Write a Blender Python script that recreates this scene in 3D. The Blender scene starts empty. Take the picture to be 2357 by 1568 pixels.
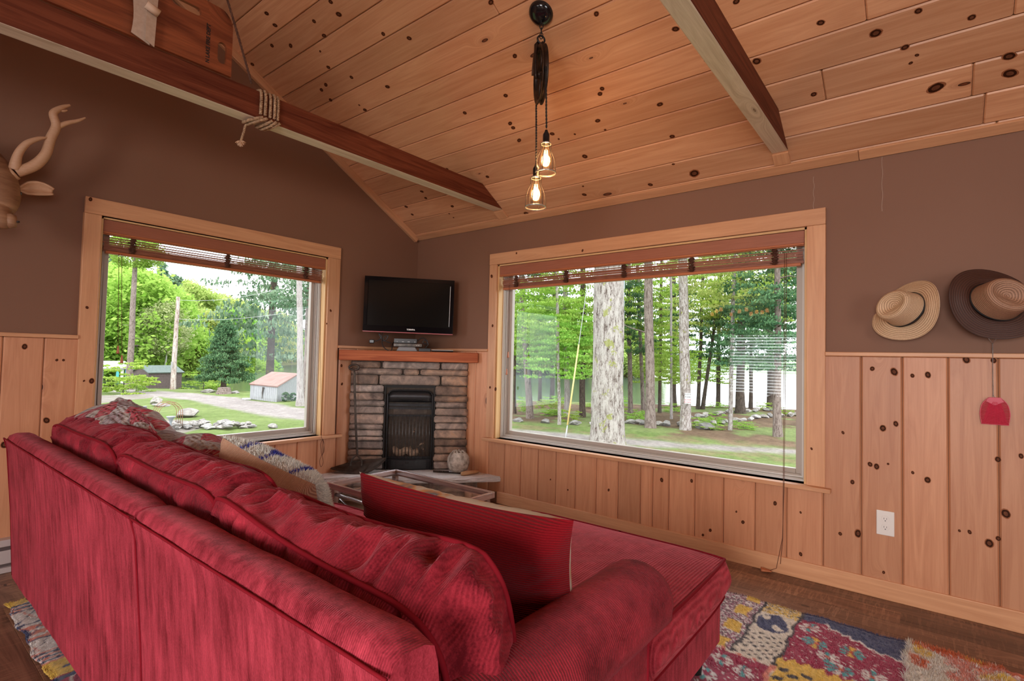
import bpy, bmesh, math, random
import numpy as np
from mathutils import Vector, Matrix, noise
random.seed(7); rng = np.random.default_rng(7)
SC = bpy.context.scene
PI = math.pi

# ---------------------------------------------------------------- camera, sky, big lights, exposure
YAW, PITCH, ROLL, FPX = 0.8975, 0.0348, 0.0232, 1205.73
CAM = Vector((-3.1022, -3.5729, 1.0979))
fw = Vector((math.sin(YAW)*math.cos(PITCH), math.cos(YAW)*math.cos(PITCH), math.sin(PITCH)))
rt = Vector((math.cos(YAW), -math.sin(YAW), 0)); up = rt.cross(fw)
r2 = math.cos(ROLL)*rt + math.sin(ROLL)*up; u2 = -math.sin(ROLL)*rt + math.cos(ROLL)*up
cd = bpy.data.cameras.new('camera'); cam = bpy.data.objects.new('camera', cd); SC.collection.objects.link(cam)
cd.sensor_width = 36; cd.lens = FPX*36/2357; cd.clip_start = .05; cd.clip_end = 2000
M = Matrix.Identity(4)
for i in range(3):
    M[i][0] = r2[i]; M[i][1] = u2[i]; M[i][2] = -fw[i]; M[i][3] = CAM[i]
cam.matrix_world = M; SC.camera = cam

W = bpy.data.worlds.new('sky'); SC.world = W; W.use_nodes = True
nt = W.node_tree; nt.nodes.clear()
wo = nt.nodes.new('ShaderNodeOutputWorld'); bg = nt.nodes.new('ShaderNodeBackground')
tc = nt.nodes.new('ShaderNodeTexCoord'); mp = nt.nodes.new('ShaderNodeMapping'); mp.inputs['Scale'].default_value = (1, 1, 2.5)
ns = nt.nodes.new('ShaderNodeTexNoise'); ns.inputs['Scale'].default_value = 2.2; ns.inputs['Detail'].default_value = 5
cr = nt.nodes.new('ShaderNodeValToRGB')
cr.color_ramp.elements[0].position = .35; cr.color_ramp.elements[0].color = (.80, .86, .95, 1)
cr.color_ramp.elements[1].position = .62; cr.color_ramp.elements[1].color = (1, 1, 1, 1)
nt.links.new(tc.outputs['Generated'], mp.inputs[0]); nt.links.new(mp.outputs[0], ns.inputs['Vector'])
nt.links.new(ns.outputs['Fac'], cr.inputs[0]); nt.links.new(cr.outputs[0], bg.inputs[0])
bg.inputs[1].default_value = 4.6; nt.links.new(bg.outputs[0], wo.inputs[0])

def area(name, loc, direction, sx, sy, power, col, spread=PI):
    l = bpy.data.lights.new(name, 'AREA'); l.shape = 'RECTANGLE'; l.size = sx; l.size_y = sy
    l.energy = power; l.color = col; l.spread = spread
    o = bpy.data.objects.new(name, l); SC.collection.objects.link(o); o.location = loc
    o.rotation_euler = Vector(direction).to_track_quat('-Z', 'Z').to_euler()
    return o
# interior fill from made-up openings behind the camera, and daylight behind the mirrored blind
area('added_fill_back', (-4.2, -7.16, 1.35), (0, 1, .04), 2.2, 1.6, 40, (1, .93, .87))  # added fill light, no window known in this wall
area('added_fill_side', (-6.76, -3.9, 1.30), (1, .10, -.38), 1.7, 1.5, 78, (1, .94, .91), 2.0)  # added fill light, brightens the sofa back from an invented opening
area('daylight_blind_window', (-6.78, -1.33, 1.06), (1, 0, 0), 1.3, 1.2, 38, (1, .97, .95))
sun = bpy.data.lights.new('sun', 'SUN'); sun.energy = 2.8; sun.angle = math.radians(35); sun.color = (1, .97, .9)
so = bpy.data.objects.new('sun', sun); SC.collection.objects.link(so)
so.rotation_euler = Vector((.35, .55, -1)).to_track_quat('-Z', 'Z').to_euler()
SC.view_settings.view_transform = 'Standard'; SC.view_settings.look = 'None'
SC.view_settings.exposure = 0.0; SC.view_settings.gamma = 1; SC.view_settings.use_curve_mapping = False
SC.cycles.max_bounces = 10; SC.cycles.diffuse_bounces = 5; SC.cycles.transparent_max_bounces = 24; SC.cycles.transmission_bounces = 6
SC.cycles.use_denoising = True; SC.cycles.sample_clamp_indirect = 6; SC.cycles.caustics_reflective = False; SC.cycles.caustics_refractive = False

# ---------------------------------------------------------------- helpers
ORG = {}
def tag(o, label=None, cat=None, group=None, kind=None):
    if label: o['label'] = label
    if cat: o['category'] = cat
    if group: o['group'] = group
    if kind: o['kind'] = kind
    return o
def thing(name, label, cat, loc, group=None):
    o = bpy.data.objects.new(name, None); SC.collection.objects.link(o); o.location = loc; o.empty_display_size = .1
    ORG[o.name] = Vector(loc); return tag(o, label, cat, group)
def link_mesh(name, me, parent=None, loc=None):
    """world-space mesh data -> object whose origin sits at its parent's origin or its own base"""
    o = bpy.data.objects.new(name, me); SC.collection.objects.link(o)
    if parent is not None:
        org = ORG[parent.name]; o.parent = parent
        me.transform(Matrix.Translation(-org)); ORG[o.name] = org.copy()
    else:
        if loc is None:
            n = len(me.vertices); co = np.empty(n*3); me.vertices.foreach_get('co', co); co = co.reshape(-1, 3)
            loc = Vector(((co[:, 0].min()+co[:, 0].max())/2, (co[:, 1].min()+co[:, 1].max())/2, co[:, 2].min()))
        loc = Vector(loc); me.transform(Matrix.Translation(-loc)); o.location = loc; ORG[o.name] = loc.copy()
    return o
def copy_tree(o, parent=None):
    c = o.copy(); SC.collection.objects.link(c); c.parent = parent
    for ch in list(o.children): copy_tree(ch, c)
    return c

class MB:
    def __init__(s): s.v = []; s.f = []; s.uv = []; s.mi = []; s.bv = []
    def add(s, vs, fs, uvs=None, mi=0, bv=.5):
        b = len(s.v); s.v += [tuple(p) for p in vs]
        for k, f in enumerate(fs):
            s.f.append([b+i for i in f]); s.mi.append(mi); s.bv.append(bv)
            s.uv += (list(uvs[k]) if uvs is not None else [(vs[i][0]+vs[i][1], vs[i][2]) for i in f])
    def box(s, a, b, g=2, mi=0, M=None, bv=None, off=None, mis=None):
        (x0, y0, z0), (x1, y1, z1) = a, b
        P = [(x0,y0,z0),(x1,y0,z0),(x1,y1,z0),(x0,y1,z0),(x0,y0,z1),(x1,y0,z1),(x1,y1,z1),(x0,y1,z1)]
        F = [(0,3,2,1),(4,5,6,7),(0,1,5,4),(2,3,7,6),(1,2,6,5),(3,0,4,7)]; nax = [2,2,1,1,0,0]
        ou = (random.random()*50, random.random()*50) if off is None else off
        bv = random.random() if bv is None else bv
        for k, f in enumerate(F):
            n = nax[k]; ax = [i for i in range(3) if i != n]
            ua = g if g != n else ax[0]; va = [i for i in ax if i != ua][0]
            uv = [(P[i][ua]+ou[0], P[i][va]+ou[1]+k*.37) for i in f]
            vs = [P[i] for i in f]
            if M is not None: vs = [tuple(M @ Vector(p)) for p in vs]
            s.add(vs, [(0,1,2,3)], [uv], mis[k] if mis else mi, bv)
    def tube(s, pts, r, n=8, mi=0, cap=True, squash=None):
        pts = [Vector(p) for p in pts]; L = len(pts); rs = r if isinstance(r, (list, tuple)) else [r]*L
        vs = []; ref = Vector((0, 0, 1)); prev = None; dist = 0; us = []
        for i, p in enumerate(pts):
            t = (pts[min(i+1, L-1)]-pts[max(i-1, 0)])
            t = t.normalized() if t.length > 1e-9 else Vector((0, 0, 1))
            if prev is None:
                a = t.cross(ref); a = a.normalized() if a.length > .05 else t.cross(Vector((1, 0, 0))).normalized()
            else:
                a = (prev - t*prev.dot(t)); a = a.normalized() if a.length > 1e-6 else t.orthogonal().normalized()
            prev = a; b = t.cross(a)
            if i: dist += (pts[i]-pts[i-1]).length
            us.append(dist)
            for k in range(n):
                th = 2*PI*k/n; vs.append(p + (a*math.cos(th) + b*math.sin(th))*rs[i])
        fs = []; uvs = []
        for i in range(L-1):
            for k in range(n):
                k2 = (k+1) % n
                fs.append((i*n+k, i*n+k2, (i+1)*n+k2, (i+1)*n+k))
                c = 2*PI*rs[i]
                uvs.append([(us[i], c*k/n), (us[i], c*(k+1)/n), (us[i+1], c*(k+1)/n), (us[i+1], c*k/n)])
        if cap:
            fs.append(tuple(range(n-1, -1, -1))); uvs.append([(0, 0)]*n)
            fs.append(tuple((L-1)*n+k for k in range(n))); uvs.append([(0, 0)]*n)
        s.add(vs, fs, uvs, mi)
    def lathe(s, prof, c, n=24, mi=0, M=None):
        """prof: list of (r, z); M optional orientation"""
        vs = []; c = Vector(c)
        for r, z in prof:
            for k in range(n):
                p = Vector((r*math.cos(2*PI*k/n), r*math.sin(2*PI*k/n), z))
                if M is not None: p = M @ p
                vs.append(c+p)
        fs = [(i*n+k, i*n+(k+1) % n, (i+1)*n+(k+1) % n, (i+1)*n+k) for i in range(len(prof)-1) for k in range(n)]
        uvs = [[(k/n, prof[i][1]), ((k+1)/n, prof[i][1]), ((k+1)/n, prof[i+1][1]), (k/n, prof[i+1][1])] for i in range(len(prof)-1) for k in range(n)]
        s.add(vs, fs, uvs, mi)
    def prism(s, poly, h0, h1, f3, mi=0, g=None, bv=.5):
        """poly: 2D outline, f3(u, v, h) -> 3D"""
        n = len(poly); vs = [f3(u, v, h0) for u, v in poly]+[f3(u, v, h1) for u, v in poly]
        fs = [tuple(range(n-1, -1, -1)), tuple(range(n, 2*n))]+[(i, (i+1) % n, n+(i+1) % n, n+i) for i in range(n)]
        uvs = [[poly[i] for i in range(n-1, -1, -1)], list(poly)]
        d = 0
        for i in range(n):
            a, b = poly[i], poly[(i+1) % n]; l = math.hypot(a[0]-b[0], a[1]-b[1])
            uvs.append([(d, h0), (d+l, h0), (d+l, h1), (d, h1)]); d += l
        s.add(vs, fs, uvs, mi, bv)
    def grid(s, pts, mi=0, uvs=None, closed_u=False, closed_v=False):
        """pts[i][j]"""
        n, m = len(pts), len(pts[0]); vs = [p for row in pts for p in row]; fs = []; U = []
        for i in range(n if closed_u else n-1):
            for j in range(m if closed_v else m-1):
                i2, j2 = (i+1) % n, (j+1) % m
                fs.append((i*m+j, i2*m+j, i2*m+j2, i*m+j2))
                if uvs: U.append([uvs[i][j], uvs[i2][j] if i2 else uvs[i][j], uvs[i2][j2] if i2 and j2 else uvs[i][j], uvs[i][j2] if j2 else uvs[i][j]])
                else: U.append([(i/n, j/m), ((i+1)/n, j/m), ((i+1)/n, (j+1)/m), (i/n, (j+1)/m)])
        s.add(vs, fs, U, mi)
    def mesh(s, name, mats, smooth=False, merge=0):
        me = bpy.data.meshes.new(name); me.from_pydata(s.v, [], s.f)
        uvl = me.uv_layers.new(name='UVMap'); uvl.data.foreach_set('uv', np.array(s.uv, dtype=np.float32).ravel())
        at = me.attributes.new('bv', 'FLOAT', 'FACE'); at.data.foreach_set('value', np.array(s.bv, dtype=np.float32))
        for m in (mats if isinstance(mats, (list, tuple)) else [mats]): me.materials.append(m)
        me.polygons.foreach_set('material_index', np.array(s.mi, dtype=np.int32))
        me.polygons.foreach_set('use_smooth', np.full(len(s.f), bool(smooth)))
        if merge:
            bm = bmesh.new(); bm.from_mesh(me); bmesh.ops.remove_doubles(bm, verts=bm.verts, dist=merge)
            bmesh.ops.recalc_face_normals(bm, faces=bm.faces); bm.to_mesh(me); bm.free()
        me.update(); return me
    def build(s, name, mats, parent=None, smooth=False, bevel=0, merge=0, loc=None, seg=2):
        if bevel and not merge: merge = 1e-5
        o = link_mesh(name, s.mesh(name, mats, smooth, merge), parent, loc)
        if bevel:
            b = o.modifiers.new('b', 'BEVEL'); b.width = bevel; b.segments = seg; b.limit_method = 'ANGLE'; b.angle_limit = .6
            b.harden_normals = False
        return o
def npmesh(name, V, F, mats, smooth=False, cols=None, uv=None):
    """fast mesh from numpy: V (n,3), F (m,k)"""
    me = bpy.data.meshes.new(name); n, m, k = len(V), len(F), F.shape[1]
    me.vertices.add(n); me.vertices.foreach_set('co', V.astype(np.float32).ravel())
    me.loops.add(m*k); me.loops.foreach_set('vertex_index', F.astype(np.int32).ravel())
    me.polygons.add(m); me.polygons.foreach_set('loop_start', np.arange(0, m*k, k, dtype=np.int32))
    if smooth: me.polygons.foreach_set('use_smooth', np.ones(m, bool))
    me.update(calc_edges=True)
    if cols is not None:
        ca = me.color_attributes.new('Col', 'FLOAT_COLOR', 'POINT')
        ca.data.foreach_set('color', np.concatenate([cols, np.ones((n, 1))], 1).astype(np.float32).ravel())
    if uv is not None:
        ul = me.uv_layers.new(name='UVMap'); ul.data.foreach_set('uv', uv[F.ravel()].astype(np.float32).ravel())
    for mm in (mats if isinstance(mats, (list, tuple)) else [mats]): me.materials.append(mm)
    me.validate(); return me
def nz(x, y, z=0.0): return noise.noise(Vector((x, y, z)))
def smoothstep(a, b, x):
    t = min(1, max(0, (x-a)/(b-a))); return t*t*(3-2*t)
def catmull(P, n=8):
    P = [Vector(p) for p in P]; out = []
    for i in range(len(P)-1):
        p0, p1, p2, p3 = P[max(i-1, 0)], P[i], P[i+1], P[min(i+2, len(P)-1)]
        for k in range(n):
            t = k/n; out.append(.5*((2*p1)+(p2-p0)*t+(2*p0-5*p1+4*p2-p3)*t*t+(3*p1-p0-3*p2+p3)*t**3))
    out.append(P[-1]); return out
def interp(xs, ys, x): return float(np.interp(x, xs, ys))

# ---------------------------------------------------------------- materials
class NT:
    def __init__(s, name):
        s.m = bpy.data.materials.new(name); s.m.use_nodes = True; s.t = s.m.node_tree; s.b = s.t.nodes['Principled BSDF']; s.out = s.t.nodes['Material Output']
    def n(s, kind, ins=None, **kw):
        x = s.t.nodes.new('ShaderNode'+kind)
        for k, v in kw.items(): setattr(x, k, v)
        for k, v in (ins or {}).items(): s.set(x, k, v)
        return x
    def set(s, node, key, v):
        sock = node.inputs[key]
        if isinstance(v, bpy.types.NodeSocket): s.t.links.new(v, sock)
        elif isinstance(v, bpy.types.Node): s.t.links.new(v.outputs[0], sock)
        else: sock.default_value = v
    def math(s, op, a, b=0.0, c=0.0):
        x = s.t.nodes.new('ShaderNodeMath'); x.operation = op; s.set(x, 0, a); s.set(x, 1, b)
        if len(x.inputs) > 2: s.set(x, 2, c)
        return x.outputs[0]
    def ramp(s, fac, stops):
        x = s.t.nodes.new('ShaderNodeValToRGB'); s.set(x, 0, fac); e = x.color_ramp.elements
        while len(e) < len(stops): e.new(.5)
        for k, (p, c) in enumerate(stops): e[k].position = p; e[k].color = (c[0], c[1], c[2], 1)
        return x.outputs[0]
    def mix(s, fac, a, b, mode='MIX'):
        x = s.t.nodes.new('ShaderNodeMix'); x.data_type = 'RGBA'; x.blend_type = mode
        s.set(x, 0, fac); s.set(x, 6, a if not isinstance(a, tuple) else (*a[:3], 1)); s.set(x, 7, b if not isinstance(b, tuple) else (*b[:3], 1))
        return x.outputs[2]
    def noise(s, vec, scale, detail=4, rough=.5, dist=0, dim='3D'):
        x = s.n('TexNoise', {'Scale': scale, 'Detail': detail, 'Roughness': rough, 'Distortion': dist}, noise_dimensions=dim)
        if vec is not None: s.set(x, 'Vector', vec)
        return x.outputs['Fac']
    def mapping(s, vec, scale=(1, 1, 1), loc=(0, 0, 0), rot=(0, 0, 0)):
        x = s.n('Mapping', {'Scale': scale, 'Location': loc, 'Rotation': rot}); s.set(x, 'Vector', vec); return x.outputs[0]
    def bump(s, h, strength=.3, dist=.01, normal=None):
        x = s.n('Bump', {'Strength': strength, 'Distance': dist}); s.set(x, 'Height', h)
        if normal is not None: s.set(x, 'Normal', normal)
        s.set(s.b, 'Normal', x.outputs[0]); return x.outputs[0]
    def obj(s): return s.n('TexCoord').outputs['Object']
    def uvc(s): return s.n('TexCoord').outputs['UV']
    def attr(s, name, out='Fac'): return s.n('Attribute', attribute_name=name).outputs[out]
    def col(s, c): s.set(s.b, 'Base Color', c if not isinstance(c, tuple) else (*c[:3], 1)); return s
    def p(s, **kw):
        nm = dict(rough='Roughness', metal='Metallic', spec='Specular IOR Level', sheen='Sheen Weight', sheenr='Sheen Roughness', sheent='Sheen Tint',
                  coat='Coat Weight', coatr='Coat Roughness', trans='Transmission Weight', ior='IOR', alpha='Alpha', em='Emission Color', ems='Emission Strength', sss='Subsurface Weight')
        for k, v in kw.items():
            if k in ('sheent', 'em') and isinstance(v, tuple): v = (*v[:3], 1)
            s.set(s.b, nm[k], v)
        return s
def plain(name, c, rough=.6, metal=0, **kw):
    n = NT(name); n.col(c).p(rough=rough, metal=metal, **kw); return n.m
def speck(name, c1, c2, scale=20, rough=.6, metal=0, bump=0, detail=5, stretch=(1, 1, 1), **kw):
    n = NT(name); v = n.mapping(n.obj(), stretch); f = n.noise(v, scale, detail, .6)
    n.col(n.ramp(f, [(.3, c1), (.7, c2)])).p(rough=rough, metal=metal, **kw)
    if bump: n.bump(f, bump, .01)
    return n.m
def wood(name, light, dark, knot=(.07, .02, .008), knots=.45, rough=.45, grain=14, contrast=1, varia=.25, kscale=(2.6, 6.5), spec=.4, bump=.15, ring=True, saw=0):
    n = NT(name); uv = n.uvc()
    kv = n.mapping(uv, (kscale[0], kscale[1], 1))
    vor = n.n('TexVoronoi', {'Scale': 1.0, 'Randomness': .9}, voronoi_dimensions='2D'); n.set(vor, 'Vector', kv)
    d = vor.outputs['Distance']; sep = n.n('SeparateColor'); n.set(sep, 0, vor.outputs['Color'])
    present = n.math('LESS_THAN', sep.outputs[0], knots)
    size = n.math('MULTIPLY_ADD', n.math('POWER', sep.outputs[1], 2.0), .065, .026)
    # bend grain round knots
    bend = n.math('MULTIPLY', n.math('POWER', n.math('SUBTRACT', 1.0, n.math('MINIMUM', n.math('MULTIPLY', d, 2.2), 1.0)), 3.0), n.math('MULTIPLY', present, .22))
    suv = n.n('SeparateXYZ'); n.set(suv, 0, uv)
    vv = n.math('ADD', suv.outputs[1], bend)
    cv = n.n('CombineXYZ'); n.set(cv, 0, n.math('MULTIPLY', suv.outputs[0], .9)); n.set(cv, 1, n.math('MULTIPLY', vv, grain))
    g1 = n.noise(cv.outputs[0], 1.6, 5, .6, 1.2, '2D'); 
    cv2 = n.n('CombineXYZ'); n.set(cv2, 0, n.math('MULTIPLY', suv.outputs[0], 3.0)); n.set(cv2, 1, n.math('MULTIPLY', vv, grain*9))
    g2 = n.noise(cv2.outputs[0], 1.5, 3, .6, 0, '2D')
    f = n.math('ADD', n.math('MULTIPLY', g1, .75), n.math('MULTIPLY', g2, .25))
    base = n.ramp(f, [(.5-.2/contrast, dark), (.5+.16/contrast, light)])
    if saw:
        cv3 = n.n('CombineXYZ'); n.set(cv3, 0, n.math('MULTIPLY', suv.outputs[0], 70.0)); n.set(cv3, 1, n.math('MULTIPLY', suv.outputs[1], 7.0)); g3 = n.noise(cv3.outputs[0], 1.0, 3, .6, .3, '2D'); g4 = n.noise(uv, 5, 4, .6, 0, '2D')
        base = n.mix(n.math('MULTIPLY', n.math('MULTIPLY', n.math('GREATER_THAN', g3, .54), n.math('SUBTRACT', g4, .32)), saw*1.5), base, (.42, .24, .15))
    bvn = n.math('MULTIPLY_ADD', n.attr('bv'), varia, 1-varia*.5)
    hsv = n.n('HueSaturation', {'Hue': .5, 'Saturation': 1.0}); n.set(hsv, 'Value', bvn); n.set(hsv, 'Color', base); base = hsv.outputs[0]
    rel = n.math('DIVIDE', d, size)
    halo = n.math('MULTIPLY', present, n.math('MULTIPLY', n.math('SUBTRACT', 1.0, n.math('MINIMUM', n.math('DIVIDE', d, n.math('MULTIPLY', size, 3.0)), 1.0)), .55))
    kcol = n.ramp(rel, [(.25, (knot[0]*2.6, knot[1]*2.6, knot[2]*2.6)), (.75, knot), (1.0, (knot[0]*.5, knot[1]*.5, knot[2]*.5))]) if ring else knot
    c = n.mix(halo, base, (dark[0]*.55, dark[1]*.42, dark[2]*.35))
    kn = n.math('MULTIPLY', present, n.math('LESS_THAN', rel, 1.0))
    c = n.mix(kn, c, kcol)
    n.col(c).p(rough=rough, spec=spec)
    n.bump(f, bump, .004); return n.m
def fabric_red(name, axis=1, spacing=.004, ribs=.6, dark=(.11, .004, .009), light=(.60, .055, .085), mott=1.0, vstretch=(14, 14, 2.2)):
    n = NT(name); o = n.obj()
    w = n.n('TexWave', {'Scale': .314/spacing, 'Distortion': .6, 'Detail': 2, 'Detail Scale': .4}, wave_type='BANDS', bands_direction=['X', 'Y', 'Z'][axis]); n.set(w, 'Vector', o)
    m1 = n.noise(n.mapping(o, vstretch), 3.0, 5, .65); m2 = n.noise(o, 5, 3, .6); m3 = n.noise(o, 260, 2, .6)
    f = n.math('ADD', n.math('MULTIPLY', m1, .55*mott), n.math('MULTIPLY', m2, .35*mott))
    f = n.math('ADD', f, n.math('MULTIPLY', m3, .25)); f = n.math('ADD', f, n.math('MULTIPLY', w.outputs['Fac'], .16*ribs))
    c = n.ramp(n.math('ADD', f, .5*(1-mott)*.9), [(.47, dark), (.80, light)])
    n.col(c).p(rough=.85, spec=.15, sheen=.22, sheenr=.4, sheent=(1, .35, .4))
    b1 = n.n('Bump', {'Strength': ribs, 'Distance': .0035}); n.set(b1, 'Height', w.outputs['Fac'])
    n.bump(m3, .35, .003, b1.outputs[0]); return n.m
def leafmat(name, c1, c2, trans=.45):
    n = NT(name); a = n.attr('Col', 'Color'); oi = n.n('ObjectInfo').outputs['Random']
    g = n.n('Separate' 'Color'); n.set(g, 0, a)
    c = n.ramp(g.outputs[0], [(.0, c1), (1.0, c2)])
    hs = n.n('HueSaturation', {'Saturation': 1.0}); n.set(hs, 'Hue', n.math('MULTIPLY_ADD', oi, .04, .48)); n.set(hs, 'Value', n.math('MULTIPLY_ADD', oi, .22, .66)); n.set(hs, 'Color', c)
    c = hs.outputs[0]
    df = n.n('BsdfDiffuse'); n.set(df, 0, c); tr = n.n('BsdfTranslucent'); n.set(tr, 0, c)
    mx = n.n('MixShader'); n.set(mx, 0, trans); n.set(mx, 1, df); n.set(mx, 2, tr)
    n.t.links.new(mx.outputs[0], n.out.inputs[0]); return n.m

PINE = wood('pine', (.60, .285, .150), (.47, .195, .095), knots=.10, varia=.3, rough=.42)
PINEC = wood('pine_ceiling', (.66, .345, .185), (.53, .24, .115), knots=.14, varia=.3, rough=.4, kscale=(2.6, 7))
PINET = wood('pine_trim', (.64, .335, .175), (.51, .24, .115), knots=.04, varia=.12, rough=.42, kscale=(1.8, 9))
CASE = wood('stained_beam', (.17, .045, .02), (.075, .014, .006), knots=.1, varia=.1, rough=.6, spec=.15, contrast=1.2, ring=False)
RAW_SHEEN = wood('raw_wood_window_sheen', (.78, .68, .54), (.58, .47, .34), knot=(.16, .1, .06), knots=.4, varia=.1, rough=.38, contrast=1.3, spec=.6, kscale=(1.6, 7))  # pale unstained wood, window reflection on the undersides painted in
MANT = wood('mantel_wood', (.45, .13, .05), (.26, .055, .02), knots=.0, varia=.05, rough=.6, spec=.2, contrast=1.4, grain=22)
FLOORW = wood('floor_wood', (.26, .14, .085), (.10, .045, .026), saw=1, knots=.12, varia=.75, rough=.42, contrast=1.1, knot=(.03, .015, .01))
def wallpaint():
    n = NT('brown_paint'); o = n.obj(); f = n.noise(o, 160, 3, .6); g = n.noise(o, 1.4, 2)
    n.col(n.ramp(g, [(.3, (.20, .094, .055)), (.7, (.215, .103, .062))])).p(rough=.62, spec=.35); n.bump(f, .12, .002); return n.m
PAINT = wallpaint()
BLACKM = speck('black_metal', (.012, .012, .013), (.03, .03, .032), 60, .38, .6)
BLACKP = plain('black_plastic', (.006, .006, .007), .28)
IRON = speck('dark_iron', (.03, .022, .018), (.10, .075, .06), 18, .5, .7, .2)
FRAMEM = plain('window_vinyl', (.44, .39, .34), .4)
FRAMEL = plain('window_vinyl_light', (.62, .60, .57), .4)
def glassm():
    n = NT('window_glass'); t = n.n('BsdfTransparent'); g = n.n('BsdfGlossy', {'Roughness': .0}); g.inputs[0].default_value = (.9, .95, 1, 1)
    fr = n.n('Fresnel', {'IOR': 1.45}); mx = n.n('MixShader'); bf = n.n('NewGeometry').outputs['Backfacing']; n.set(mx, 0, n.math('MULTIPLY', n.math('MULTIPLY', fr.outputs[0], n.math('SUBTRACT', 1.0, bf)), 1.0)); n.set(mx, 1, t); n.set(mx, 2, g)
    n.t.links.new(mx.outputs[0], n.out.inputs[0]); return n.m
GLASS = glassm()
# ---------------------------------------------------------------- room shell
ZC, SL = 2.1419, .5725; RID = -3.3; YB = -7.0; XL = -6.6; CAPZ = 1.17
def ceil_z(x): return ZC + SL*(-x) if x > RID else ZC + SL*(x-XL)
# knots read off the boards: (along, across, size)
CK = [(-1.671, -0.525, 1), (-1.611, -0.51, 1), (-1.495, -1.0, 1.2), (-1.529, -0.803, 1), (-1.455, -0.79, 1), (-1.5, -0.491, 1), (-1.548, -0.351, 1), (-1.53, -0.053, 1), (-1.328, -1.183, 1), (-1.323, -0.629, 1), (-1.406, -0.67, 0.55), (-1.254, -0.493, 1), (-1.242, -0.422, 1), (-1.226, -0.736, 1), (-1.173, -0.422, 1), (-1.102, -0.939, 1), (-1.079, -0.614, 0.55), (-1.042, -0.626, 1), (-1.554, -1.011, 1), (-1.257, -1.322, 1), (-1.227, -1.896, 1), (-0.983, -1.857, 1), (-1.007, -2.361, 1), (-0.824, -1.667, 1), (-0.693, -2.222, 1), (-0.672, -2.198, 1), (-0.542, -2.113, 1), (-0.646, -1.584, 1), (-0.675, -1.583, 1), (-0.565, -1.569, 1), (-0.545, -1.805, 1), (-0.506, -1.94, 0.55), (-0.482, -2.128, 0.55), (-0.505, -1.826, 0.55), (-0.361, -1.924, 1.3), (-0.393, -1.158, 1), (-0.109, -1.774, 1), (-0.17, -1.8, 0.55), (-0.055, -1.248, 1.3), (-0.815, -1.334, 1), (-0.324, -0.211, 1), (-0.246, -0.198, 1), (-0.354, -0.481, 1), (-0.412, -0.499, 1), (-0.182, -0.571, 0.55), (-0.238, -0.66, 1), (-0.141, -0.58, 0.55), (-0.519, -0.883, 1), (-0.086, -2.23, 1), (-0.102, -2.507, 2.2), (-0.004, -2.555, 1.4), (-0.846, -2.941, 1), (-0.662, -3.225, 1), (-0.558, -3.406, 1.5), (-0.591, -3.544, 1), (-0.511, -3.703, 1), (-0.271, -3.598, 1.9), (-0.258, -3.83, 1.6), (-0.328, -3.822, 1.4), (-0.377, -3.157, 1), (-0.592, -2.961, 1.4), (-0.665, -2.764, 1.2), (-0.831, -2.673, 1), (-0.531, -2.475, 1), (-0.348, -2.47, 1), (-0.471, -3.499, 1), (-0.402, -3.516, 0.55), (-0.427, -3.537, 0.55), (-0.186, -2.414, 0.55), (-0.036, -2.87, 1)]
RK = [(-3.355, 1.09, 1), (-3.441, 1.078, 1.4), (-3.51, 1.062, 0.8), (-3.567, 1.068, 1.1), (-3.701, 1.141, 1.3), (-3.791, 1.139, 1), (-3.397, 0.806, 1.3), (-3.447, 0.832, 1), (-3.346, 0.627, 1), (-3.372, 0.62, 1.1), (-3.417, 0.639, 0.5), (-3.564, 0.587, 1.2), (-3.51, 0.612, 0.6), (-3.825, 0.486, 1.5), (-3.772, 0.349, 1.5), (-3.708, 0.383, 0.7), (-3.674, 0.381, 0.5), (-3.874, 0.737, 0.8), (-3.234, 0.768, 0.6), (-3.274, 0.53, 0.9), (-3.223, 0.267, 0.8), (-3.297, 0.285, 1.4), (-2.298, 0.383, 1), (-1.941, 0.261, 0.7), (-2.48, 0.407, 0.8), (-2.927, 0.361, 0.9), (-3.048, 0.337, 0.5), (-3.049, 0.124, 0.8), (-1.63, 0.208, 0.6), (-3.802, 0.713, 1.0), (-3.801, 0.376, 0.9), (-1.485, 0.255, 0.5), (-2.731, 0.278, 0.5), (-2.766, 0.228, 0.9), (-2.59, 0.145, 0.8), (-2.549, 0.109, 0.7), (-3.399, 0.125, 0.6)]
LK = [(-2.569, 1.102, 1.1), (-2.442, 1.036, 0.6), (-2.415, 1.036, 0.6), (-2.623, 0.617, 1.4), (-2.57, 0.369, 0.7), (-2.47, 0.725, 1.3), (-1.014, 0.218, 0.9), (-1.16, 0.32, 0.3), (-0.739, 0.872, 0.9), (-0.749, 1.014, 0.9)]
CR = [(-1.14, 1.894, 0.9), (-1.716, 1.85, 0.9), (-0.898, 1.739, 1.3), (-0.92, 1.351, 1.1), (-0.909, 0.872, 1), (-0.966, 0.862, 1.2), (-3.098, 0.672, 0.6)]
CL = [(-2.339, 1.908, 1), (-2.33, 1.321, 0.8), (-2.294, 0.925, 1.4), (-2.327, 0.926, 0.5), (-0.893, 1.33, 0.6), (-0.864, 1.431, 0.9)]

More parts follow.
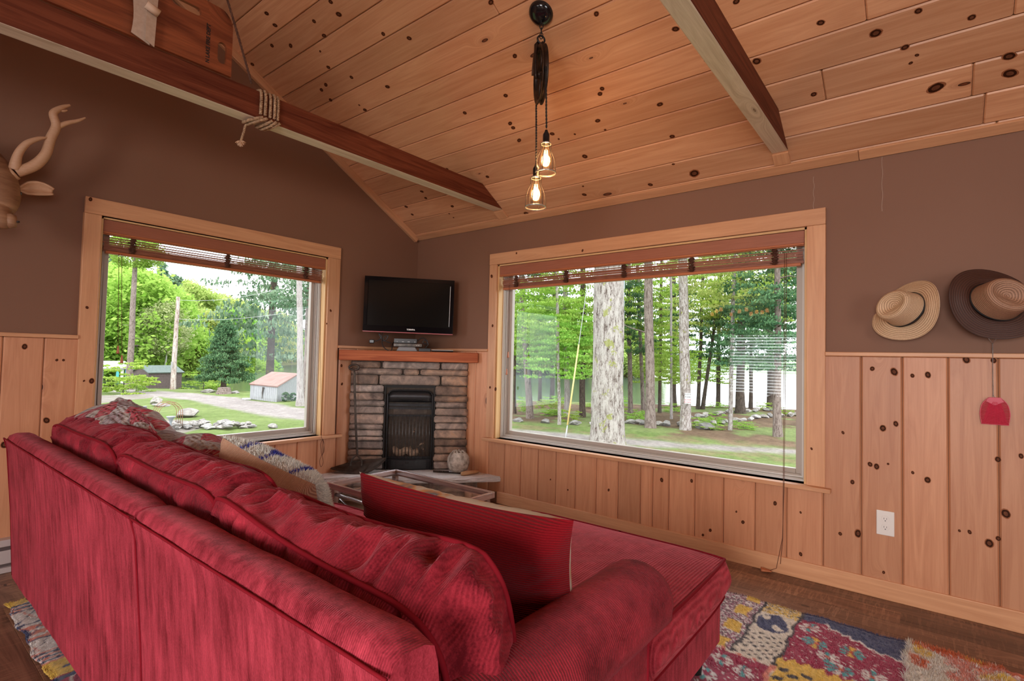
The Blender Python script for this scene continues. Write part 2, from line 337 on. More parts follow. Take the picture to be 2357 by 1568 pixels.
KN1 = plain('knot_dark', (.035, .010, .004), .6, spec=.08); KN2 = speck('knot_heart', (.10, .032, .014), (.17, .062, .03), 60, .6, spec=.08)
KH = plain('knot_halo', (.28, .10, .042), .6, spec=.1)
KR = random.Random(5)
def knot(m, c, e1, e2, n, size, r0=.0105):
    """flat oval knot flush on the face: e1 along the grain"""
    c, e1, e2, n = Vector(c), Vector(e1), Vector(e2), Vector(n); st = KR.uniform(1.1, 1.5); tw = KR.uniform(-.5, .5); e1, e2 = e1*math.cos(tw)+e2*math.sin(tw), e2*math.cos(tw)-e1*math.sin(tw)
    for k, (f, h, mi) in enumerate(((1.25, .0003, 3), (1.0, .0006, 1), (.55, .0009, 2))):
        N = 18; vs = [c+n*h+(e1*math.cos(2*PI*i/N)*st+e2*math.sin(2*PI*i/N))*r0*size*f*(1+.12*nz(i*.7, c.y*9, k)) for i in range(N)]
        m.add(vs, [tuple(range(N))], None, mi, .5)
KM = [KN1, KN2, KH]
LW = (-2.284, -.890, .49, 1.833)   # left window opening x0,x1,z0,z1
RW = (-3.072, -.945, .483, 1.828)  # right window opening y0,y1,z0,z1
m = MB(); F = lambda u, v, h: (u, h, v)
def gable(m, y0, y1, win):
    x0, x1, z0, z1 = win
    m.prism([(XL, 0), (x0, 0), (x0, ceil_z(x0)), (RID, ceil_z(RID)), (XL, ceil_z(XL))], y0, y1, F)
    m.prism([(x1, 0), (0, 0), (0, ZC), (x1, ceil_z(x1))], y0, y1, F)
    m.prism([(x0, 0), (x1, 0), (x1, z0), (x0, z0)], y0, y1, F)
    m.prism([(x0, z1), (x1, z1), (x1, ceil_z(x1)), (x0, ceil_z(x0))], y0, y1, F)
gable(m, 0, .14, LW)
tag(m.build('wall_left', PAINT), 'brown painted gable wall with the smaller picture window', kind='structure')
m = MB(); gable(m, YB-.14, YB, (-5.3, -3.1, .5, 2.2))
tag(m.build('wall_back', PAINT), kind='structure')
def eave(m, x0, x1, wins):
    e = YB-.14
    for y0, y1, z0, z1 in wins:
        for a, b, c, d in ((e, y0, 0, ZC), (y0, y1, 0, z0), (y0, y1, z1, ZC)): m.box((x0, a, c), (x1, b, d))
        e = y1
    m.box((x0, e, 0), (x1, .14, ZC))
m = MB(); eave(m, 0, .14, [RW])
tag(m.build('wall_right', PAINT), 'brown painted wall with the wide picture window', kind='structure')
m = MB(); eave(m, XL-.14, XL, [(-4.8, -3.0, .55, 2.05), (-1.95, -.70, .50, 1.62)])
tag(m.build('wall_side', PAINT), kind='structure')
# floor: planks run along Y
m = MB(); x = 0.0; k = 0
while x > XL:
    wd = .127; y = random.random()*.5
    while y > YB:
        L = random.uniform(.6, 1.5); m.box((max(x-wd, XL), max(y-L, YB), -.02), (x, min(y, 0), 0), g=1); y -= L
        if y < YB: break
    x -= wd
m.box((XL-.14, YB-.14, -.05), (.14, .14, -.021))
tag(m.build('floor', FLOORW, bevel=.0012, seg=1), 'dark brown scraped wood plank floor', kind='structure')
# ceiling boards
kk = math.sqrt(1+SL*SL); sd = Vector((-1, 0, SL))/kk; nd = Vector((-SL, 0, -1))/kk
MC = Matrix(((sd.x, 0, nd.x, 0), (sd.y, 1, nd.y, 0), (sd.z, 0, nd.z, ZC), (0, 0, 0, 1)))
m = MB(); xb = [0]+[.055+.139*i for i in range(24)]
seams = {3: [-3.2], 13: [-.75, -3.9], 9: [-1.9], 6: [-4.4], 11: [-2.9], 16: [-1.5]}
for i in range(len(xb)-1):
    a, b = xb[i]*kk+.0015, min(xb[i+1], 3.3)*kk-.0015
    if b <= a: break
    ys = [0.0]+seams.get(i, [-2-random.random()*3])+[YB]
    for j in range(len(ys)-1): m.box((a, ys[j+1]+.0008, -.018), (b, ys[j]-.0008, 0), g=1, M=MC)
MC2 = Matrix(((-sd.x, 0, -nd.x, XL), (0, 1, 0, 0), (sd.z, 0, nd.z, ZC), (0, 0, 0, 1)))
m.box((0, YB, -.018), (3.3*kk, 0, 0), g=1, M=MC2)
m.box((0, YB, -.08), (3.3*kk, .0, -.03), g=1, M=MC); m.box((0, YB, -.08), (3.3*kk, 0, -.03), g=1, M=MC2)
for a_, b_, k_ in CK: knot(m, (a_, b_, ceil_z(a_)), (0, 1, 0), tuple(sd), tuple(nd), k_, .0100)
tag(m.build('ceiling', [PINEC]+KM, bevel=.0055, seg=1), 'sloped ceiling of knotty pine boards', kind='structure')
# roof deck + eave overhang outside
m = MB(); m.box((-.35, YB-.4, -.2), (3.35*kk, .45, -.09), g=1, M=MC); m.box((-.35, YB-.4, -.2), (3.35*kk, .45, -.09), g=1, M=MC2)
tag(m.build('roof', plain('roof_brown', (.12, .09, .07), .8)), kind='structure')
# crown trims
m = MB()
m.box((-.018, -1.95+.0, ZC-.062+.055), (0, 0, ZC+.01), g=1)
m = MB(); trimw = .052
for a, b in ((0, -3.30), (-3.302, YB)):
    m.box((-.02, b, ZC-.004), (0, a, ZC+.03), g=1); m.box((0, b, .0), (.052*kk, a, .014), g=1, M=MC)
tag(m.build('trim_1', PINET, bevel=.003), 'pine crown strip where the wide window wall meets the ceiling', kind='structure')
m = MB(); m.box((.02, -.03, .0), (3.3*kk, 0, .05), g=0, M=MC); m.box((.02, -.03, 0), (3.3*kk, 0, .05), g=0, M=MC2)
tag(m.build('trim_2', PINET, bevel=.004), 'sloping pine strip along the top of the gable wall', kind='structure')
# wainscot boards
def wains(bounds, lo, hi, place, win, name, label, zlow, kn=()):
    m = MB()
    for i in range(len(bounds)-1):
        a, b = bounds[i], bounds[i+1]
        segs = [(zlow, hi)]
        if a > win[0]-.1 and b < win[1]+.1 : segs = [(zlow, win[2]-.0)]
        for z0, z1 in segs: place(m, a+.001, b-.001, z0, z1)
    for c_, e_, n_2, k_ in kn: knot(m, c_, (0, 0, 1), e_, n_2, k_, .0085)
    tag(m.build(name, [PINE]+KM, bevel=.006, seg=1), label, kind='structure')
pr = lambda m, a, b, z0, z1: m.box((-.014, a, z0), (0, b, z1), g=2)
B = [-.05-.158*i+.0 for i in range(7)]
B = [0.0, -.11, -.27, -.43, -.588, -.746, -.90, -1.06, -1.217, -1.373, -1.526, -1.685, -1.846, -2.004, -2.159, -2.239, -2.341, -2.498, -2.66, -2.826, -2.982, -3.148, -3.31, -3.472, -3.638, -3.805]
while B[-1] > YB+.17: B.append(B[-1]-.16)
B.append(YB); B = B[::-1]
wains(B, 0, CAPZ-.018, pr, (-3.148+.0, -.90, .465), 'trim_3', 'vertical knotty pine boards below the wide picture window', .08, [((-.0141, a_, b_), (0, 1, 0), (-1, 0, 0), k_) for a_, b_, k_ in RK])
pl = lambda m, a, b, z0, z1: m.box((a, -.014, z0), (b, 0, z1), g=2)
A = [0.0, -.15, -.30, -.46, -.613, -.771, -.932, -1.09, -1.254, -1.41, -1.57, -1.73, -1.885, -2.04, -2.18, -2.332, -2.494, -2.648]
while A[-1] > XL+.17: A.append(A[-1]-.158)
A.append(XL); A = A[::-1]
wains(A, 0, CAPZ-.018, pl, (-2.332, -.771, .47), 'trim_4', 'vertical knotty pine boards below the smaller picture window', .08, [((a_, -.0141, b_), (1, 0, 0), (0, -1, 0), k_) for a_, b_, k_ in LK])
m = MB()
for a, b in ((YB, -3.158), (-.875, 0)): m.box((-.03, a, CAPZ-.02), (0, b, CAPZ), g=1)
tag(m.build('trim_5', PINET, bevel=.003), 'pine cap rail on the wide window wall', kind='structure')
m = MB()
for a, b in ((XL, -2.36), (-.79, -.03)): m.box((a, -.03, CAPZ-.02), (b, 0, CAPZ), g=0)
tag(m.build('trim_6', PINET, bevel=.003), 'pine cap rail on the gable wall', kind='structure')
m = MB(); m.box((-.022, YB, 0), (0, -1.0, .09), g=1); tag(m.build('baseboard_right', PINET, bevel=.004), 'pine baseboard', kind='structure')
m = MB(); m.box((-2.28, -.022, 0), (-.9, 0, .09), g=0); tag(m.build('baseboard_left', PINET, bevel=.004), kind='structure')

# ---------------------------------------------------------------- windows
def window(name, label, T, w0, w1, z0, z1, co, ct, sill0, sill1):
    """T(s, d, z): s along the wall, d depth outward"""
    w = thing(name, label, None, T((w0+w1)/2, 0, z0)); w['kind'] = 'structure'
    def bx(m, s0, s1, d0, d1, za, zb, g):
        p, q = T(s0, d0, za), T(s1, d1, zb)
        gg = 2 if g == 2 else (0 if abs(p[0]-q[0]) > abs(p[1]-q[1]) else 1)
        m.box(tuple(min(p[i], q[i]) for i in range(3)), tuple(max(p[i], q[i]) for i in range(3)), g=gg)
    m = MB()
    bx(m, co[0], w0, -.02, 0, z0, z1, 2); bx(m, w1, co[1], -.02, 0, z0, z1, 2)
    bx(m, co[0], co[1], -.022, 0, z1, ct, 0)
    for a_, b_, k_ in (CL if name == 'window_1' else CR): knot(m, T(a_, -.0222, b_), (0, 0, 1), (1, 0, 0) if name == 'window_1' else (0, 1, 0), T(0, -1, 0), k_, .0070)
    m.build('casing', [PINET]+KM, w, bevel=.003)
    m = MB()
    bx(m, w0-.0, w0+.012, 0, .10, z0, z1, 2); bx(m, w1-.012, w1, 0, .10, z0, z1, 2); bx(m, w0, w1, 0, .10, z1-.012, z1, 0)
    m.build('jamb', wood_jamb, w)
    m = MB(); bx(m, sill0, sill1, -.05, -.0, z0-.022, z0, 0); bx(m, w0, w1, -.0, .07, z0-.022, z0, 0)
    m.build('sill', PINET, w, bevel=.003)
    def ring(m, s0, s1, za, zb, t, d0, d1):
        bx(m, s0, s0+t, d0, d1, za, zb, 2); bx(m, s1-t, s1, d0, d1, za, zb, 2)
        bx(m, s0+t, s1-t, d0, d1, za, za+t, 0); bx(m, s0+t, s1-t, d0, d1, zb-t, zb, 0)
    a, b, c, d = w0+.012, w1-.012, z0, z1-.012
    m = MB(); ring(m, a, b, c, d, .014, .058, .14); ring(m, a+.014, b-.014, c+.014, d-.014, .016, .085, .14)
    m.build('frame', FRAMEM, w, bevel=.002)
    m = MB(); ring(m, a+.030, b-.030, c+.030, d-.030, .026, .100, .135); m.build('sash', FRAMEL if 0 else FRAMEM, w, bevel=.003)
    m = MB(); ring(m, a+.002, b-.002, c+.002, d-.002, .008, .054, .058); ring(m, a+.016, b-.016, c+.016, d-.016, .007, .081, .085)
    m.build('frame_lip', FRAMEL, w)
    m = MB(); bx(m, a+.04, b-.04, .117, .121, c+.04, d-.04, 0); m.build('glass', GLASS, w)
    return w
wood_jamb = wood('pine_jamb', (.72, .46, .22), (.62, .36, .15), knots=.12, varia=.1, rough=.45)
window('window_1', 'smaller picture window in the gable wall looking out to the sheds and driveway', lambda s, d, z: (s, d, z), LW[0], LW[1], LW[2], LW[3], (-2.36, -.79), 1.922, -2.40, -.743)
window('window_2', 'wide picture window looking out to the trunks and lake', lambda s, d, z: (d, s, z), RW[0], RW[1], RW[2], RW[3], (-3.158, -.872), 1.915, -3.185, -.855)

# ---------------------------------------------------------------- ceiling tie beams
def beam(label, y0, y1, zb, zt):
    t = thing('ceiling_beam', label, 'beam', (-1.6, (y0+y1)/2, zb))
    m = MB()
    xe = -(zb-ZC)/SL; xt = -(zt-ZC)/SL; L = [(-6.4, zb), (xe, zb), (xt, zt), (-6.4, zt)]
    # sides dark, underside raw wood with window sheen put into its colour
    m.prism(L, y0, y1, lambda u, v, h: (u, h, v))
    mi = []
    me_uv = []
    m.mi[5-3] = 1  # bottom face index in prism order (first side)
    m.build('timber', [CASE, RAW_SHEEN], t, bevel=.004)
    m = MB(); xs = xe+.004
    a = Matrix(((sd.x, 0, nd.x, 0), (sd.y, 1, nd.y, 0), (sd.z, 0, nd.z, ZC), (0, 0, 0, 1)))
    m.box((.055*kk, y0-.0, .0), (-xe*kk-.002, y1, .012), g=0, M=a); m.build('end_block', PINET, t, bevel=.002)
    return t
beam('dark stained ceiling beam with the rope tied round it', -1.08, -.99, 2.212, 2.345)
beam('ceiling beam with pale underside, to the right of the pendant lamp', -3.003, -2.925, 2.212, 2.345)
# ---------------------------------------------------------------- sofa
RED = fabric_red('red_chenille_back', 1, .0042, .45, dark=(.15, .005, .012), light=(.60, .060, .095))
REDS = fabric_red('red_corduroy_seat', 1, .0085, .8, mott=.7, vstretch=(8, 8, 8), dark=(.22, .009, .019), light=(.60, .070, .10))
REDA = fabric_red('red_corduroy_arm', 0, .0062, .7, vstretch=(6, 6, 6), light=(.40, .028, .046))
REDC = fabric_red('red_corduroy_cushion', 1, .0055, .35, vstretch=(6, 3, 6), light=(.46, .033, .054))
REDP = plain('red_piping', (.21, .008, .016), .85, spec=.1)
BLK = plain('black_wood', (.008, .007, .006), .4)

def ridged(x, y, z=0): return 1-abs(noise.noise(Vector((x, y, z))))*2
def box_cushion(W, H, T, puff=.5, seed=0, nw=70, nh=44, nb=14, wr=1.0, boxbulge=.05, sag=0.0, corner=.10, tA=0, tB=0):
    """local: a along width, b height, c thickness. returns front grid, back grid, boxing grid and the two seam loops"""
    def rnd(a, b):
        # square -> slightly rounded, concave sided cushion outline
        r = corner
        ax, bx = a*(1-r*.5*b**6*abs(a)), b*(1-r*.5*a**6*abs(b))
        ax *= 1-.025*(1-b*b)*-1*abs(a)
        return ax, bx
    def face(sgn):
        g = []
        for i in range(nw+1):
            row = []
            for j in range(nh+1):
                a = -1+2*i/nw; b = -1+2*j/nh; a = math.copysign(abs(a)**.85, a); b = math.copysign(abs(b)**.85, b)
                ax, bx = rnd(a, b)
                e = (1-abs(a)**3.2)*(1-abs(b)**3.2)
                c = T*.5*(1+puff*e**.75)
                edge = max(abs(a), abs(b)); wdec = math.exp(-((1-edge)/.28)**2)*min(1, (1-edge)*14)
                if abs(a) > abs(b): wq = ridged(a*1.5+seed, b*9, seed)
                else: wq = ridged(a*11, b*1.4+seed, seed+5)
                c += wr*.016*wdec*(wq-.5) + .012*wr*noise.noise(Vector((ax*2.6*W/H+seed*3, bx*2.6, seed)))*e
                z = bx*H/2 - sag*(1-a*a)*(b > 0)*b*b + max(0, b)*a*(tA+sgn*tB)
                row.append((ax*W/2, sgn*c, z))
            g.append(row)
        return g
    fr, bk = face(-1), face(1)
    loop = [(i, 0) for i in range(nw)]+[(nw, j) for j in range(nh)]+[(i, nh) for i in range(nw, 0, -1)]+[(0, j) for j in range(nh, 0, -1)]
    bx = []
    for i, j in loop:
        p, q = Vector(fr[i][j]), Vector(bk[i][j]); cen = Vector((p.x*.0, 0, 0)); row = []
        out = Vector((p.x/(W/2)**1, 0, p.z/(H/2)))
        a, b = abs(p.x)/(W/2), abs(p.z)/(H/2)
        out = Vector((math.copysign(a**8, p.x), 0, math.copysign(b**8, p.z))).normalized()
        for k in range(nb+1):
            t = k/nb; s = math.sin(PI*t)
            v = p.lerp(q, t); al = p.x if b > a else p.z
            w = ridged(al*26+seed, t*1.3+al*3, seed+9)
            row.append(tuple(v + out*(boxbulge*T*s*1.6 + wr*.017*(w-.45)*s**.8)))
        bx.append(row)
    return fr, bk, bx, [fr[i][j] for i, j in loop], [bk[i][j] for i, j in loop]
def cushion(parent, name, W, H, T, M, mats, pipe=.0065, label=None, seam=.93, **kw):
    fr, bk, bx, l1, l2 = box_cushion(W, H, T, **kw)
    m = MB(); tf = lambda g: [[tuple(M @ Vector(p)) for p in r] for r in g]
    m.grid(tf(fr)); m.grid(tf(bk)); m.grid(tf(bx), closed_u=True)
    o = m.build(name, mats, parent, smooth=True, merge=2e-4)
    if label: o['label'] = label
    m = MB()
    for l in (l1, l2):
        pts = [M @ Vector(p) for p in l]; pts.append(pts[0]); m.tube(pts, pipe, 6, cap=False)
    pp = link_mesh('piping', m.mesh('piping', REDP if kw.get('_', 1) else REDP, True), o)
    return o
def frameM(origin, ex, ey, ez):
    return Matrix(((ex[0], ey[0], ez[0], origin[0]), (ex[1], ey[1], ez[1], origin[1]), (ex[2], ey[2], ez[2], origin[2]), (0, 0, 0, 1)))

sofa = thing('sectional_sofa', 'red corduroy sectional sofa with chaise facing the wide window', 'sofa', (-1.95, -1.75, 0))
def back_panel(y0, y1):
    """upholstered back: outer face at x-, leaning slightly"""
    m = MB(); n = 40; prof = [(-2.635, .10), (-2.652, .40), (-2.674, .66), (-2.683, .705), (-2.672, .728), (-2.655, .735), (-2.62, .733), (-2.603, .725), (-2.595, .70), (-2.57, .45), (-2.56, .30), (-2.555, .10)]
    rows = []
    for i in range(n+1):
        y = y0+(y1-y0)*i/n; e = min(i, n-i)/n; sh = .012*max(0, 1-e*22)
        row = []
        for k, (x, z) in enumerate(prof):
            w = .0035*nz(y*5, z*3, 2)+.002*nz(y*22, z*2.0, 4)
            cx = -2.62; row.append((x+w+(cx-x)*sh*8*.3, y, z-sh*(z > .6)*1.0))
        rows.append(row)
    m.grid(rows, closed_v=True)
    for r, rev in ((rows[0], 0), (rows[-1], 1)): m.add(r, [tuple(range(len(r))) if rev else tuple(range(len(r)-1, -1, -1))])
    o = m.build('backrest', RED, sofa, smooth=True, merge=1e-5)
    es = o.modifiers.new('e', 'EDGE_SPLIT'); es.split_angle = .9
    m = MB(); m.tube([(-2.6855+.002*nz(y*5, 1), y, .706) for y in np.linspace(y0+.004, y1-.004, 40)], .0028, 6)
    m.tube([(-2.6855, y0+.004, .706), (-2.674, y0+.003, .66), (-2.652, y0+.003, .40), (-2.635, y0+.003, .11)], .0028, 6)
    link_mesh('welt', m.mesh('welt', REDP, True), o)
back_panel(-.46, -2.105); back_panel(-2.118, -3.055)
# base frames
def soft_box(name, a, b, mat, r=.03, wob=.004, parent=sofa, seed=0, n=14):
    (x0, y0, z0), (x1, y1, z1) = a, b
    m = MB(); m.box(a, b)
    bm = bmesh.new(); me = m.mesh(name, mat, True, 1e-5); bm.from_mesh(me)
    bmesh.ops.bevel(bm, geom=list(bm.edges), offset=r, segments=4, profile=.6, affect='EDGES', clamp_overlap=True)
    bmesh.ops.subdivide_edges(bm, edges=[e for e in bm.edges if e.calc_length() > .12], cuts=n, use_grid_fill=True)
    for v in bm.verts: v.co += Vector((nz(v.co.y*6+seed, v.co.z*6), nz(v.co.x*6, v.co.z*6+seed), nz(v.co.x*4, v.co.y*4+seed)))*wob
    bm.to_mesh(me); bm.free()
    for p in me.polygons: p.use_smooth = True
    return link_mesh(name, me, parent)
soft_box('base', (-2.63, -2.10, .10), (-1.68, -.47, .27), RED, .012, .003)
soft_box('chaise_base', (-2.63, -2.985, .10), (-1.13, -2.115, .275), RED, .012, .003, seed=3)
# seat cushions (horizontal box cushions)
def seat(name, x0, x1, y0, y1, z0, z1, seed, **kw):
    M = frameM(((x0+x1)/2, (y0+y1)/2, (z0+z1)/2), (1, 0, 0), (0, 0, -1), (0, 1, 0))
    return cushion(sofa, name, x1-x0, y1-y0, (z1-z0), M, REDS, pipe=.005, seed=seed, nw=60, nh=50, nb=10, wr=.45, **kw)
seat('seat_cushion', -2.56, -1.63, -1.27, -.62, .275, .385, 1, puff=.16, boxbulge=.06)
seat('seat_cushion', -2.56, -1.63, -2.11, -1.28, .275, .385, 2, puff=.16, boxbulge=.06)
# T-shaped chaise cushion that wraps in front of the arm
def chaise_cushion():
    X0, X1, Y0, Y1, YA, XA = -2.55, -1.10, -3.005, -2.12, -2.90, -1.80
    nx, ny = 120, 70; z0, z1 = .262, .405
    def outline(u, v):
        x = X0+(X1-X0)*u
        lo = Y0 if x > XA+.03 else YA
        lo = YA+(Y0-YA)*smoothstep(XA, XA+.03, x)
        y = lo+(Y1-lo)*v; return x, y
    top, bot = [], []
    for i in range(nx+1):
        rt_, rb = [], []
        for j in range(ny+1):
            u, v = i/nx, j/ny; x, y = outline(u, v)
            eu, ev = min(1, min(u*1.5, 1-u)/.5*1.4)/1.4, min(v, 1-v)/.5
            e = (1-(1-eu)**6)*(1-(1-ev)**6)
            cr = .05*((1-eu)**8+(1-ev)**8)
            zz = z1-.012+.040*e + .006*nz(x*4, y*4, 2)*e + .004*nz(x*14, y*14, 5)*e
            zz -= .022*math.exp(-((1-u)/.05)**2)*0 
            # drooping front corner
            x2 = x - .018*(1-ev)**6*(u > .5); y2 = y + .012*(1-eu)**6*(1 if v < .5 else -1)*(u > .5)
            rt_.append((x2, y2, zz)); rb.append((x2, y2, z0+.004))
        top.append(rt_); bot.append(rb)
    m = MB(); m.grid(top); 
    loop = [(i, 0) for i in range(nx)]+[(nx, j) for j in range(ny)]+[(i, ny) for i in range(nx, 0, -1)]+[(0, j) for j in range(ny, 0, -1)]
    cx, cy = (X0+X1)/2, (Y0+Y1)/2; side = []; N = len(loop)
    P = [Vector(top[i][j]) for i, j in loop]
    for k in range(N):
        t = P[(k+1) % N]-P[k-1]; out = Vector((t.y, -t.x, 0))
        out = out.normalized() if out.length > 1e-6 else Vector((0, -1, 0))
        row = []
        for q in range(9):
            s = q/8; al = P[k].x+P[k].y; b = math.sin(PI*min(1, s*1.05))
            w = ridged(al*16, s*1.2+al*4, 3)
            z = P[k].z+(z0-P[k].z)*s
            row.append(tuple(Vector((P[k].x, P[k].y, z))+out*(.022*b+.009*(w-.5)*b)))
        side.append(row)
    m.grid(side, closed_u=True); m.grid(bot)
    o = m.build('chaise_cushion', REDS, sofa, smooth=True, merge=2e-4)
    m = MB(); m.tube(P+[P[0]], .0055, 6, cap=False); m.tube([tuple(r[8]) for r in side]+[side[0][8]], .005, 6, cap=False)
    link_mesh('piping', m.mesh('piping', REDP, True), o)
chaise_cushion()
# arms
def arm(y_in, y_out, x0, x1, zt, R):
    """rolled arm running along X; outer side y_out"""
    s = 1 if y_out > y_in else -1; m = MB()
    yc = y_out-s*R*.55; zc = zt-R
    prof = [(y_in, .10), (y_in, zc-R*.3), (y_in-s*.002, zc)]
    for k in range(15):
        a = PI-(k/14)*PI*1.28; prof.append((yc+s*R*math.cos(a)*1.08, zc+R*math.sin(a)))
    yb = y_out-s*.03; prof += [(yb, zc-R*.75), (yb, .30), (yb, .10)]
    rows = []; n = 46
    for i in range(n+1):
        u = i/n; x = x0+(x1-x0)*u; e = 1-u; sh = math.sqrt(max(0, 1-(1-min(1, e/.06))**2)) if e < .06 else 1
        row = []
        for y, z in prof:
            yy = yc+(y-yc)*(.80+.20*sh) if z > zc-R*.5 else y; zz = zc+(z-zc)*(.72+.28*sh) if z > zc-R*.5 else z
            row.append((x+.0, yy+.003*nz(x*8, z*8), zz+.003*nz(x*7, y*9, 3)))
        rows.append(row)
    m.grid(rows, closed_v=True)
    for r, rev in ((rows[0], 1), (rows[-1], 0)): m.add(r, [tuple(range(len(r))) if rev else tuple(range(len(r)-1, -1, -1))])
    o = m.build('armrest', REDA, sofa, smooth=True, merge=1e-5)
    es = o.modifiers.new('e', 'EDGE_SPLIT'); es.split_angle = 1.0
    m = MB(); m.tube([(x, yb-.0+s*.001, zc-R*.80) for x in np.linspace(x0+.01, x1-.01, 20)], .004, 6)
    m.tube([(x1, yb+s*.001, zc-R*.8), (x1+.001, yb, .3), (x1, yb, .10)], .004, 6)
    link_mesh('welt', m.mesh('welt', REDP, True), o)
arm(-2.905, -3.075, -2.60, -1.895, .628, .082)
arm(-.62, -.45, -2.60, -1.80, .50, .07)
# legs
for x, y in ((-2.58, -.53), (-1.74, -.53), (-2.58, -2.0), (-1.74, -2.03), (-2.58, -2.95), (-1.22, -2.93), (-1.22, -2.18)):
    m = MB(); m.lathe([(0, .012), (.018, .012), (.026, .10), (0, .101)], (x, y, 0), 12); m.build('leg', BLK, sofa, smooth=False)
# loose back cushions lean on the backrest
def backc(y0, y1, zt, seed, lean=.16, H=.47, xb=-2.50, T=.155, label=None, roll=0, corner=.22, **kw):
    th = lean; up_ = Vector((-math.sin(th), 0, math.cos(th))); nx_ = Vector((-math.cos(th), 0, -math.sin(th)))
    ey = Vector((0, 1, 0)); 
    if roll: q = Matrix.Rotation(roll, 3, nx_); ey = q @ ey; up_ = q @ up_
    c = Vector((xb, (y0+y1)/2, zt))-up_*H/2
    M = frameM(c, ey, nx_, up_)
    o = cushion(sofa, 'back_cushion', abs(y1-y0), H, T, M, REDC, pipe=.0055, seed=seed, corner=corner, **kw); return o
backc(-1.53, -.64, .803, 11, sag=.012, puff=.36, wr=1.7, boxbulge=.07, T=.14)
backc(-2.30, -1.525, .792, 23, sag=.018, tA=.004, puff=.36, wr=1.8, boxbulge=.07, T=.14)
backc(-3.02, -2.255, .768, 37, puff=.34, wr=1.8, boxbulge=.08, xb=-2.495, T=.15, sag=.030, tA=.012, tB=.020)
# ---------------------------------------------------------------- throw pillows and quilt
def pillow_grid(W, H, T, n=60, pinch=.10, seed=0, wr=1.0):
    def g(sgn):
        out = []
        for i in range(n+1):
            r = []
            for j in range(n+1):
                a, b = -1+2*i/n, -1+2*j/n
                x = a*(1-pinch*(1-b*b)); z = b*(1-pinch*(1-a*a))
                e = (1-a**4)*(1-b**4); c = T/2*e**.62
                edge = max(abs(a), abs(b))
                c += wr*.006*math.exp(-((1-edge)/.22)**2)*min(1, (1-edge)*8)*ridged(a*7+seed, b*7, seed) + wr*.007*nz(a*2+seed, b*2, seed)*e
                r.append((x*W/2, sgn*c, z*H/2))
            out.append(r)
        return out
    return g(-1), g(1)
def knit(name, c1, c2, axis):
    n = NT(name); o = n.obj(); w = n.n('TexWave', {'Scale': .314/.0048, 'Distortion': .8, 'Detail': 2, 'Detail Scale': .6}, wave_type='BANDS', bands_direction=axis); n.set(w, 'Vector', o)
    f = n.noise(n.mapping(o, (60, 60, 200) if axis == 'Z' else (60, 60, 60)), 3, 4, .7)
    n.col(n.ramp(n.math('ADD', n.math('MULTIPLY', f, .7), n.math('MULTIPLY', w.outputs['Fac'], .3)), [(.35, c1), (.75, c2)])).p(rough=.9, sheen=.04, sheenr=.5, spec=.1)
    n.bump(w.outputs['Fac'], .6, .004); return n.m
KRED = knit('red_knit', (.16, .003, .007), (.26, .007, .012), 'Z')
n_ = NT('woven_cream'); vv = n_.n('TexVoronoi', {'Scale': 16.0}); n_.set(vv, 'Vector', n_.obj())
CREAMW = (n_.col(n_.ramp(n_.noise(n_.obj(), 9, 3), [(.42, (.62, .57, .45)), (.5, (.55, .50, .40)), (.56, (.55, .27, .09)), (.62, (.10, .13, .16)), (.66, (.58, .52, .42))])).p(rough=.9), n_.m)[1]
rp = thing('red_knit_pillow', 'large dark red ribbed throw pillow with cream back leaning over the chaise', 'pillow', (-2.12, -2.58, .40))
f, b = pillow_grid(.68, .40, .17, seed=4, pinch=.09, wr=1.4)
ex = Vector((.03, -1, .005)).normalized(); upv = Vector((-.26, .04, 1)).normalized(); nn = ex.cross(upv).normalized(); upv = nn.cross(ex)
Mp = frameM(Vector((-2.16, -2.68, .585)), ex, nn, upv)
def pill(parent, name, g, mat, Mx):
    m = MB(); m.grid([[tuple(Mx @ Vector(p)) for p in r] for r in g]); return m.build(name, mat, parent, smooth=True, merge=1e-5)
side = b if (Mp @ Vector((0, 1, 0))).x < (Mp @ Vector((0, -1, 0))).x else f
pill(rp, 'front_panel', side, KRED, Mp); pill(rp, 'rear_panel', f if side is b else b, CREAMW, Mp)
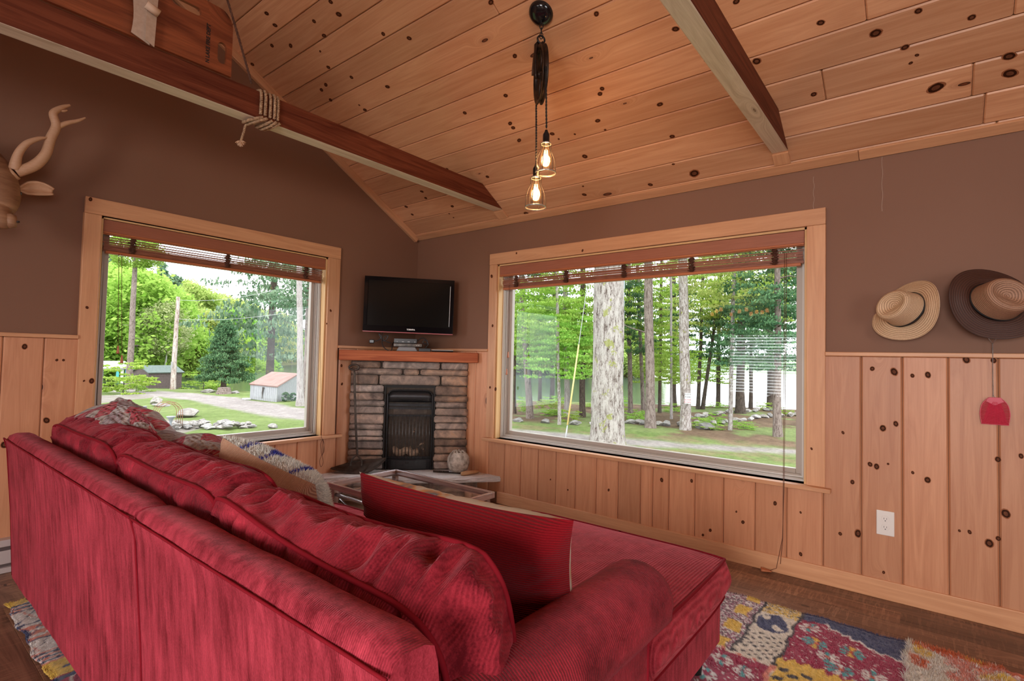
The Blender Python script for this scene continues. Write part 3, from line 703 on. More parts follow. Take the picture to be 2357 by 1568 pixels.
# shaggy pillow
def shag():
    t = thing('shaggy_pillow', 'grey-white shaggy pillow with a blue figure, beside the quilt on the sofa', 'pillow', (-2.26, -2.02, .45))
    ex = Vector((.18, -1, -.22)).normalized(); upv = Vector((-.45, -.30, 1)).normalized(); nn = ex.cross(upv).normalized(); upv = nn.cross(ex)
    Mx = frameM(Vector((-2.235, -1.94, .612)), ex, nn, upv)
    W_, H_, T_ = .45, .37, .18; f, b = pillow_grid(W_, H_, T_, seed=9, pinch=.06, n=48)
    if (Mx @ Vector((0, 1, 0))).x > (Mx @ Vector((0, -1, 0))).x: f, b = b, f
    pill(t, 'rear_panel', b, knit('linen_back', (.50, .27, .17), (.62, .40, .27), 'Y'), Mx)
    fr = pill(t, 'front_panel', f, plain('pile_base', (.45, .43, .38), .95), Mx)
    # pile tufts on the front and rolling over the edge
    V = []; Fc = []; C = []; r = random.Random(3)
    G = [[Mx @ Vector(p) for p in row] for row in f]; n = len(G)-1
    cen = Mx @ Vector((0, 0, 0)); nf = sum((G[n//2][n//2]-cen, Vector()), Vector()).normalized()
    def bluef(a, b_):
        # small standing figure: body, legs, arms
        x, z = a, b_
        return (abs(x-.52) < .045 and z > .30) or (abs((x-.52)-(z-.32)*.5) < .05 and -.2 < z < .35) or (abs((x-.52)+(z-.32)*.5) < .05 and -.2 < z < .35) or (abs(z-.72+.5*abs(x-.52)) < .05 and abs(x-.52) < .25) \
            or (abs(x+.12) < .04 and .72 < z) or (abs(z-.86) < .05 and abs(x+.12) < .14) or (abs(x+.55) < .04 and .80 < z)
    for k in range(26000):
        i, j = r.random()*(n-.01), r.random()*(n-.01); i0, j0 = int(i), int(j)
        p = G[i0][j0].lerp(G[i0+1][j0], i-i0).lerp(G[i0][j0+1].lerp(G[i0+1][j0+1], i-i0), j-j0)
        nrm = (G[i0+1][j0]-G[i0][j0]).cross(G[i0][j0+1]-G[i0][j0]); nrm = nrm.normalized() if nrm.length > 1e-9 else nf
        if nrm.dot(nf) < 0: nrm = -nrm
        a, b_ = 2*i/n-1, 2*j/n-1
        d = (nrm + Vector((r.uniform(-.5, .5), r.uniform(-.5, .5), r.uniform(-.7, .3)))).normalized(); L = r.uniform(.009, .017)
        s = Vector((r.uniform(-1, 1), r.uniform(-1, 1), r.uniform(-1, 1))).cross(d).normalized()*.0016
        q = len(V); V += [p-s, p+s, p+d*L]; Fc.append((q, q+1, q+2))
        c = (.02, .03, .30) if bluef(a, b_) else tuple(np.array((.82, .81, .74))*r.uniform(.6, 1.1))
        C += [c]*3
    me = npmesh('pile', np.array([tuple(v) for v in V]), np.array(Fc), VCOLM, cols=np.array(C)); o = link_mesh('pile', me, t); o['kind'] = 'stuff'
n_ = NT('vertex_pile'); n_.col(n_.attr('Col', 'Color')).p(rough=.95, sheen=.2); VCOLM = n_.m
shag()
# quilt
def quiltmat():
    n = NT('patchwork_quilt'); uv = n.uvc()
    v = n.n('TexVoronoi', {'Scale': 15.0, 'Randomness': .0}, voronoi_dimensions='2D', distance='CHEBYCHEV'); n.set(v, 'Vector', n.mapping(uv, (1, 1, 1), rot=(0, 0, .78)))
    sp = n.n('SeparateColor'); n.set(sp, 0, v.outputs['Color'])
    base = n.ramp(sp.outputs[0], [(0, (.30, .025, .05)), (.20, (.30, .025, .05)), (.22, (.36, .31, .28)), (.5, (.26, .21, .22)), (.66, (.44, .42, .42)), (.76, (.38, .04, .06)), (.88, (.40, .36, .33))])
    base.node.color_ramp.interpolation = 'CONSTANT'
    w = n.noise(n.mapping(uv, (90, 6, 1)), 3, 3, .6); w2 = n.noise(n.mapping(uv, (6, 90, 1)), 3, 3, .6)
    c = n.mix(n.math('MULTIPLY', n.math('GREATER_THAN', w, .56), .5), base, (.60, .55, .50)); c = n.mix(n.math('MULTIPLY', n.math('GREATER_THAN', w2, .58), .4), c, (.35, .05, .06))
    n.col(c).p(rough=.9, sheen=.08, spec=.1)
    q = n.n('TexVoronoi', {'Scale': 42.0, 'Randomness': .35}, voronoi_dimensions='2D', feature='SMOOTH_F1'); n.set(q, 'Vector', uv)
    n.bump(n.math('SUBTRACT', 1.0, q.outputs['Distance']), 1.0, .022); return n.m
def quilt():
    Ys = [-.66, -.78, -.93, -1.08, -1.22, -1.36, -1.50, -1.63, -1.74]
    Z = [.80, .855, .89, .865, .79, .785, .80, .785, .73]
    Xc = [-2.44, -2.43, -2.41, -2.39, -2.35, -2.32, -2.30, -2.29, -2.28]
    rows = []; uvs = []; n, mm = 110, 54
    for i in range(n+1):
        y = Ys[0]+(Ys[-1]-Ys[0])*i/n; zt = interp(Ys[::-1], Z[::-1], y); xc = interp(Ys[::-1], Xc[::-1], y)
        row = []; ur = []
        for j in range(mm+1):
            t = j/mm     # 0: down behind crest towards the cushion, 1: on the seat
            if t < .22: q = t/.22; x = xc-.10*(1-q); z = zt-.055*(1-q)**2
            elif t < .36: q = (t-.22)/.14; x = xc+.075*math.sin(q*PI/2); z = zt-.06*(1-math.cos(q*PI/2))
            else: q = (t-.36)/.64; x = xc+.075+.16*q; z = zt-.06-(zt-.50)*q
            fold = .022*math.sin(y*17+t*3)*smoothstep(.2, .6, t)+.016*nz(y*7, t*5, 1)+.006*nz(y*26, t*20, 3)
            row.append((x+fold, y+.02*nz(t*6, y*5, 8), z+.016*nz(y*6, t*4, 7)+.5*fold*(t < .4))); ur.append((y*1.0, t*.62))
        rows.append(row); uvs.append(ur)
    m = MB(); m.grid(rows, uvs=uvs)
    # folded lobe standing up at the far end, a rolled-over flap
    def lobe(phase, cx, cy, cz, R, L):
        R_ = []; U = []
        for i in range(46):
            u = i/45; rr = []; uu = []
            for j in range(40):
                v = j/39; a = -PI*.62+PI*1.42*v
                rad = R*(1-.45*u**1.8)*(1+.12*nz(u*3, v*4, phase))
                y = cy-L*u; x = cx+math.cos(a)*rad*.62; z = cz-.10*u*u*1.4+math.sin(a)*rad+.010*nz(u*14, v*12, phase)
                rr.append((x, y+.02*math.cos(a), z)); uu.append((y, v*.4+.2))
            R_.append(rr); U.append(uu)
        m.grid(R_, uvs=U)
    lobe(2.0, -2.385, -.86, .800, .092, .55)
    lobe(5.0, -2.36, -.80, .765, .060, .45)
    o = m.build('patchwork_quilt', quiltmat(), None, smooth=True, merge=1e-5)
    s = o.modifiers.new('s', 'SOLIDIFY'); s.thickness = .009
    tag(o, 'red and grey patchwork quilt rumpled over the sofa back cushions by the smaller window', 'quilt')
quilt()
# ---------------------------------------------------------------- corner fireplace; diagonal frame: s along the front, k depth from the corner
def D(s, k, z): return ((-k+s)/2*1.0, (-k-s)/2*1.0, z)   # k = -x-y, s = x-y ; s<0 is the left side
def dbox(m, s0, s1, k0, k1, z0, z1, **kw):
    R2 = math.sqrt(2); Md = Matrix(((1/R2, -1/R2, 0, 0), (-1/R2, -1/R2, 0, 0), (0, 0, 1, 0), (0, 0, 0, 1)))
    m.box((s0/R2, k0/R2, z0), (s1/R2, k1/R2, z1), M=Md, **kw)
R2 = math.sqrt(2)
def stone(name, cs, scale=9):
    n = NT(name); o = n.obj(); f = n.noise(o, scale, 6, .65, .5); oi = n.n('ObjectInfo').outputs['Random']
    c = n.ramp(f, [(.28, cs[0]), (.48, cs[1]), (.62, cs[2]), (.75, cs[3])])
    hs = n.n('HueSaturation'); n.set(hs, 'Value', n.math('MULTIPLY_ADD', oi, .7, .65)); n.set(hs, 'Saturation', n.math('MULTIPLY_ADD', n.math('FRACT', n.math('MULTIPLY', oi, 7.3)), .7, .55)); n.set(hs, 'Color', c)
    n.col(hs.outputs[0]).p(rough=.8); n.bump(n.noise(o, 38, 6, .7), .6, .012); return n.m
STONE = stone('ledge_stone', [(.10, .075, .065), (.28, .205, .165), (.46, .32, .24), (.52, .31, .20)])
fs = thing('stone_fireplace_surround', 'brown ledgestone fireplace surround in the corner under the mantel', 'fireplace', (-.35, -.35, 0))
m = MB(); 
m.prism([(0, 0), (-.645, 0), (0, -.645)], .205, 1.055, lambda u, v, h: (u-.016, v-.016, h))
mort = m.build('mortar_backing', speck('mortar', (.05, .038, .03), (.09, .07, .055), 40, .95), fs)
del mort
def rock_block(s0, s1, k, z0, z1, dep=.042, seed=0):
    m = MB(); dbox(m, s0, s1, k-dep, k, z0, z1); me = m.mesh('stone', STONE, True, 1e-5); bm = bmesh.new(); bm.from_mesh(me)
    bmesh.ops.bevel(bm, geom=list(bm.edges), offset=.007, segments=2, affect='EDGES')
    bmesh.ops.subdivide_edges(bm, edges=[e for e in bm.edges if e.calc_length() > .03], cuts=7, use_grid_fill=True)
    for v in bm.verts:
        p = v.co*14+Vector((seed*3.1, 0, 0)); dd = noise.noise(p)*.009+noise.noise(p*2.7)*.005
        v.co += Vector((-1, -1, .25)).normalized()*dd+Vector((0, 0, noise.noise(p*1.3+Vector((9, 2, 1)))*.003))
    bm.to_mesh(me); bm.free(); me.polygons.foreach_set('use_smooth', np.ones(len(me.polygons), bool))
    return link_mesh('stone', me, fs)
KS = .715; SE = .652
# rows above the opening (pixel measured splits expressed as fractions of the width)
def fx(px): return -SE+(px-797)/(1085-797)*2*SE
rows_ = [(1.000, 1.052, (799, 869, 875, 1014, 1018, 1084)), (.951, .995, (800, 922, 926, 963, 967, 1084)), (.872, .946, (800, 865, 868, 1015, 1019, 1084))]
sd_ = 1
for z0, z1, sp in rows_:
    for a, b in zip(sp[::2], sp[1::2]):
        rock_block(fx(a), fx(b), KS+random.uniform(-.006, .008), z0, z1, seed=sd_); sd_ += 1
for lo, hi, zs in ((799, 881, (.868, .808, .745, .700, .640, .560, .515, .465, .43, .365, .315, .27, .207)), (1005, 1085, (.868, .79, .74, .692, .63, .575, .52, .45, .39, .33, .27, .207))):
    for a, b in zip(zs, zs[1:]):
        if a-b < .03: continue
        rock_block(fx(lo+random.uniform(-2, 2)), fx(hi+random.uniform(-3, 2)), KS+random.uniform(-.008, .01), b+.003, a-.003, seed=sd_); sd_ += 1
# hearth slab + pedestal
SL_ = stone('hearth_slate', [(.44, .43, .42), (.58, .57, .57), (.66, .65, .65), (.72, .71, .70)], 5)
hs = thing('hearth_slab', 'grey split-edge stone hearth slab across the corner', 'hearth', (-.5, -.5, 0))
m = MB(); pts = [(-.005, -.005), (-.965, -.005), (-.985, -.05)]
for i in range(1, 24):
    t = i/24; x = -.985+t*(.985-.05); y = -.05+t*(-1.0+.05); pts.append((x-.012*nz(t*9, 1)-.03*math.sin(PI*t), y-.012*nz(t*9, 5)-.03*math.sin(PI*t)))
pts += [(-.05, -1.0), (-.005, -1.03)]
m.prism(pts, .165, .204, lambda u, v, h: (u, v, h)); o = m.build('slab', SL_, hs, merge=1e-5)
bm = bmesh.new(); bm.from_mesh(o.data); bmesh.ops.subdivide_edges(bm, edges=[e for e in bm.edges if abs(e.verts[0].co.z-e.verts[1].co.z) > .02], cuts=4)
bmesh.ops.triangulate(bm, faces=[f for f in bm.faces if len(f.verts) > 4])
for v in bm.verts:
    if .168 < v.co.z < .203: v.co += Vector((-1, -1, 0))*(.010*ridged(v.co.x*30, v.co.y*30, v.co.z*60)-.004)
bm.to_mesh(o.data); bm.free()
m = MB(); m.prism([(-.02, -.02), (-.80, -.02), (-.80, -.09), (-.09, -.80), (-.02, -.80)], 0, .164, lambda u, v, h: (u, v, h)); m.build('pedestal', STONE, hs)
# mantel
m = MB(); m.prism([(-.02, -.035), (-.79, -.035), (-.79, -.045), (-.045, -.79), (-.035, -.79), (-.035, -.02)], 1.058, 1.137, lambda u, v, h: (u, v, h))
m = MB(); dbox(m, -.752, .752, .45, .835, 1.058, 1.137, g=0)
# clip the beam where it would pass through the walls
me = m.mesh('mantel', MANT, False, 1e-5); bm = bmesh.new(); bm.from_mesh(me)
for co, no in (((-.033, 0, 0), (1, 0, 0)), ((0, -.033, 0), (0, 1, 0))):
    g = bmesh.ops.bisect_plane(bm, geom=bm.verts[:]+bm.edges[:]+bm.faces[:], plane_co=co, plane_no=no, clear_outer=True)
    ed = [e for e in g['geom_cut'] if isinstance(e, bmesh.types.BMEdge)]; bmesh.ops.contextual_create(bm, geom=ed)
bm.to_mesh(me); bm.free()
o = link_mesh('mantel_shelf', me); b_ = o.modifiers.new('b', 'BEVEL'); b_.width = .004; b_.segments = 2; b_.limit_method = 'ANGLE'
tag(o, 'reddish brown wood mantel beam above the stone fireplace', 'mantel')
# fire box insert
fb = thing('gas_fireplace_insert', 'black cast iron gas fire insert with log grate and drawer', 'fireplace insert', (-.36, -.36, .2))
K = .70
o_s0, o_s1 = fx(881), fx(1005)
m = MB(); dbox(m, o_s0, o_s1, K-.16, K-.15, .207, .868); dbox(m, o_s0, o_s0+.018, K-.15, K+.005, .207, .868); dbox(m, o_s1-.018, o_s1, K-.15, K+.005, .207, .868); dbox(m, o_s0, o_s1, K-.15, K+.0, .85, .868)
m.build('firebox', plain('soot_black', (.008, .007, .007), .7), fb)
def arc_panel(m, s0, s1, k, bulge, z0, z1, th=.008, n=16):
    out = []; 
    for i in range(n+1):
        t = i/n; s = s0+(s1-s0)*t; kk_ = k+bulge*(1-(2*t-1)**2)
        out.append([D(s, kk_, z0), D(s, kk_, z1), D(s, kk_-th*1.4, z1), D(s, kk_-th*1.4, z0)])
    m.grid(out, closed_v=True); m.add(out[0], [(0, 1, 2, 3)]); m.add(out[-1], [(3, 2, 1, 0)])
a, b = fx(889), fx(999)
m = MB(); 
hood = []
for i in range(25):
    t = i/24; s = a+.004+(b-a-.008)*t; w = min(t, 1-t); zt = .79+.035*math.sqrt(max(0, 1-(1-min(1, w/.16))**2)); hood.append([D(s, K+.005, .735), D(s, K+.002, zt), D(s, K-.03, zt), D(s, K-.02, .735)])
m.grid(hood, closed_v=True); 
HM = NT('hood_mesh'); ck = HM.n('TexChecker', {'Scale': 150.0}); HM.set(ck, 'Vector', HM.obj()); HM.col(HM.mix(ck.outputs['Fac'], (.015, .015, .016), (.07, .07, .075))).p(rough=.4, metal=.7)
m.build('hood', HM.m, fb, smooth=True)
m = MB(); m.tube([D(a+.004+(b-a-.008)*i/24, K+.012, .79+.040*math.sqrt(max(0, 1-(1-min(1, min(i/24, 1-i/24)/.16))**2))) for i in range(25)], .005, 8); m.build('hood_rim', BLACKM, fb, smooth=True)
m = MB(); arc_panel(m, a, b, K, .03, .705, .725, .012); arc_panel(m, a+.01, b-.01, K-.01, .02, .68, .695, .01); arc_panel(m, a, b, K, .03, .625, .638, .012); m.build('louvre', BLACKM, fb, smooth=False)
m = MB(); arc_panel(m, a+.02, b-.02, K-.03, .02, .64, .68, .006); m.build('canopy_plate', IRON, fb)
for s in (a-.006, b-.010):
    m = MB(); dbox(m, s, s+.016, K-.02, K+.018, .207, .80); m.build('side_post', BLACKM, fb, bevel=.003)
nb = 13
for i in range(nb):
    t = (i+.5)/nb; s = a+.008+(b-a-.016)*t; k = K+.03*(1-(2*t-1)**2)
    m = MB(); m.tube([D(s, k, .30), D(s, k, .635)], .0028, 6); m.build('grate_bar', plain('grate_steel', (.09, .09, .09), .3, .8) if i == 0 else bpy.data.materials['grate_steel'], fb, smooth=True)
m = MB(); arc_panel(m, a, b, K, .032, .295, .312, .012); arc_panel(m, a, b, K-.005, .03, .207, .292, .01); m.build('lower_panel', BLACKM, fb)
dr = MB(); arc_panel(dr, a+.055, b-.055, K+.007, .026, .215, .282, .008); dr_o = dr.build('drawer', speck('drawer_iron', (.03, .032, .034), (.045, .048, .05), 50, .45, .5), fb)
m = MB(); m.tube([D(-.02, K+.040, .265), D(-.01, K+.042, .261), D(.01, K+.042, .261), D(.02, K+.040, .265)], .002, 6); m.build('drawer_pull', BLACKM, dr_o, smooth=True)
LOG = speck('ceramic_log', (.07, .04, .025), (.50, .38, .27), 22, .9, 0, .9, stretch=(1, 1, 1))
def log(p0, p1, r, seed, name='log', mat=None, parent=fb):
    p0, p1 = Vector(p0), Vector(p1); N = 26; pts = [p0.lerp(p1, i/(N-1))+Vector((0, 0, .012*math.sin(i*.5+seed))) for i in range(N)]
    m = MB(); m.tube(pts, [r*(1+.18*nz(i*.35, seed))*(.75 if i in (0, N-1) else 1) for i in range(N)], 14)
    me = m.mesh(name, mat or LOG, True)
    for v in me.vertices: v.co += Vector((nz(v.co.x*60, v.co.y*60, v.co.z*60+seed), nz(v.co.y*50, v.co.z*60, seed), nz(v.co.x*60, v.co.z*50, seed+4)))*.006
    return link_mesh(name, me, parent)
log(D(-.17, K-.03, .345), D(.12, K-.02, .340), .030, 1); log(D(-.14, K-.07, .36), D(.18, K-.06, .40), .028, 2)
log(D(-.15, K-.09, .42), D(.10, K-.06, .515), .030, 3); log(D(.06, K-.08, .45), D(.17, K-.05, .36), .022, 4); log(D(-.18, K-.06, .42), D(-.13, K-.03, .335), .018, 5)
m = MB(); dbox(m, a+.02, b-.02, K-.14, K-.01, .27, .315); m.build('burner_tray', plain('ember_bed', (.10, .07, .05), .9), fb)

# ---------------------------------------------------------------- things on the hearth and mantel
pan = thing('iron_scoop', 'long-handled dark iron coal scoop standing at the left of the hearth', 'shovel', D(-.56, .88, .205))
rows = []
for i in range(33):
    u = -1+2*i/32; r = []
    for j in range(9):
        v = j/8; half = .145
        s = u; zb = .206+(.055+.02*u)*u*u+.012*(u+1)*u*u; zt = .292+.025*u-.03*(u<0)*u*u+.004*nz(u*4, 2)
        z = zb*(1-v)+max(zt, zb+.001)*v; k = .90-.05*math.sin(v*PI*.5)+.06*(1-v)**2*(1-u*u)
        r.append(D(-.505+u*.285, k-.03, z))
    rows.append(r)
m = MB(); m.grid(rows); o = m.build('blade', IRON, pan, smooth=True); s_ = o.modifiers.new('s', 'SOLIDIFY'); s_.thickness = .004
hs0 = -.535
hpts = [D(hs0+.01*R2, .84, .335), D(hs0-.02, .82, .6), D(hs0-.055, .80, .985)]
m = MB(); m.tube(catmull(hpts, 8), .0085, 8); m.build('shaft', IRON, pan, smooth=True)
m = MB(); m.tube(catmull([D(hs0-.045, .90, .262), D(hs0-.04, .88, .30), D(hs0+.012, .862, .338), D(hs0+.065, .88, .30), D(hs0+.07, .90, .262)], 8), .007, 8); m.build('yoke', IRON, pan, smooth=True)
m = MB(); lp = [D(hs0-.058+.052*math.cos(a_), .80, 1.003+.020*math.sin(a_)) for a_ in np.linspace(0, 2*PI, 25)]; m.tube(lp, .008, 8, cap=False); m.build('grip', IRON, pan, smooth=True)
# round stone jar
BALL = speck('mottled_stone', (.16, .12, .09), (.62, .54, .46), 26, .7, 0, .35)
jar = thing('round_stone_jar', 'round mottled stone jar with a puckered top on the right of the hearth', 'jar', D(.58, .88, .204))
c = Vector(D(.565, .87, .296)); m = MB(); m.lathe([(.0001, -.085), (.045, -.08), (.075, -.055), (.087, -.01), (.084, .03), (.066, .06), (.045, .072), (.03, .070), (.0001, .066)], c, 28); m.build('body', BALL, jar, smooth=True)
m = MB()
for k in range(9):
    a_ = 2*PI*k/9; m.tube(catmull([c+Vector((.016*math.cos(a_), .016*math.sin(a_), .066)), c+Vector((.034*math.cos(a_), .034*math.sin(a_), .080)), c+Vector((.052*math.cos(a_+.2), .052*math.sin(a_+.2), .066))], 5), [.006]*11, 6)
m.build('rim_knobs', BALL, jar, smooth=True)
tool = thing('serrated_tool', 'rusty serrated tool with a wooden handle under the round jar', 'saw', D(.62, .98, .205))
t0, t1 = Vector(D(.30, .84, .209)), Vector(D(.68, .93, .209)); h0, h1 = Vector(D(.78, .90, .222)), Vector(D(.60, 1.02, .222))
m = MB(); m.tube([t0, t0.lerp(t1, .5), t1], [.004, .005, .006], 6)
for i in range(10): p = t0.lerp(t1, i/22); m.box((p.x-.004, p.y-.004, .206), (p.x+.004, p.y+.004, .222))
m.build('blade', IRON, tool)
m = MB(); m.tube([h0, h0.lerp(h1, .3), h0.lerp(h1, .7), h1], [.014, .016, .017, .015], 10); m.build('handle', wood('handle_wood', (.55, .33, .16), (.40, .21, .10), knots=.1), tool, smooth=True)

# TV
tv = thing('television', 'black flat-screen television mounted in the corner above the mantel', 'television', D(0, .6, 1.28))
pTL, pTR, pBR, pBL = [Vector(p) for p in ((-.628, -.098, 1.728), (-.108, -.572, 1.716), (-.106, -.574, 1.285), (-.620, -.100, 1.290))]
ex = ((pTR-pTL)+(pBR-pBL)).normalized(); cz = (pTL+pTR+pBL+pBR)/4; upz = ((pTL-pBL)+(pTR-pBR)).normalized(); nn = ex.cross(upz).normalized(); upz = nn.cross(ex)
if nn.dot(CAM-cz) < 0: nn = -nn
WT, HT = (pTR-pTL).length/2, ((pTL-pBL).length+(pTR-pBR).length)/4
MT = Matrix(((ex.x, nn.x, upz.x, cz.x), (ex.y, nn.y, upz.y, cz.y), (ex.z, nn.z, upz.z, cz.z), (0, 0, 0, 1)))
GLOSSB = plain('gloss_black', (.004, .004, .005), .07, spec=.35)
m = MB(); t = .030
for a0, b0 in (((-WT, -.045, -HT), (WT, 0, -HT+.048)), ((-WT, -.045, HT-.030), (WT, 0, HT)), ((-WT, -.045, -HT+.048), (-WT+t, 0, HT-.030)), ((WT-t, -.045, -HT+.048), (WT, 0, HT-.030))): m.box(a0, b0, M=MT)
m.build('bezel', GLOSSB, tv, bevel=.003)
m = MB(); m.box((-WT+t, -.03, -HT+.048), (WT-t, -.006, HT-.03), M=MT); m.build('screen', plain('screen_black', (.008, .007, .006), .10, spec=.22), tv)
m = MB(); m.box((-WT, -.03, -HT-.007), (WT, .003, -HT+.001), M=MT); m.build('lower_strip', plain('red_gloss_strip', (.40, .12, .13), .15, spec=.6), tv, bevel=.002)
m = MB(); m.box((-WT*.7, -.085, -HT+.05), (WT*.7, -.045, HT-.06), M=MT); m.build('housing', BLACKP, tv, bevel=.01)
m = MB(); m.box((WT-t-.003, -.003, -HT+.06), (WT-t, .0005, HT-.05), M=MT); m.build('bezel_edge', plain('silver_edge', (.4, .4, .4), .3, .8), tv)
def text(s, size, parent, mat, Mx, name='logo', ext=.0005, bold=0):
    cu = bpy.data.curves.new(name, 'FONT'); cu.body = s; cu.size = size; cu.extrude = ext; cu.align_x = 'CENTER'; cu.align_y = 'CENTER'; cu.offset = bold
    tmp = bpy.data.objects.new('tmp_text', cu); SC.collection.objects.link(tmp); dg = bpy.context.evaluated_depsgraph_get(); me = bpy.data.meshes.new_from_object(tmp.evaluated_get(dg)); bpy.data.objects.remove(tmp)
    me.transform(Mx); me.materials.clear(); me.materials.append(mat); return link_mesh(name, me, parent)
MX = Matrix(((ex.x, upz.x, nn.x, 0), (ex.y, upz.y, nn.y, 0), (ex.z, upz.z, nn.z, 0), (0, 0, 0, 1)))
def TVp(a_, b_, c_): return Matrix.Translation(MT @ Vector((a_, b_, c_))) @ MX
text('TOSHIBA', .0155, tv, plain('logo_silver', (.75, .72, .7), .3, .3), TVp(.02, .001, -HT+.022), bold=.0006)
m = MB(); m.tube([cz-nn*.08, Vector((-.10, -.10, cz.z))], .02, 8); m.box((-.16, -.16, cz.z-.08), (-.03, -.03, cz.z+.08)); m.build('wall_mount', BLACKM, tv)
# boxes under the TV
gm = plain('grey_plastic', (.17, .165, .165), .4)
rs = thing('grey_riser', 'small grey tapered stand on the mantel under the cable boxes', 'stand', D(0, .70, 1.138))
m = MB(); P = [D(-.16, .72, 1.138), D(.08, .72, 1.138), D(.05, .72, 1.172), D(-.13, .72, 1.172)]; Q = [D(-.16, .60, 1.138), D(.08, .60, 1.138), D(.05, .60, 1.172), D(-.13, .60, 1.172)]
m.add(P+Q, [(0, 1, 2, 3), (7, 6, 5, 4), (0, 4, 5, 1), (1, 5, 6, 2), (2, 6, 7, 3), (3, 7, 4, 0)]); m.build('stand_body', gm, rs, bevel=.004)
def device(name, label, s0, s1, k0, k1, z0, z1, face, leds):
    t = thing(name, label, 'cable box', D((s0+s1)/2, (k0+k1)/2, z0)); m = MB(); dbox(m, s0, s1, k0, k1, z0, z1); m.build('case', BLACKP, t, bevel=.002)
    m = MB(); dbox(m, s0, s1, k1, k1+.003, z0+.002, z1-.002); fo = m.build('front_panel', face, t)
    for q in leds: m = MB(); dbox(m, s0+(s1-s0)*q, s0+(s1-s0)*q+.010, k1+.003, k1+.0045, z0+.008, z0+.013); m.build('button', plain('button_grey', (.45, .45, .45), .4) if 'button_grey' not in bpy.data.materials else bpy.data.materials['button_grey'], t)
device('dvd_player', 'thin black disc player lying on the grey stand', -.185, .125, .58, .71, 1.174, 1.199, speck('marbled_reflection', (.02, .018, .015), (.20, .16, .12), 30, .2), (.8, .87))
device('cable_receiver', 'small black receiver with rounded buttons on top of the disc player', -.185, .065, .58, .70, 1.202, 1.238, BLACKP, (.12, .35, .4, .6, .65, .9))
for q_, (s_a, s_b) in enumerate(((.13, .25),)):
    device('black_power_box', 'flat black box on the mantel to the right of the grey stand', .09, .22, .58, .68, 1.138, 1.165, BLACKP, ())
rem = thing('remote_control', 'white rimmed dark remote lying on the right of the mantel', 'remote', D(.34, .70, 1.138))
m = MB(); dbox(m, .235, .475, .69, .74, 1.1385, 1.150); m.build('case', BLACKP, rem, bevel=.005, seg=3)
m = MB(); dbox(m, .230, .478, .686, .742, 1.150, 1.156); m.build('rim', plain('off_white_plastic', (.62, .58, .52), .4), rem, bevel=.003)
def cable(label, pts, r=.0035, name='cable', mat=None, cat='cable'):
    m = MB(); m.tube(catmull(pts, 8), r, 6); return tag(m.build(name, mat or BLACKP, None, smooth=True), label, cat)
pl_ = thing('power_plug', 'black power plug with tangled cord hanging left under the television', 'power cord', D(-.44, .62, 1.19))
m = MB(); dbox(m, -.46, -.405, .66, .68, 1.195, 1.225); m.build('plug', BLACKP, pl_, bevel=.005)
m = MB(); m.tube(catmull([D(-.41, .67, 1.21), D(-.36, .66, 1.222), D(-.33, .66, 1.25), D(-.36, .66, 1.272), D(-.33, .66, 1.235), D(-.30, .66, 1.215), D(-.27, .66, 1.235), D(-.26, .66, 1.26), D(-.30, .66, 1.25), D(-.30, .66, 1.22), D(-.22, .66, 1.20)], 8), .004, 6); m.build('cord', BLACKP, pl_, smooth=True)
cable('thin black cable looping from the television down to the mantel', [D(-.32, .66, 1.29), D(-.32, .68, 1.22), D(-.30, .70, 1.17), D(-.25, .71, 1.142), D(-.21, .71, 1.142), D(-.205, .68, 1.19), D(-.19, .62, 1.215)])
cable('black cable coiled to the right of the receiver', [D(.07, .64, 1.22), D(.10, .64, 1.242), D(.14, .64, 1.246), D(.18, .64, 1.225), D(.17, .64, 1.20), D(.13, .64, 1.21), D(.15, .64, 1.232), D(.19, .64, 1.20), D(.16, .64, 1.17)], .004)

# ---------------------------------------------------------------- coffee table
TW = wood('table_metal', (.34, .20, .155), (.15, .085, .07), knots=.0, rough=.25, spec=.8)
CHR = plain('dull_chrome', (.35, .30, .30), .25, .9)
ct = thing('coffee_table', 'low glass-topped coffee table with bronze frame in front of the fireplace', 'coffee table', (-1.28, -1.46, 0))
x0, x1, y0, y1, zt = -1.515, -1.052, -1.85, -1.075, .42
m = MB()
for a0, b0, g in (((x0, y0, zt-.028), (x0+.022, y1, zt), 1), ((x1-.022, y0, zt-.028), (x1, y1, zt), 1), ((x0+.022, y0, zt-.028), (x1-.022, y0+.022, zt), 0), ((x0+.022, y1-.022, zt-.028), (x1-.022, y1, zt), 0)): m.box(a0, b0, g=g)
m.build('top_frame', TW, ct, bevel=.002)
m = MB()
for a0, b0 in (((x0-.001, y0, zt-.001), (x0+.004, y1, zt+.002)), ((x1-.004, y0, zt-.001), (x1+.001, y1, zt+.002)), ((x0, y0-.001, zt-.001), (x1, y0+.004, zt+.002)), ((x0, y1-.004, zt-.001), (x1, y1+.001, zt+.002))): m.box(a0, b0)
m.build('edge_strip', plain('bright_edge', (.55, .50, .52), .2, .9), ct)
m = MB(); m.box((x0+.018, y0+.018, zt-.016), (x1-.018, y1-.018, zt-.010)); m.build('glass_top', GLASS, ct)
for px_, py_ in ((x0+.03, y0+.03), (x0+.03, y1-.03), (x1-.03, y0+.03), (x1-.03, y1-.03)):
    m = MB(); m.box((px_-.014, py_-.014, 0.014), (px_+.014, py_+.014, zt-.028), g=2); m.build('leg', TW, ct, bevel=.003)
for a0, b0 in (((x0+.03, y0+.03, zt-.06), (x0+.03, y1-.03, zt-.06)), ((x1-.03, y0+.03, zt-.06), (x1-.03, y1-.03, zt-.06)), ((x0+.03, y0+.03, zt-.06), (x1-.03, y0+.03, zt-.06)), ((x0+.03, y1-.03, zt-.06), (x1-.03, y1-.03, zt-.06))):
    m = MB(); m.tube([a0, b0], .009, 8); m.build('rail', CHR, ct, smooth=True)
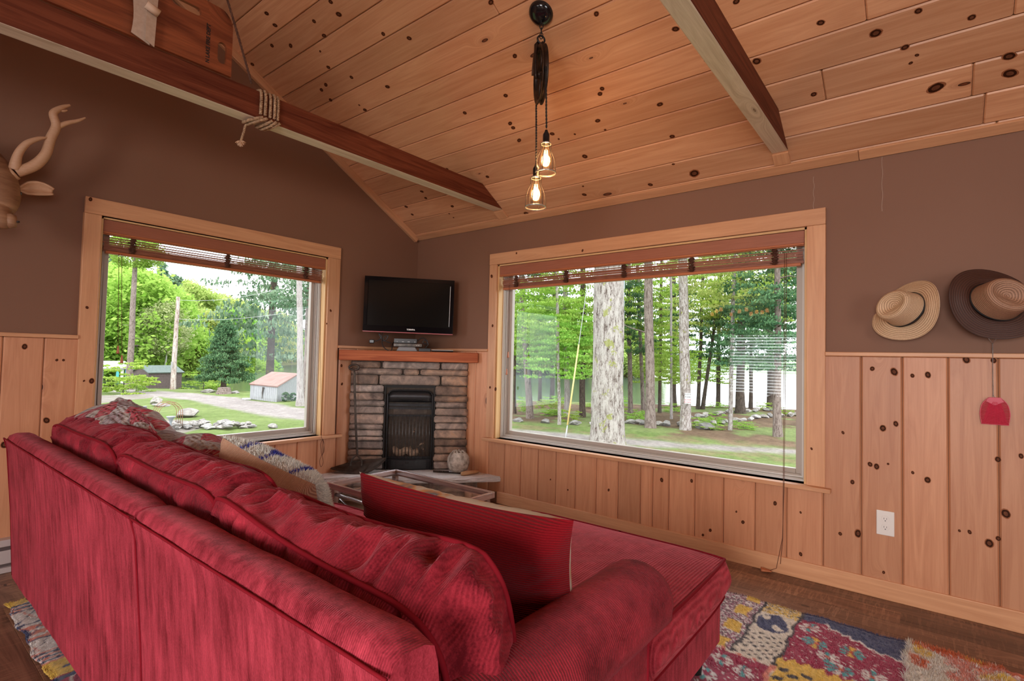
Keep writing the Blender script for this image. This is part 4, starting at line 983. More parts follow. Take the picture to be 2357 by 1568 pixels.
for xx in (x0+.05, x1-.05):
    m = MB(); m.tube([(xx, y0+.05, .10), (xx, y1-.05, .33)], .007, 8); m.tube([(xx, y1-.06, .28), (xx, y1-.16, .30)], .006, 8); m.build('brace', CHR, ct, smooth=True)
m = MB(); m.box((x0+.03, y0+.03, .09), (x1-.03, y1-.03, .098)); m.build('lower_shelf', GLASS, ct)
for xx, yy in ((x0+.20, y1-.22), (x0+.33, y0+.25)):
    pass
# ---------------------------------------------------------------- woven blinds
def bmat():
    n = NT('bamboo_slat'); o = n.obj(); f = n.noise(n.mapping(o, (3, 3, 160)), 6, 4, .6)
    n.col(n.ramp(f, [(.35, (.13, .035, .018)), (.65, (.36, .13, .07))])).p(rough=.45); return n.m
BAM = bmat(); VAL = speck('blind_valance', (.27, .085, .042), (.34, .115, .06), 6, .5, 0, 0, 4, (1, 1, 30)); CORD = plain('brown_cord', (.12, .04, .02), .7); TAS = plain('wood_tassel', (.42, .13, .05), .35)
def blind(label, T, s0, s1, ztop, wraps):
    b = thing('woven_wood_blind', label, 'blind', T((s0+s1)/2, .03, ztop-.20))
    def bx(m, a, c, d0, d1, z0, z1):
        p, q = T(a, d0, z0), T(c, d1, z1); m.box(tuple(min(p[i], q[i]) for i in range(3)), tuple(max(p[i], q[i]) for i in range(3)), g=0 if abs(p[0]-q[0]) > abs(p[1]-q[1]) else 1)
    m = MB(); bx(m, s0, s1, .004, .012, ztop-.070, ztop-.004); m.build('valance', VAL, b, bevel=.002)
    m = MB(); bx(m, s0, s1, .001, .013, ztop-.080, ztop-.070); bx(m, s0, s1, .003, .012, ztop-.086, ztop-.081); m.build('valance_trim', TAS, b, bevel=.002)
    m = MB(); bx(m, s0, s1, .03, .05, ztop-.035, ztop-.004); m.build('headrail', BAM, b)
    r = random.Random(len(label)); m = MB(); e0, e1 = s0+.012, s1-.012; z = ztop-.040; zend = ztop-.172
    while z > zend:
        t = (ztop-z)/.172; h = r.uniform(.0022, .005) if t < .62 else r.uniform(.004, .007); gap = (r.uniform(.001, .0035) if r.random() < .8 else r.uniform(.004, .008)) if t < .62 else (.0006 if r.random() < .82 else .0045)
        d = .026+.012*r.random()+(.004 if t > .6 else 0); jz = r.uniform(-.001, .001)
        bx(m, e0+r.uniform(-.006, .004), e1+r.uniform(-.004, .006), d, d+.003, z-h+jz, z+jz); z -= h+gap
    m.build('slats', BAM, b)
    m = MB(); 
    for q in range(3): bx(m, e0, e1, .044+.004*q, .0465+.004*q, zend+.002, zend+.032-.006*q)
    m.build('folded_slats', BAM, b)
    m = MB(); bx(m, s0+.02, s1-.02, .022, .050, ztop-.188, ztop-.172); m.build('bottom_rail', TAS, b, bevel=.003)
    for w in wraps:
        m = MB(); P = []
        for q in range(90):
            t = q/89; P.append(T(w+.016*math.sin(q*1.9)+.006*r.uniform(-1, 1), .028+.014*math.cos(q*1.3), ztop-.085-.088*t))
        m.tube(P, .0017, 4); P = [T(w+.02*math.sin(q*2.3+1), .032+.012*math.cos(q*1.7), ztop-.085-.085*q/60) for q in range(60)]; m.tube(P, .0014, 4)
        m.build('cord_weave', CORD, b, smooth=True)
    return b
TL_ = lambda s, d, z: (s, d, z); TR_ = lambda s, d, z: (d, s, z)
bL = blind('short raised woven wood blind at the top of the smaller window', TL_, LW[0]+.014, LW[1]-.014, LW[3]-.010, (-2.125, -1.599, -1.047))
bR = blind('long raised woven wood blind at the top of the wide lake window', TR_, RW[0]+.014, RW[1]-.014, RW[3]-.010, (-1.105, -1.554, -2.004, -2.45, -2.909))
def tassel(p, parent, d=(0, 0, -1), L=.045):
    M_ = Vector(d).to_track_quat('-Z', 'Y').to_matrix(); m = MB(); m.lathe([(.0001, 0), (.004, 0), (.0045, -.01), (.0065, -.03), (.008, -.040), (.007, -L), (.0001, -L)], p, 12, M=M_); return m.build('tassel', TAS, parent, smooth=True)
def pullcord(parent, pts, tip=None, d=(0, 0, -1)):
    m = MB(); m.tube(pts, .0014, 5); o = m.build('pull_cord', CORD, parent, smooth=True)
    if tip: tassel(tip, o, d)
pullcord(bL, [(-2.190, .02, 1.64), (-2.185, .0, 1.3), (-2.180, -.01, 1.118)], (-2.180, -.01, 1.12))
pullcord(bL, [(-2.176, .02, 1.64), (-2.168, .0, 1.3), (-2.160, -.01, 1.065)], (-2.160, -.01, 1.067))
pullcord(bL, [(-.935, .02, 1.66), (-.93, -.02, 1.0), (-.925, -.055, .49), (-.918, -.058, .47)])
m = MB(); 
for q in range(4):
    a_ = q*.9; pts = [(-.918+.008*math.sin(a_), -.058+.004*math.cos(a_), .47), (-.922+.018*math.sin(a_+1), -.06, .44), (-.914+.012*math.cos(a_), -.06, .38), (-.918+.006*math.sin(a_), -.058, .352)]; m.tube(catmull(pts, 6), .0016, 5)
m.tube(catmull([(-.918, -.058, .355), (-.935, -.06, .31), (-.922, -.06, .268), (-.905, -.06, .30), (-.915, -.058, .352)], 8), .0016, 5)
m.build('knotted_cord_bundle', CORD, bL, smooth=True)
pullcord(bR, [(-.01, -1.075, 1.66), (-.012, -1.074, 1.15)], (-.012, -1.074, 1.15)); pullcord(bR, [(-.006, -1.062, 1.66), (-.008, -1.060, 1.02)], (-.008, -1.060, 1.02))
pullcord(bR, [(-.01, -2.965, 1.70), (-.03, -2.970, 1.2), (-.062, -2.975, .50), (-.060, -2.974, .2), (-.045, -2.960, .06)])
pullcord(bR, [(-.01, -2.975, 1.70), (-.03, -2.978, 1.2), (-.064, -2.980, .50), (-.058, -2.972, .2), (-.04, -2.94, .03), (-.04, -2.91, .012)], (-.04, -2.91, .011), (0, 1, 0)); tassel((-.052, -2.92, .011), bR, (-.25, 1, 0), .05)
# ---------------------------------------------------------------- pulley pendant
pd = thing('pulley_pendant_lamp', 'black pulley pendant lamp with two caged bulbs hanging from the pine ceiling', 'pendant lamp', (-1.10, -2.11, 1.83))
c0 = Vector((-1.101, -2.109, ceil_z(-1.101))); Mn = nd.to_track_quat('Z', 'Y').to_matrix()
GB = plain('gloss_black_enamel', (.008, .008, .009), .12, spec=.6)
m = MB(); m.lathe([(.0001, .030), (.02, .030), (.045, .024), (.058, .012), (.061, 0), (.061, -.004)], c0, 32, M=Mn); m.build('canopy', GB, pd, smooth=True)
cx_, cy_ = -1.095, -2.109
def link(m, c, r, rz, ang, th):
    m.tube([(c[0]+math.cos(ang)*r*math.cos(a_), c[1]+math.sin(ang)*r*math.cos(a_), c[2]+rz*math.sin(a_)) for a_ in np.linspace(0, 2*PI, 17)], th, 6, cap=False)
for i in range(4): 
    m = MB(); link(m, (cx_, cy_, 2.735-.024*i), .008, .016, i*PI/2+.5, .0022); m.build('chain_link', BLACKM, pd, smooth=True)
m = MB(); link(m, (cx_, cy_, 2.644), .019, .019, -.5, .0045); m.build('hook_ring', BLACKM, pd, smooth=True)
# pulley wheel seen nearly edge on: axis roughly facing across the view
ax = Vector((.718, -.695, .04)).normalized(); tz = Vector((0, 0, 1)); ty = tz.cross(ax).normalized(); tz = ax.cross(ty); pc = Vector((-1.088, -2.106, 2.475))
MW = Matrix(((ty.x, tz.x, ax.x, pc.x), (ty.y, tz.y, ax.y, pc.y), (ty.z, tz.z, ax.z, pc.z), (0, 0, 0, 1)))
RUST = speck('rusty_black_iron', (.012, .010, .009), (.07, .035, .02), 30, .45, .6, .2)
m = MB(); prof = [(.128, -.014), (.134, -.013), (.134, -.009), (.122, -.003), (.122, .003), (.134, .009), (.134, .013), (.128, .014), (.112, .010), (.110, 0), (.112, -.010)]
rows = [[tuple(MW @ Vector((r_*math.cos(a_), r_*math.sin(a_), z_))) for r_, z_ in prof] for a_ in np.linspace(0, 2*PI, 49)[:-1]]
m.grid(rows, closed_u=True, closed_v=True); m.build('wheel_rim', RUST, pd, smooth=True)
m = MB(); m.lathe([(.0001, -.016), (.016, -.016), (.018, -.01), (.018, .01), (.016, .016), (.0001, .016)], pc, 16, M=MW.to_3x3()); m.build('hub', RUST, pd, smooth=True)
for k in range(4):
    a_ = k*PI/2+.4; m = MB(); m.tube([tuple(MW @ Vector((.016*math.cos(a_), .016*math.sin(a_), 0))), tuple(MW @ Vector((.06*math.cos(a_+.12), .06*math.sin(a_+.12), 0))), tuple(MW @ Vector((.112*math.cos(a_), .112*math.sin(a_), 0)))], [.008, .006, .007], 8); m.build('spoke', RUST, pd, smooth=True)
m = MB(); 
for sg in (-1, 1):
    P = [MW @ Vector(q) for q in ((.0, .16, .008*sg), (.018*sg*0, .145, .020*sg), (0, .09, .024*sg), (0, 0, .024*sg), (0, -.02, .022*sg))]
    m.tube(P, [.008, .010, .008, .010, .006], 8)
m.tube([MW @ Vector((0, 0, -.03)), MW @ Vector((0, 0, .03))], .006, 10); m.build('yoke', RUST, pd, smooth=True)
hd = []
for i in range(14):
    a_ = PI/2-.15-1.0*i/13; hd.append([tuple(MW @ Vector(((.142+.004*0)*math.cos(a_)*1.0, .142*math.sin(a_)+.006, z_))) for z_ in (-.022, -.018, 0, .018, .022)])
m = MB(); m.grid(hd); o = m.build('rope_guard', speck('brown_iron', (.05, .025, .015), (.12, .06, .035), 30, .5, .5), pd, smooth=True); o.modifiers.new('s', 'SOLIDIFY').thickness = .004
BC = plain('black_twisted_cord', (.015, .012, .011), .8)
def twisted(name, a, b, r, n, parent, mat):
    a, b = Vector(a), Vector(b); m = MB(); d = (b-a).normalized(); u_ = d.orthogonal().normalized(); v_ = d.cross(u_)
    for ph in (0, PI): m.tube([a.lerp(b, i/n)+(u_*math.cos(i*.9+ph)+v_*math.sin(i*.9+ph))*r*.8 for i in range(n+1)], r, 5)
    return m.build(name, mat, parent, smooth=True)
sA, sB = Vector((-1.062, -2.128, 2.195)), Vector((-1.083, -2.088, 2.03))
wl, wr_ = MW @ Vector((-.128, -.03, 0)), MW @ Vector((.128, -.03, 0))
if (wl-CAM).dot(rt) > (wr_-CAM).dot(rt): wl, wr_ = wr_, wl
twisted('cord', wl, sB+Vector((0, 0, .01)), .0028, 90, pd, BC); twisted('cord', wr_, sA+Vector((0, 0, .02)), .0028, 60, pd, BC)
CG = plain('cage_wire', (.02, .014, .011), .7); RING = plain('cage_ring', (.55, .52, .48), .25, .7)
def emis(name, c, s):
    n = NT(name); n.col((0, 0, 0)); n.p(em=c, ems=s); return n.m
FIL = emis('hot_filament', (1, .66, .34), 10); 
n_ = NT('amber_bulb_glass'); t_ = n_.n('BsdfTransparent'); t_.inputs[0].default_value = (1, .90, .72, 1); e_ = n_.n('Emission'); e_.inputs[0].default_value = (1, .50, .20, 1); e_.inputs[1].default_value = .14; g_ = n_.n('BsdfGlossy', {'Roughness': .02}); a_s = n_.n('AddShader'); n_.set(a_s, 0, t_); n_.set(a_s, 1, e_)
mx = n_.n('MixShader'); n_.set(mx, 0, .07); n_.set(mx, 1, a_s); n_.set(mx, 2, g_); n_.t.links.new(mx.outputs[0], n_.out.inputs[0]); BULB = n_.m
def cage(S, label):
    """S = top of the socket"""
    sk = MB(); sk.lathe([(.0001, .012), (.006, .012), (.010, 0), (.014, -.006), (.016, -.012), (.016, -.05), (.019, -.052), (.019, -.058), (.0001, -.058)], S, 20); so_ = sk.build('socket', BLACKM, pd, smooth=True)
    so_['label'] = label
    z0 = S.z-.052; m = MB(); m.lathe([(.024, 0), (.026, -.004), (.024, -.008), (.022, -.004), (.024, 0)], (S.x, S.y, z0), 28); m.build('cage_collar', RING, pd, smooth=True)
    for k in range(6):
        a_ = k*PI/3+.3; pr_ = [(.024, 0), (.026, -.035), (.036, -.060), (.044, -.085), (.050, -.145)]
        m = MB(); m.tube(catmull([(S.x+r_*math.cos(a_), S.y+r_*math.sin(a_), z0+z_) for r_, z_ in pr_], 5), .0016, 6); m.build('cage_wire', CG, pd, smooth=True)
    m = MB(); m.lathe([(.049, 0), (.0515, -.001), (.0515, -.007), (.049, -.008), (.0485, -.004), (.049, 0)], (S.x, S.y, z0-.142), 36); m.build('cage_ring', RING, pd, smooth=True)
    m = MB(); m.lathe([(.012, -.002), (.014, -.02), (.020, -.04), (.0265, -.065), (.029, -.085), (.026, -.103), (.016, -.115), (.006, -.120), (.0001, -.121)], (S.x, S.y, z0), 28); b_ = m.build('bulb', BULB, pd, smooth=True)
    m = MB()
    for k in range(7):
        a_ = k*2*PI/7; P = [(S.x+.008*math.cos(a_), S.y+.008*math.sin(a_), z0-.035), (S.x+.012*math.cos(a_+.3), S.y+.012*math.sin(a_+.3), z0-.07), (S.x+.008*math.cos(a_+.45), S.y+.008*math.sin(a_+.45), z0-.102)]; m.tube(P, .0008, 4)
    m.build('filament', FIL, b_, smooth=True)
    l = bpy.data.lights.new('bulb_glow', 'POINT'); l.energy = 4.0; l.color = (1, .55, .25); l.shadow_soft_size = .03; lo = bpy.data.objects.new('bulb_glow', l); SC.collection.objects.link(lo); lo.location = (S.x, S.y, z0-.07)
cage(sA, 'upper bulb socket'); cage(sB, 'lower bulb socket')
# ---------------------------------------------------------------- rope round the beam and rescue board above it
HEMP = speck('hemp_rope', (.16, .085, .045), (.55, .36, .21), 90, .95)
rope = thing('hemp_rope', 'hemp rope wound round the dark stained beam with a frayed hanging end', 'rope', (-1.88, -1.035, 2.1))
def ropepath(m, P, r=.0065):
    P = [Vector(p) for p in P]; Q = []; acc = 0; last = P[0]
    fine = []
    for a, b in zip(P, P[1:]):
        k = max(1, int((b-a).length/.004))
        for i in range(k): fine.append(a.lerp(b, i/k))
    fine.append(P[-1]); ref = Vector((.3, .5, .8)).normalized()
    for ph in (0, 2*PI/3, 4*PI/3):
        L = []
        for i, p in enumerate(fine):
            t = (fine[min(i+1, len(fine)-1)]-fine[max(0, i-1)]); t = t.normalized() if t.length > 0 else Vector((0, 0, 1)); u_ = t.cross(ref).normalized(); v_ = t.cross(u_)
            a_ = i*.004/.028*2*PI+ph; L.append(p+(u_*math.cos(a_)+v_*math.sin(a_))*r*.55)
        m.tube(L, r*.62, 6)
def loopx(x, y0, y1, z0, z1, e=.008, sh=0): 
    return catmull([(x, y0-e, z0+.02), (x, y0-e, z1-.02), (x+.0, y0+.01, z1+e), (x, y1-.01, z1+e), (x, y1+e, z1-.02), (x-.01, y1+e, z0+.02), (x-.02+sh, y1-.01, z0-e), (x-.01+sh, y0+.01, z0-e), (x+.012, y0-e, z0+.01)], 6)
m = MB()
for i, xx in enumerate((-1.945, -1.925, -1.90, -1.880, -1.862)): ropepath(m, loopx(xx, -1.08, -.99, 2.212, 2.345, .009+.003*(i % 2), -.02*(i < 2)))
m.build('coils', HEMP, rope, smooth=True)
m = MB(); ropepath(m, catmull([(-1.95, -1.04, 2.20), (-1.972, -1.005, 2.195), (-1.978, -.995, 2.16), (-1.985, -.985, 2.115)], 8), .005); m.build('hanging_end', HEMP, rope, smooth=True)
m = MB(); r = random.Random(2)
for k in range(26):
    d = Vector((r.uniform(-1, 1), r.uniform(-1, 1), r.uniform(-1.3, .1))).normalized(); b0 = Vector((-1.987, -.985, 2.115)); m.tube([b0, b0+d*.012, b0+d*.024+Vector((0, 0, -.004))], [.004, .003, .001], 4)
m.build('frayed_tip', speck('frayed_hemp', (.45, .25, .14), (.7, .5, .35), 60, .95), rope, smooth=True)
rp2 = thing('thin_dark_rope', 'thin dark rope hanging from above down to the beam in front of the rescue board', 'rope', (-2.0, -1.09, 2.35))
m = MB(); P = catmull([(-2.235, -1.13, 2.92), (-2.137, -1.12, 2.70), (-2.062, -1.115, 2.51), (-1.993, -1.09, 2.36)], 30); ropepath(m, P, .0048); m.build('strand', speck('dark_rope', (.05, .02, .012), (.14, .06, .035), 80, .95), rp2, smooth=True)
bd = thing('rescue_backboard', 'old varnished plywood rescue board with hand holes lying upright on the beam', 'rescue board', (-2.6, -1.06, 2.345))
PLY = wood('varnished_plywood', (.27, .075, .028), (.13, .028, .010), knots=.55, varia=.0, rough=.38, grain=7, contrast=1.5, kscale=(3, 2.6), ring=False)
def rrect(x0, z0, x1, z1, r, n=8):
    out = []
    for cx, cz_, a0 in ((x1-r, z0+r, -PI/2), (x1-r, z1-r, 0), (x0+r, z1-r, PI/2), (x0+r, z0+r, PI)):
        for i in range(n+1): a_ = a0+PI/2*i/n; out.append((cx+r*math.cos(a_), cz_+r*math.sin(a_)))
    return out
def board():
    out = [(-4.2, 2.3455), (-2.089, 2.3455), (-2.089, 2.56)]
    for i in range(1, 9): a_ = i/8*PI/2; out.append((-2.149+.06*math.cos(a_), 2.56+.075*math.sin(a_)))
    out += [(-2.6, 2.655), (-4.2, 2.68)]
    holes = [rrect(-2.150, 2.388, -2.113, 2.484, .0184), rrect(-2.335, 2.553, -2.222, 2.588, .0174)]
    bm = bmesh.new(); 
    def lp(pts): 
        vs = [bm.verts.new((x, -1.10, z)) for x, z in pts]; return [bm.edges.new((vs[i], vs[(i+1) % len(vs)])) for i in range(len(vs))]
    es = lp(out)
    for h in holes: es += lp(h)
    bmesh.ops.triangle_fill(bm, edges=es, use_beauty=True)
    uvl = bm.loops.layers.uv.new('UVMap')
    g = bmesh.ops.extrude_face_region(bm, geom=bm.faces[:]); bmesh.ops.translate(bm, verts=[v for v in g['geom'] if isinstance(v, bmesh.types.BMVert)], vec=(0, .016, 0))
    bmesh.ops.recalc_face_normals(bm, faces=bm.faces)
    for f in bm.faces:
        for l in f.loops: l[uvl].uv = (l.vert.co.x+l.vert.co.y, l.vert.co.z)
    me = bpy.data.meshes.new('board'); bm.to_mesh(me); bm.free(); me.materials.append(PLY); link_mesh('board', me, bd)
board()
MXT = Matrix(((0, -1, 0, -2.190), (0, 0, -1, -1.1008), (1, 0, 0, 2.452), (0, 0, 0, 1)))
text('N LAKE FIRE DEPT', .0215, bd, plain('stencil_black', (.006, .005, .005), .7), MXT, 'stencil_lettering', bold=.0006)
STR = speck('webbing', (.42, .30, .22), (.50, .37, .28), 60, .85)
m = MB(); rows = [[(-2.475+.012*nz(t*3, 1), -1.118-.006*math.sin(t*PI), 2.78-.43*t), (-2.412+.006*nz(t*3, 4), -1.118-.010*math.sin(t*PI), 2.78-.44*t-.012*t)] for t in np.linspace(0, 1, 16)]
m.grid(rows); rows = [[(-2.43, -1.128, 2.70-.36*t), (-2.385-.012*t, -1.124, 2.70-.375*t)] for t in np.linspace(0, 1, 10)]; m.grid(rows); o = m.build('strap', STR, bd); o.modifiers.new('s', 'SOLIDIFY').thickness = .003
m = MB(); m.tube([(-2.437, -1.145, 2.472), (-2.392, -1.145, 2.456)], .0155, 14); m.build('strap_roll', plain('tan_webbing', (.60, .42, .30), .7), bd, smooth=True)
# ---------------------------------------------------------------- carved stag head on the gable wall
WD = speck('carved_wood', (.20, .09, .045), (.42, .23, .13), 3.0, .55, 0, .1, 6, (2.5, 2.5, 14))
WD2 = speck('carved_antler', (.50, .27, .15), (.60, .36, .22), 9, .5, 0, .15, 5, (5, 5, 60))
dh = thing('carved_stag_head', 'carved wooden stag head with curved antlers mounted on the gable wall', 'stag head', (-2.80, -.25, 1.6))
def blob(P, R, sub=14, seg=18, squash=1.0):
    m = MB(); Pc = catmull(P, sub); n = len(Pc); Rc = [interp(np.linspace(0, 1, len(R)), R, i/(n-1)) for i in range(n)]; m.tube(Pc, Rc, seg); return m
# head: from the wall out and down to the muzzle, facing the viewer's left
m = blob([(-2.86, -.125, 2.02), (-2.80, -.15, 1.95), (-2.745, -.20, 1.86), (-2.725, -.26, 1.775), (-2.738, -.29, 1.71), (-2.728, -.32, 1.665), (-2.725, -.33, 1.640), (-2.725, -.33, 1.628)], [.10, .105, .098, .078, .060, .052, .044, .02]); m.build('head', WD, dh, smooth=True)
m = MB(); m.lathe([(.0001, .034), (.018, .028), (.026, .0), (.020, -.024), (.0001, -.034)], (-2.689, -.345, 1.664), 18); m.build('nostril_bulge', WD, dh, smooth=True)
m = MB(); m.lathe([(.0001, .004), (.005, .003), (.006, -.004), (.0001, -.005)], (-2.666, -.362, 1.664), 10); m.build('nostril', plain('nostril_dark', (.02, .012, .01), .6), dh)
m = MB(); m.lathe([(.0001, .009), (.006, .007), (.009, 0), (.006, -.007), (.0001, -.009)], (-2.652, -.262, 1.815), 14); m.build('eye', plain('glass_eye', (.03, .03, .035), .05, spec=.9), dh, smooth=True)
ear = MB(); rows = []
for i in range(20):
    u = i/19; wd = .030*math.sin(PI*min(1, u*.82+.10))**.8*(1 if u > .25 else .35+2.6*u); cen = Vector((-2.652+.125*u, -.22, 1.842+.02*u+.012*math.sin(u*3)))
    rows.append([tuple(cen+Vector((0, .018*(1-(2*v-1)**2)-.006, (2*v-1)*wd))) for v in np.linspace(0, 1, 9)])
ear.grid(rows); o = ear.build('ear', WD2, dh, smooth=True); o.modifiers.new('s', 'SOLIDIFY').thickness = .008
bp_ = (-2.668, -.235, 1.912)
m = MB(); m.tube(catmull([(-2.70, -.22, 1.885), bp_], 4), [.034, .033, .032, .031, .030], 16); m.build('antler_base', WD2, dh, smooth=True)
def antler(paths, name='antler'):
    m = MB()
    for P, R in paths:
        Pc = catmull(P, 8); Rc = [interp(np.linspace(0, 1, len(R)), R, i/(len(Pc)-1)) for i in range(len(Pc))]; m.tube(Pc, Rc, 12)
    return m.build(name, WD2, dh, smooth=True)
antler([([(-2.665, -.235, 1.915), (-2.605, -.245, 1.965), (-2.568, -.25, 2.03), (-2.553, -.25, 2.11), (-2.535, -.25, 2.18), (-2.548, -.25, 2.235), (-2.52, -.25, 2.275), (-2.487, -.25, 2.302)], [.024, .024, .021, .020, .019, .017, .012, .005]),
        ([(-2.540, -.25, 2.165), (-2.500, -.25, 2.205), (-2.455, -.25, 2.235), (-2.425, -.25, 2.262)], [.014, .011, .008, .0035]),
        ([(-2.53, -.25, 2.262), (-2.512, -.252, 2.262), (-2.497, -.252, 2.272)], [.006, .006, .003]),
        ([(-2.672, -.24, 1.925), (-2.665, -.255, 1.995), (-2.640, -.265, 2.052), (-2.600, -.265, 2.090), (-2.567, -.262, 2.108)], [.024, .017, .014, .010, .003])])
antler([([(-2.78, -.16, 1.96), (-2.87, -.15, 2.03), (-2.93, -.15, 2.15), (-2.95, -.15, 2.3)], [.022, .02, .016, .005])])
# ---------------------------------------------------------------- hats, fly swatter, outlet, heater
def straw(name, c1, c2, ringscale=520):
    n = NT(name); uv = n.uvc(); s_ = n.n('SeparateXYZ'); n.set(s_, 0, uv)
    w = n.math('SINE', n.math('MULTIPLY', s_.outputs[1], 2*PI/.0075)); w2 = n.noise(n.n('TexCoord').outputs['Object'], 230, 3, .7)
    f = n.math('ADD', n.math('MULTIPLY_ADD', w, .22, .5), n.math('MULTIPLY_ADD', w2, .5, -.25)); n.col(n.ramp(f, [(.2, c1), (.8, c2)])).p(rough=.6)
    n.bump(f, .6, .003); return n.m
def hat(label, c, axis, roll, Rb, ob, rc, hc, mat, band, mat2=None, droop=.02, oval=1.12):
    t = thing('straw_hat', label, 'hat', c); ax_ = Vector(axis).normalized(); e1 = Vector((0, 0, 1)).cross(ax_).normalized(); e2 = ax_.cross(e1); e1, e2 = e1*math.cos(roll)+e2*math.sin(roll), -e1*math.sin(roll)+e2*math.cos(roll)
    def P(r_, a_, z_, dip=0): return tuple(Vector(c)+e1*(r_*oval*math.cos(a_))+e2*(r_*math.sin(a_))+ax_*(z_))
    def surf(name, prof, mt, lab=None):
        m = MB(); A = np.linspace(0, 2*PI, 73)[:-1]; d = [0]
        for (r0, z0), (r1, z1) in zip(prof, prof[1:]): d.append(d[-1]+math.hypot(r1-r0, z1-z0))
        rows = []; uvs = []
        for a_ in A:
            rw = []; ur = []
            for (r_, z_), dd in zip(prof, d):
                zz = z_; k = r_/Rb
                if name == 'brim': zz += droop*k**2*math.cos(2*a_)-.006*math.sin(a_*3)*k*k
                if name == 'crown' and z_ > hc*.82 or (name == 'crown' and r_ < rc*.6): zz -= .022*max(0, 1-(abs(math.sin(a_))*r_/(rc*.42))**2)*max(0, 1-(r_/(rc*.72))**2)
                rw.append(P(r_, a_, zz)); ur.append((a_*r_, dd))
            rows.append(rw); uvs.append(ur)
        m.grid(rows, uvs=uvs, closed_u=True); o = m.build(name, mt, t, smooth=True); s_ = o.modifiers.new('s', 'SOLIDIFY'); s_.thickness = .003; 
        if lab: o['label'] = lab
    surf('brim', [(rc*.98+(Rb-rc*.98)*i/26, 0.004*math.sin(i*.2)) for i in range(27)], mat)
    cp = [(rc, 0)]+[(rc-.012*i/10, hc*i/10) for i in range(1, 10)]+[(rc*.80, hc*.97), (rc*.72, hc*1.01), (rc*.62, hc)]+[(rc*.62*(1-i/9)+.0001, hc-.004) for i in range(1, 10)]
    surf('crown', cp, mat2 or mat)
    m = MB(); rows = [[P(rc*1.012+.001, a_, .004), P(rc*1.008+.001, a_, .004+band)] for a_ in np.linspace(0, 2*PI, 73)[:-1]]; m.grid(rows, closed_u=True); o = m.build('hat_band', plain('black_ribbon', (.006, .006, .007), .6) if 'black_ribbon' not in bpy.data.materials else bpy.data.materials['black_ribbon'], t, smooth=True); o.modifiers.new('s', 'SOLIDIFY').thickness = .0015
    m = MB(); m.tube([tuple(Vector(c)+ax_*.05), (-.001, c[1], c[2]+.05)], .003, 6); m.build('hanging_peg', BLACKM, t)
    return t
ST1 = straw('pale_straw', (.32, .19, .10), (.78, .56, .36)); ST2 = straw('brown_straw', (.028, .008, .004), (.085, .030, .016)); ST3 = straw('mid_straw', (.17, .085, .045), (.48, .27, .17))
hat('pale straw hat with black band hanging on the brown wall right of the wide window', (-.075, -3.49, 1.365), (-.80, .52, .20), .55, .134, 1, .076, .105, ST1, .011, droop=.022, oval=1.16)
hat('dark brown wide-brimmed straw hat with black band above the fly swatter', (-.085, -3.79, 1.385), (-.80, -.38, .22), -.5, .152, 1, .080, .105, ST2, .011, ST3, droop=.022, oval=1.18)
sw = thing('fly_swatter', 'pink plastic fly swatter hanging by its twisted wire handle below the dark hat', 'fly swatter', (-.03, -3.79, .86))
WIRE = plain('grey_wire', (.38, .34, .33), .35, .8)
m = MB(); m.tube([(-.03, -3.776, 1.30), (-.03, -3.775, 1.232), (-.03, -3.786, 1.212)], .0012, 5); m.tube([(-.03, -3.800, 1.30), (-.03, -3.799, 1.232), (-.03, -3.787, 1.212)], .0012, 5)
for ph in (0, PI): m.tube([(-.03+.0016*math.cos(i*1.2+ph), -3.787+.0016*math.sin(i*1.2+ph)*(1 if i < 18 or i > 62 else .6), 1.212-.225*i/80) for i in range(81)], .0011, 5)
m.tube([(-.03, -3.787, .99), (-.03, -3.785, .975)], .0011, 5); m.tube([(-.03, -3.787, .99), (-.03, -3.796, .975)], .0011, 5); m.build('wire_handle', WIRE, sw, smooth=True)
PK = plain('pink_plastic', (.55, .035, .075), .45, alpha=1.0)
def sx(v): return interp([0, .12, .3, .6, 1], [.016, .030, .041, .046, .041], v)
m = MB(); O = [(sx(v), .978-.115*v) for v in np.linspace(0, 1, 12)]; outl = [(-3.790+w, z) for w, z in O]+[(-3.795-w, z) for w, z in O[::-1]]
for v in np.linspace(.10, 1, 24): w = sx(v); z = .978-.115*v; m.tube([(-.03, -3.790+w, z), (-.03, -3.792, z-.004*(1-v)), (-.03, -3.795-w, z)], .0016, 4)
for k in range(-12, 13): m.tube([(-.0295, -3.793-k*.0012, .968), (-.0295, -3.793-k*.0035, .862)], .0011, 4)
for k in (-2, -1, 0, 1, 2): m.tube([(-.031, -3.793-k*.003, .960), (-.031, -3.793-k*.019, .864)], .0014, 4)
m.tube([(-.03, a_, b_) for a_, b_ in outl]+[(-.03, outl[0][0], outl[0][1])], .0017, 5); m.build('net_blade', PK, sw)
m = MB(); m.prism([(-3.775, .978), (-3.810, .978), (-3.822, .962), (-3.793, .945), (-3.764, .962)], -.0315, -.0285, lambda u, v, h: (h, u, v)); m.build('blade_neck', PK, sw)
ol = thing('wall_outlet', 'white double electrical outlet on the pine boards below the straw hat', 'electrical outlet', (-.015, -3.405, .31))
WP = plain('white_plastic', (.74, .70, .66), .35); m = MB(); m.box((-.020, -3.441, .301), (-.0145, -3.371, .416)); m.build('cover_plate', WP, ol, bevel=.003, seg=3)
HB = plain('slot_black', (.01, .01, .01), .6)
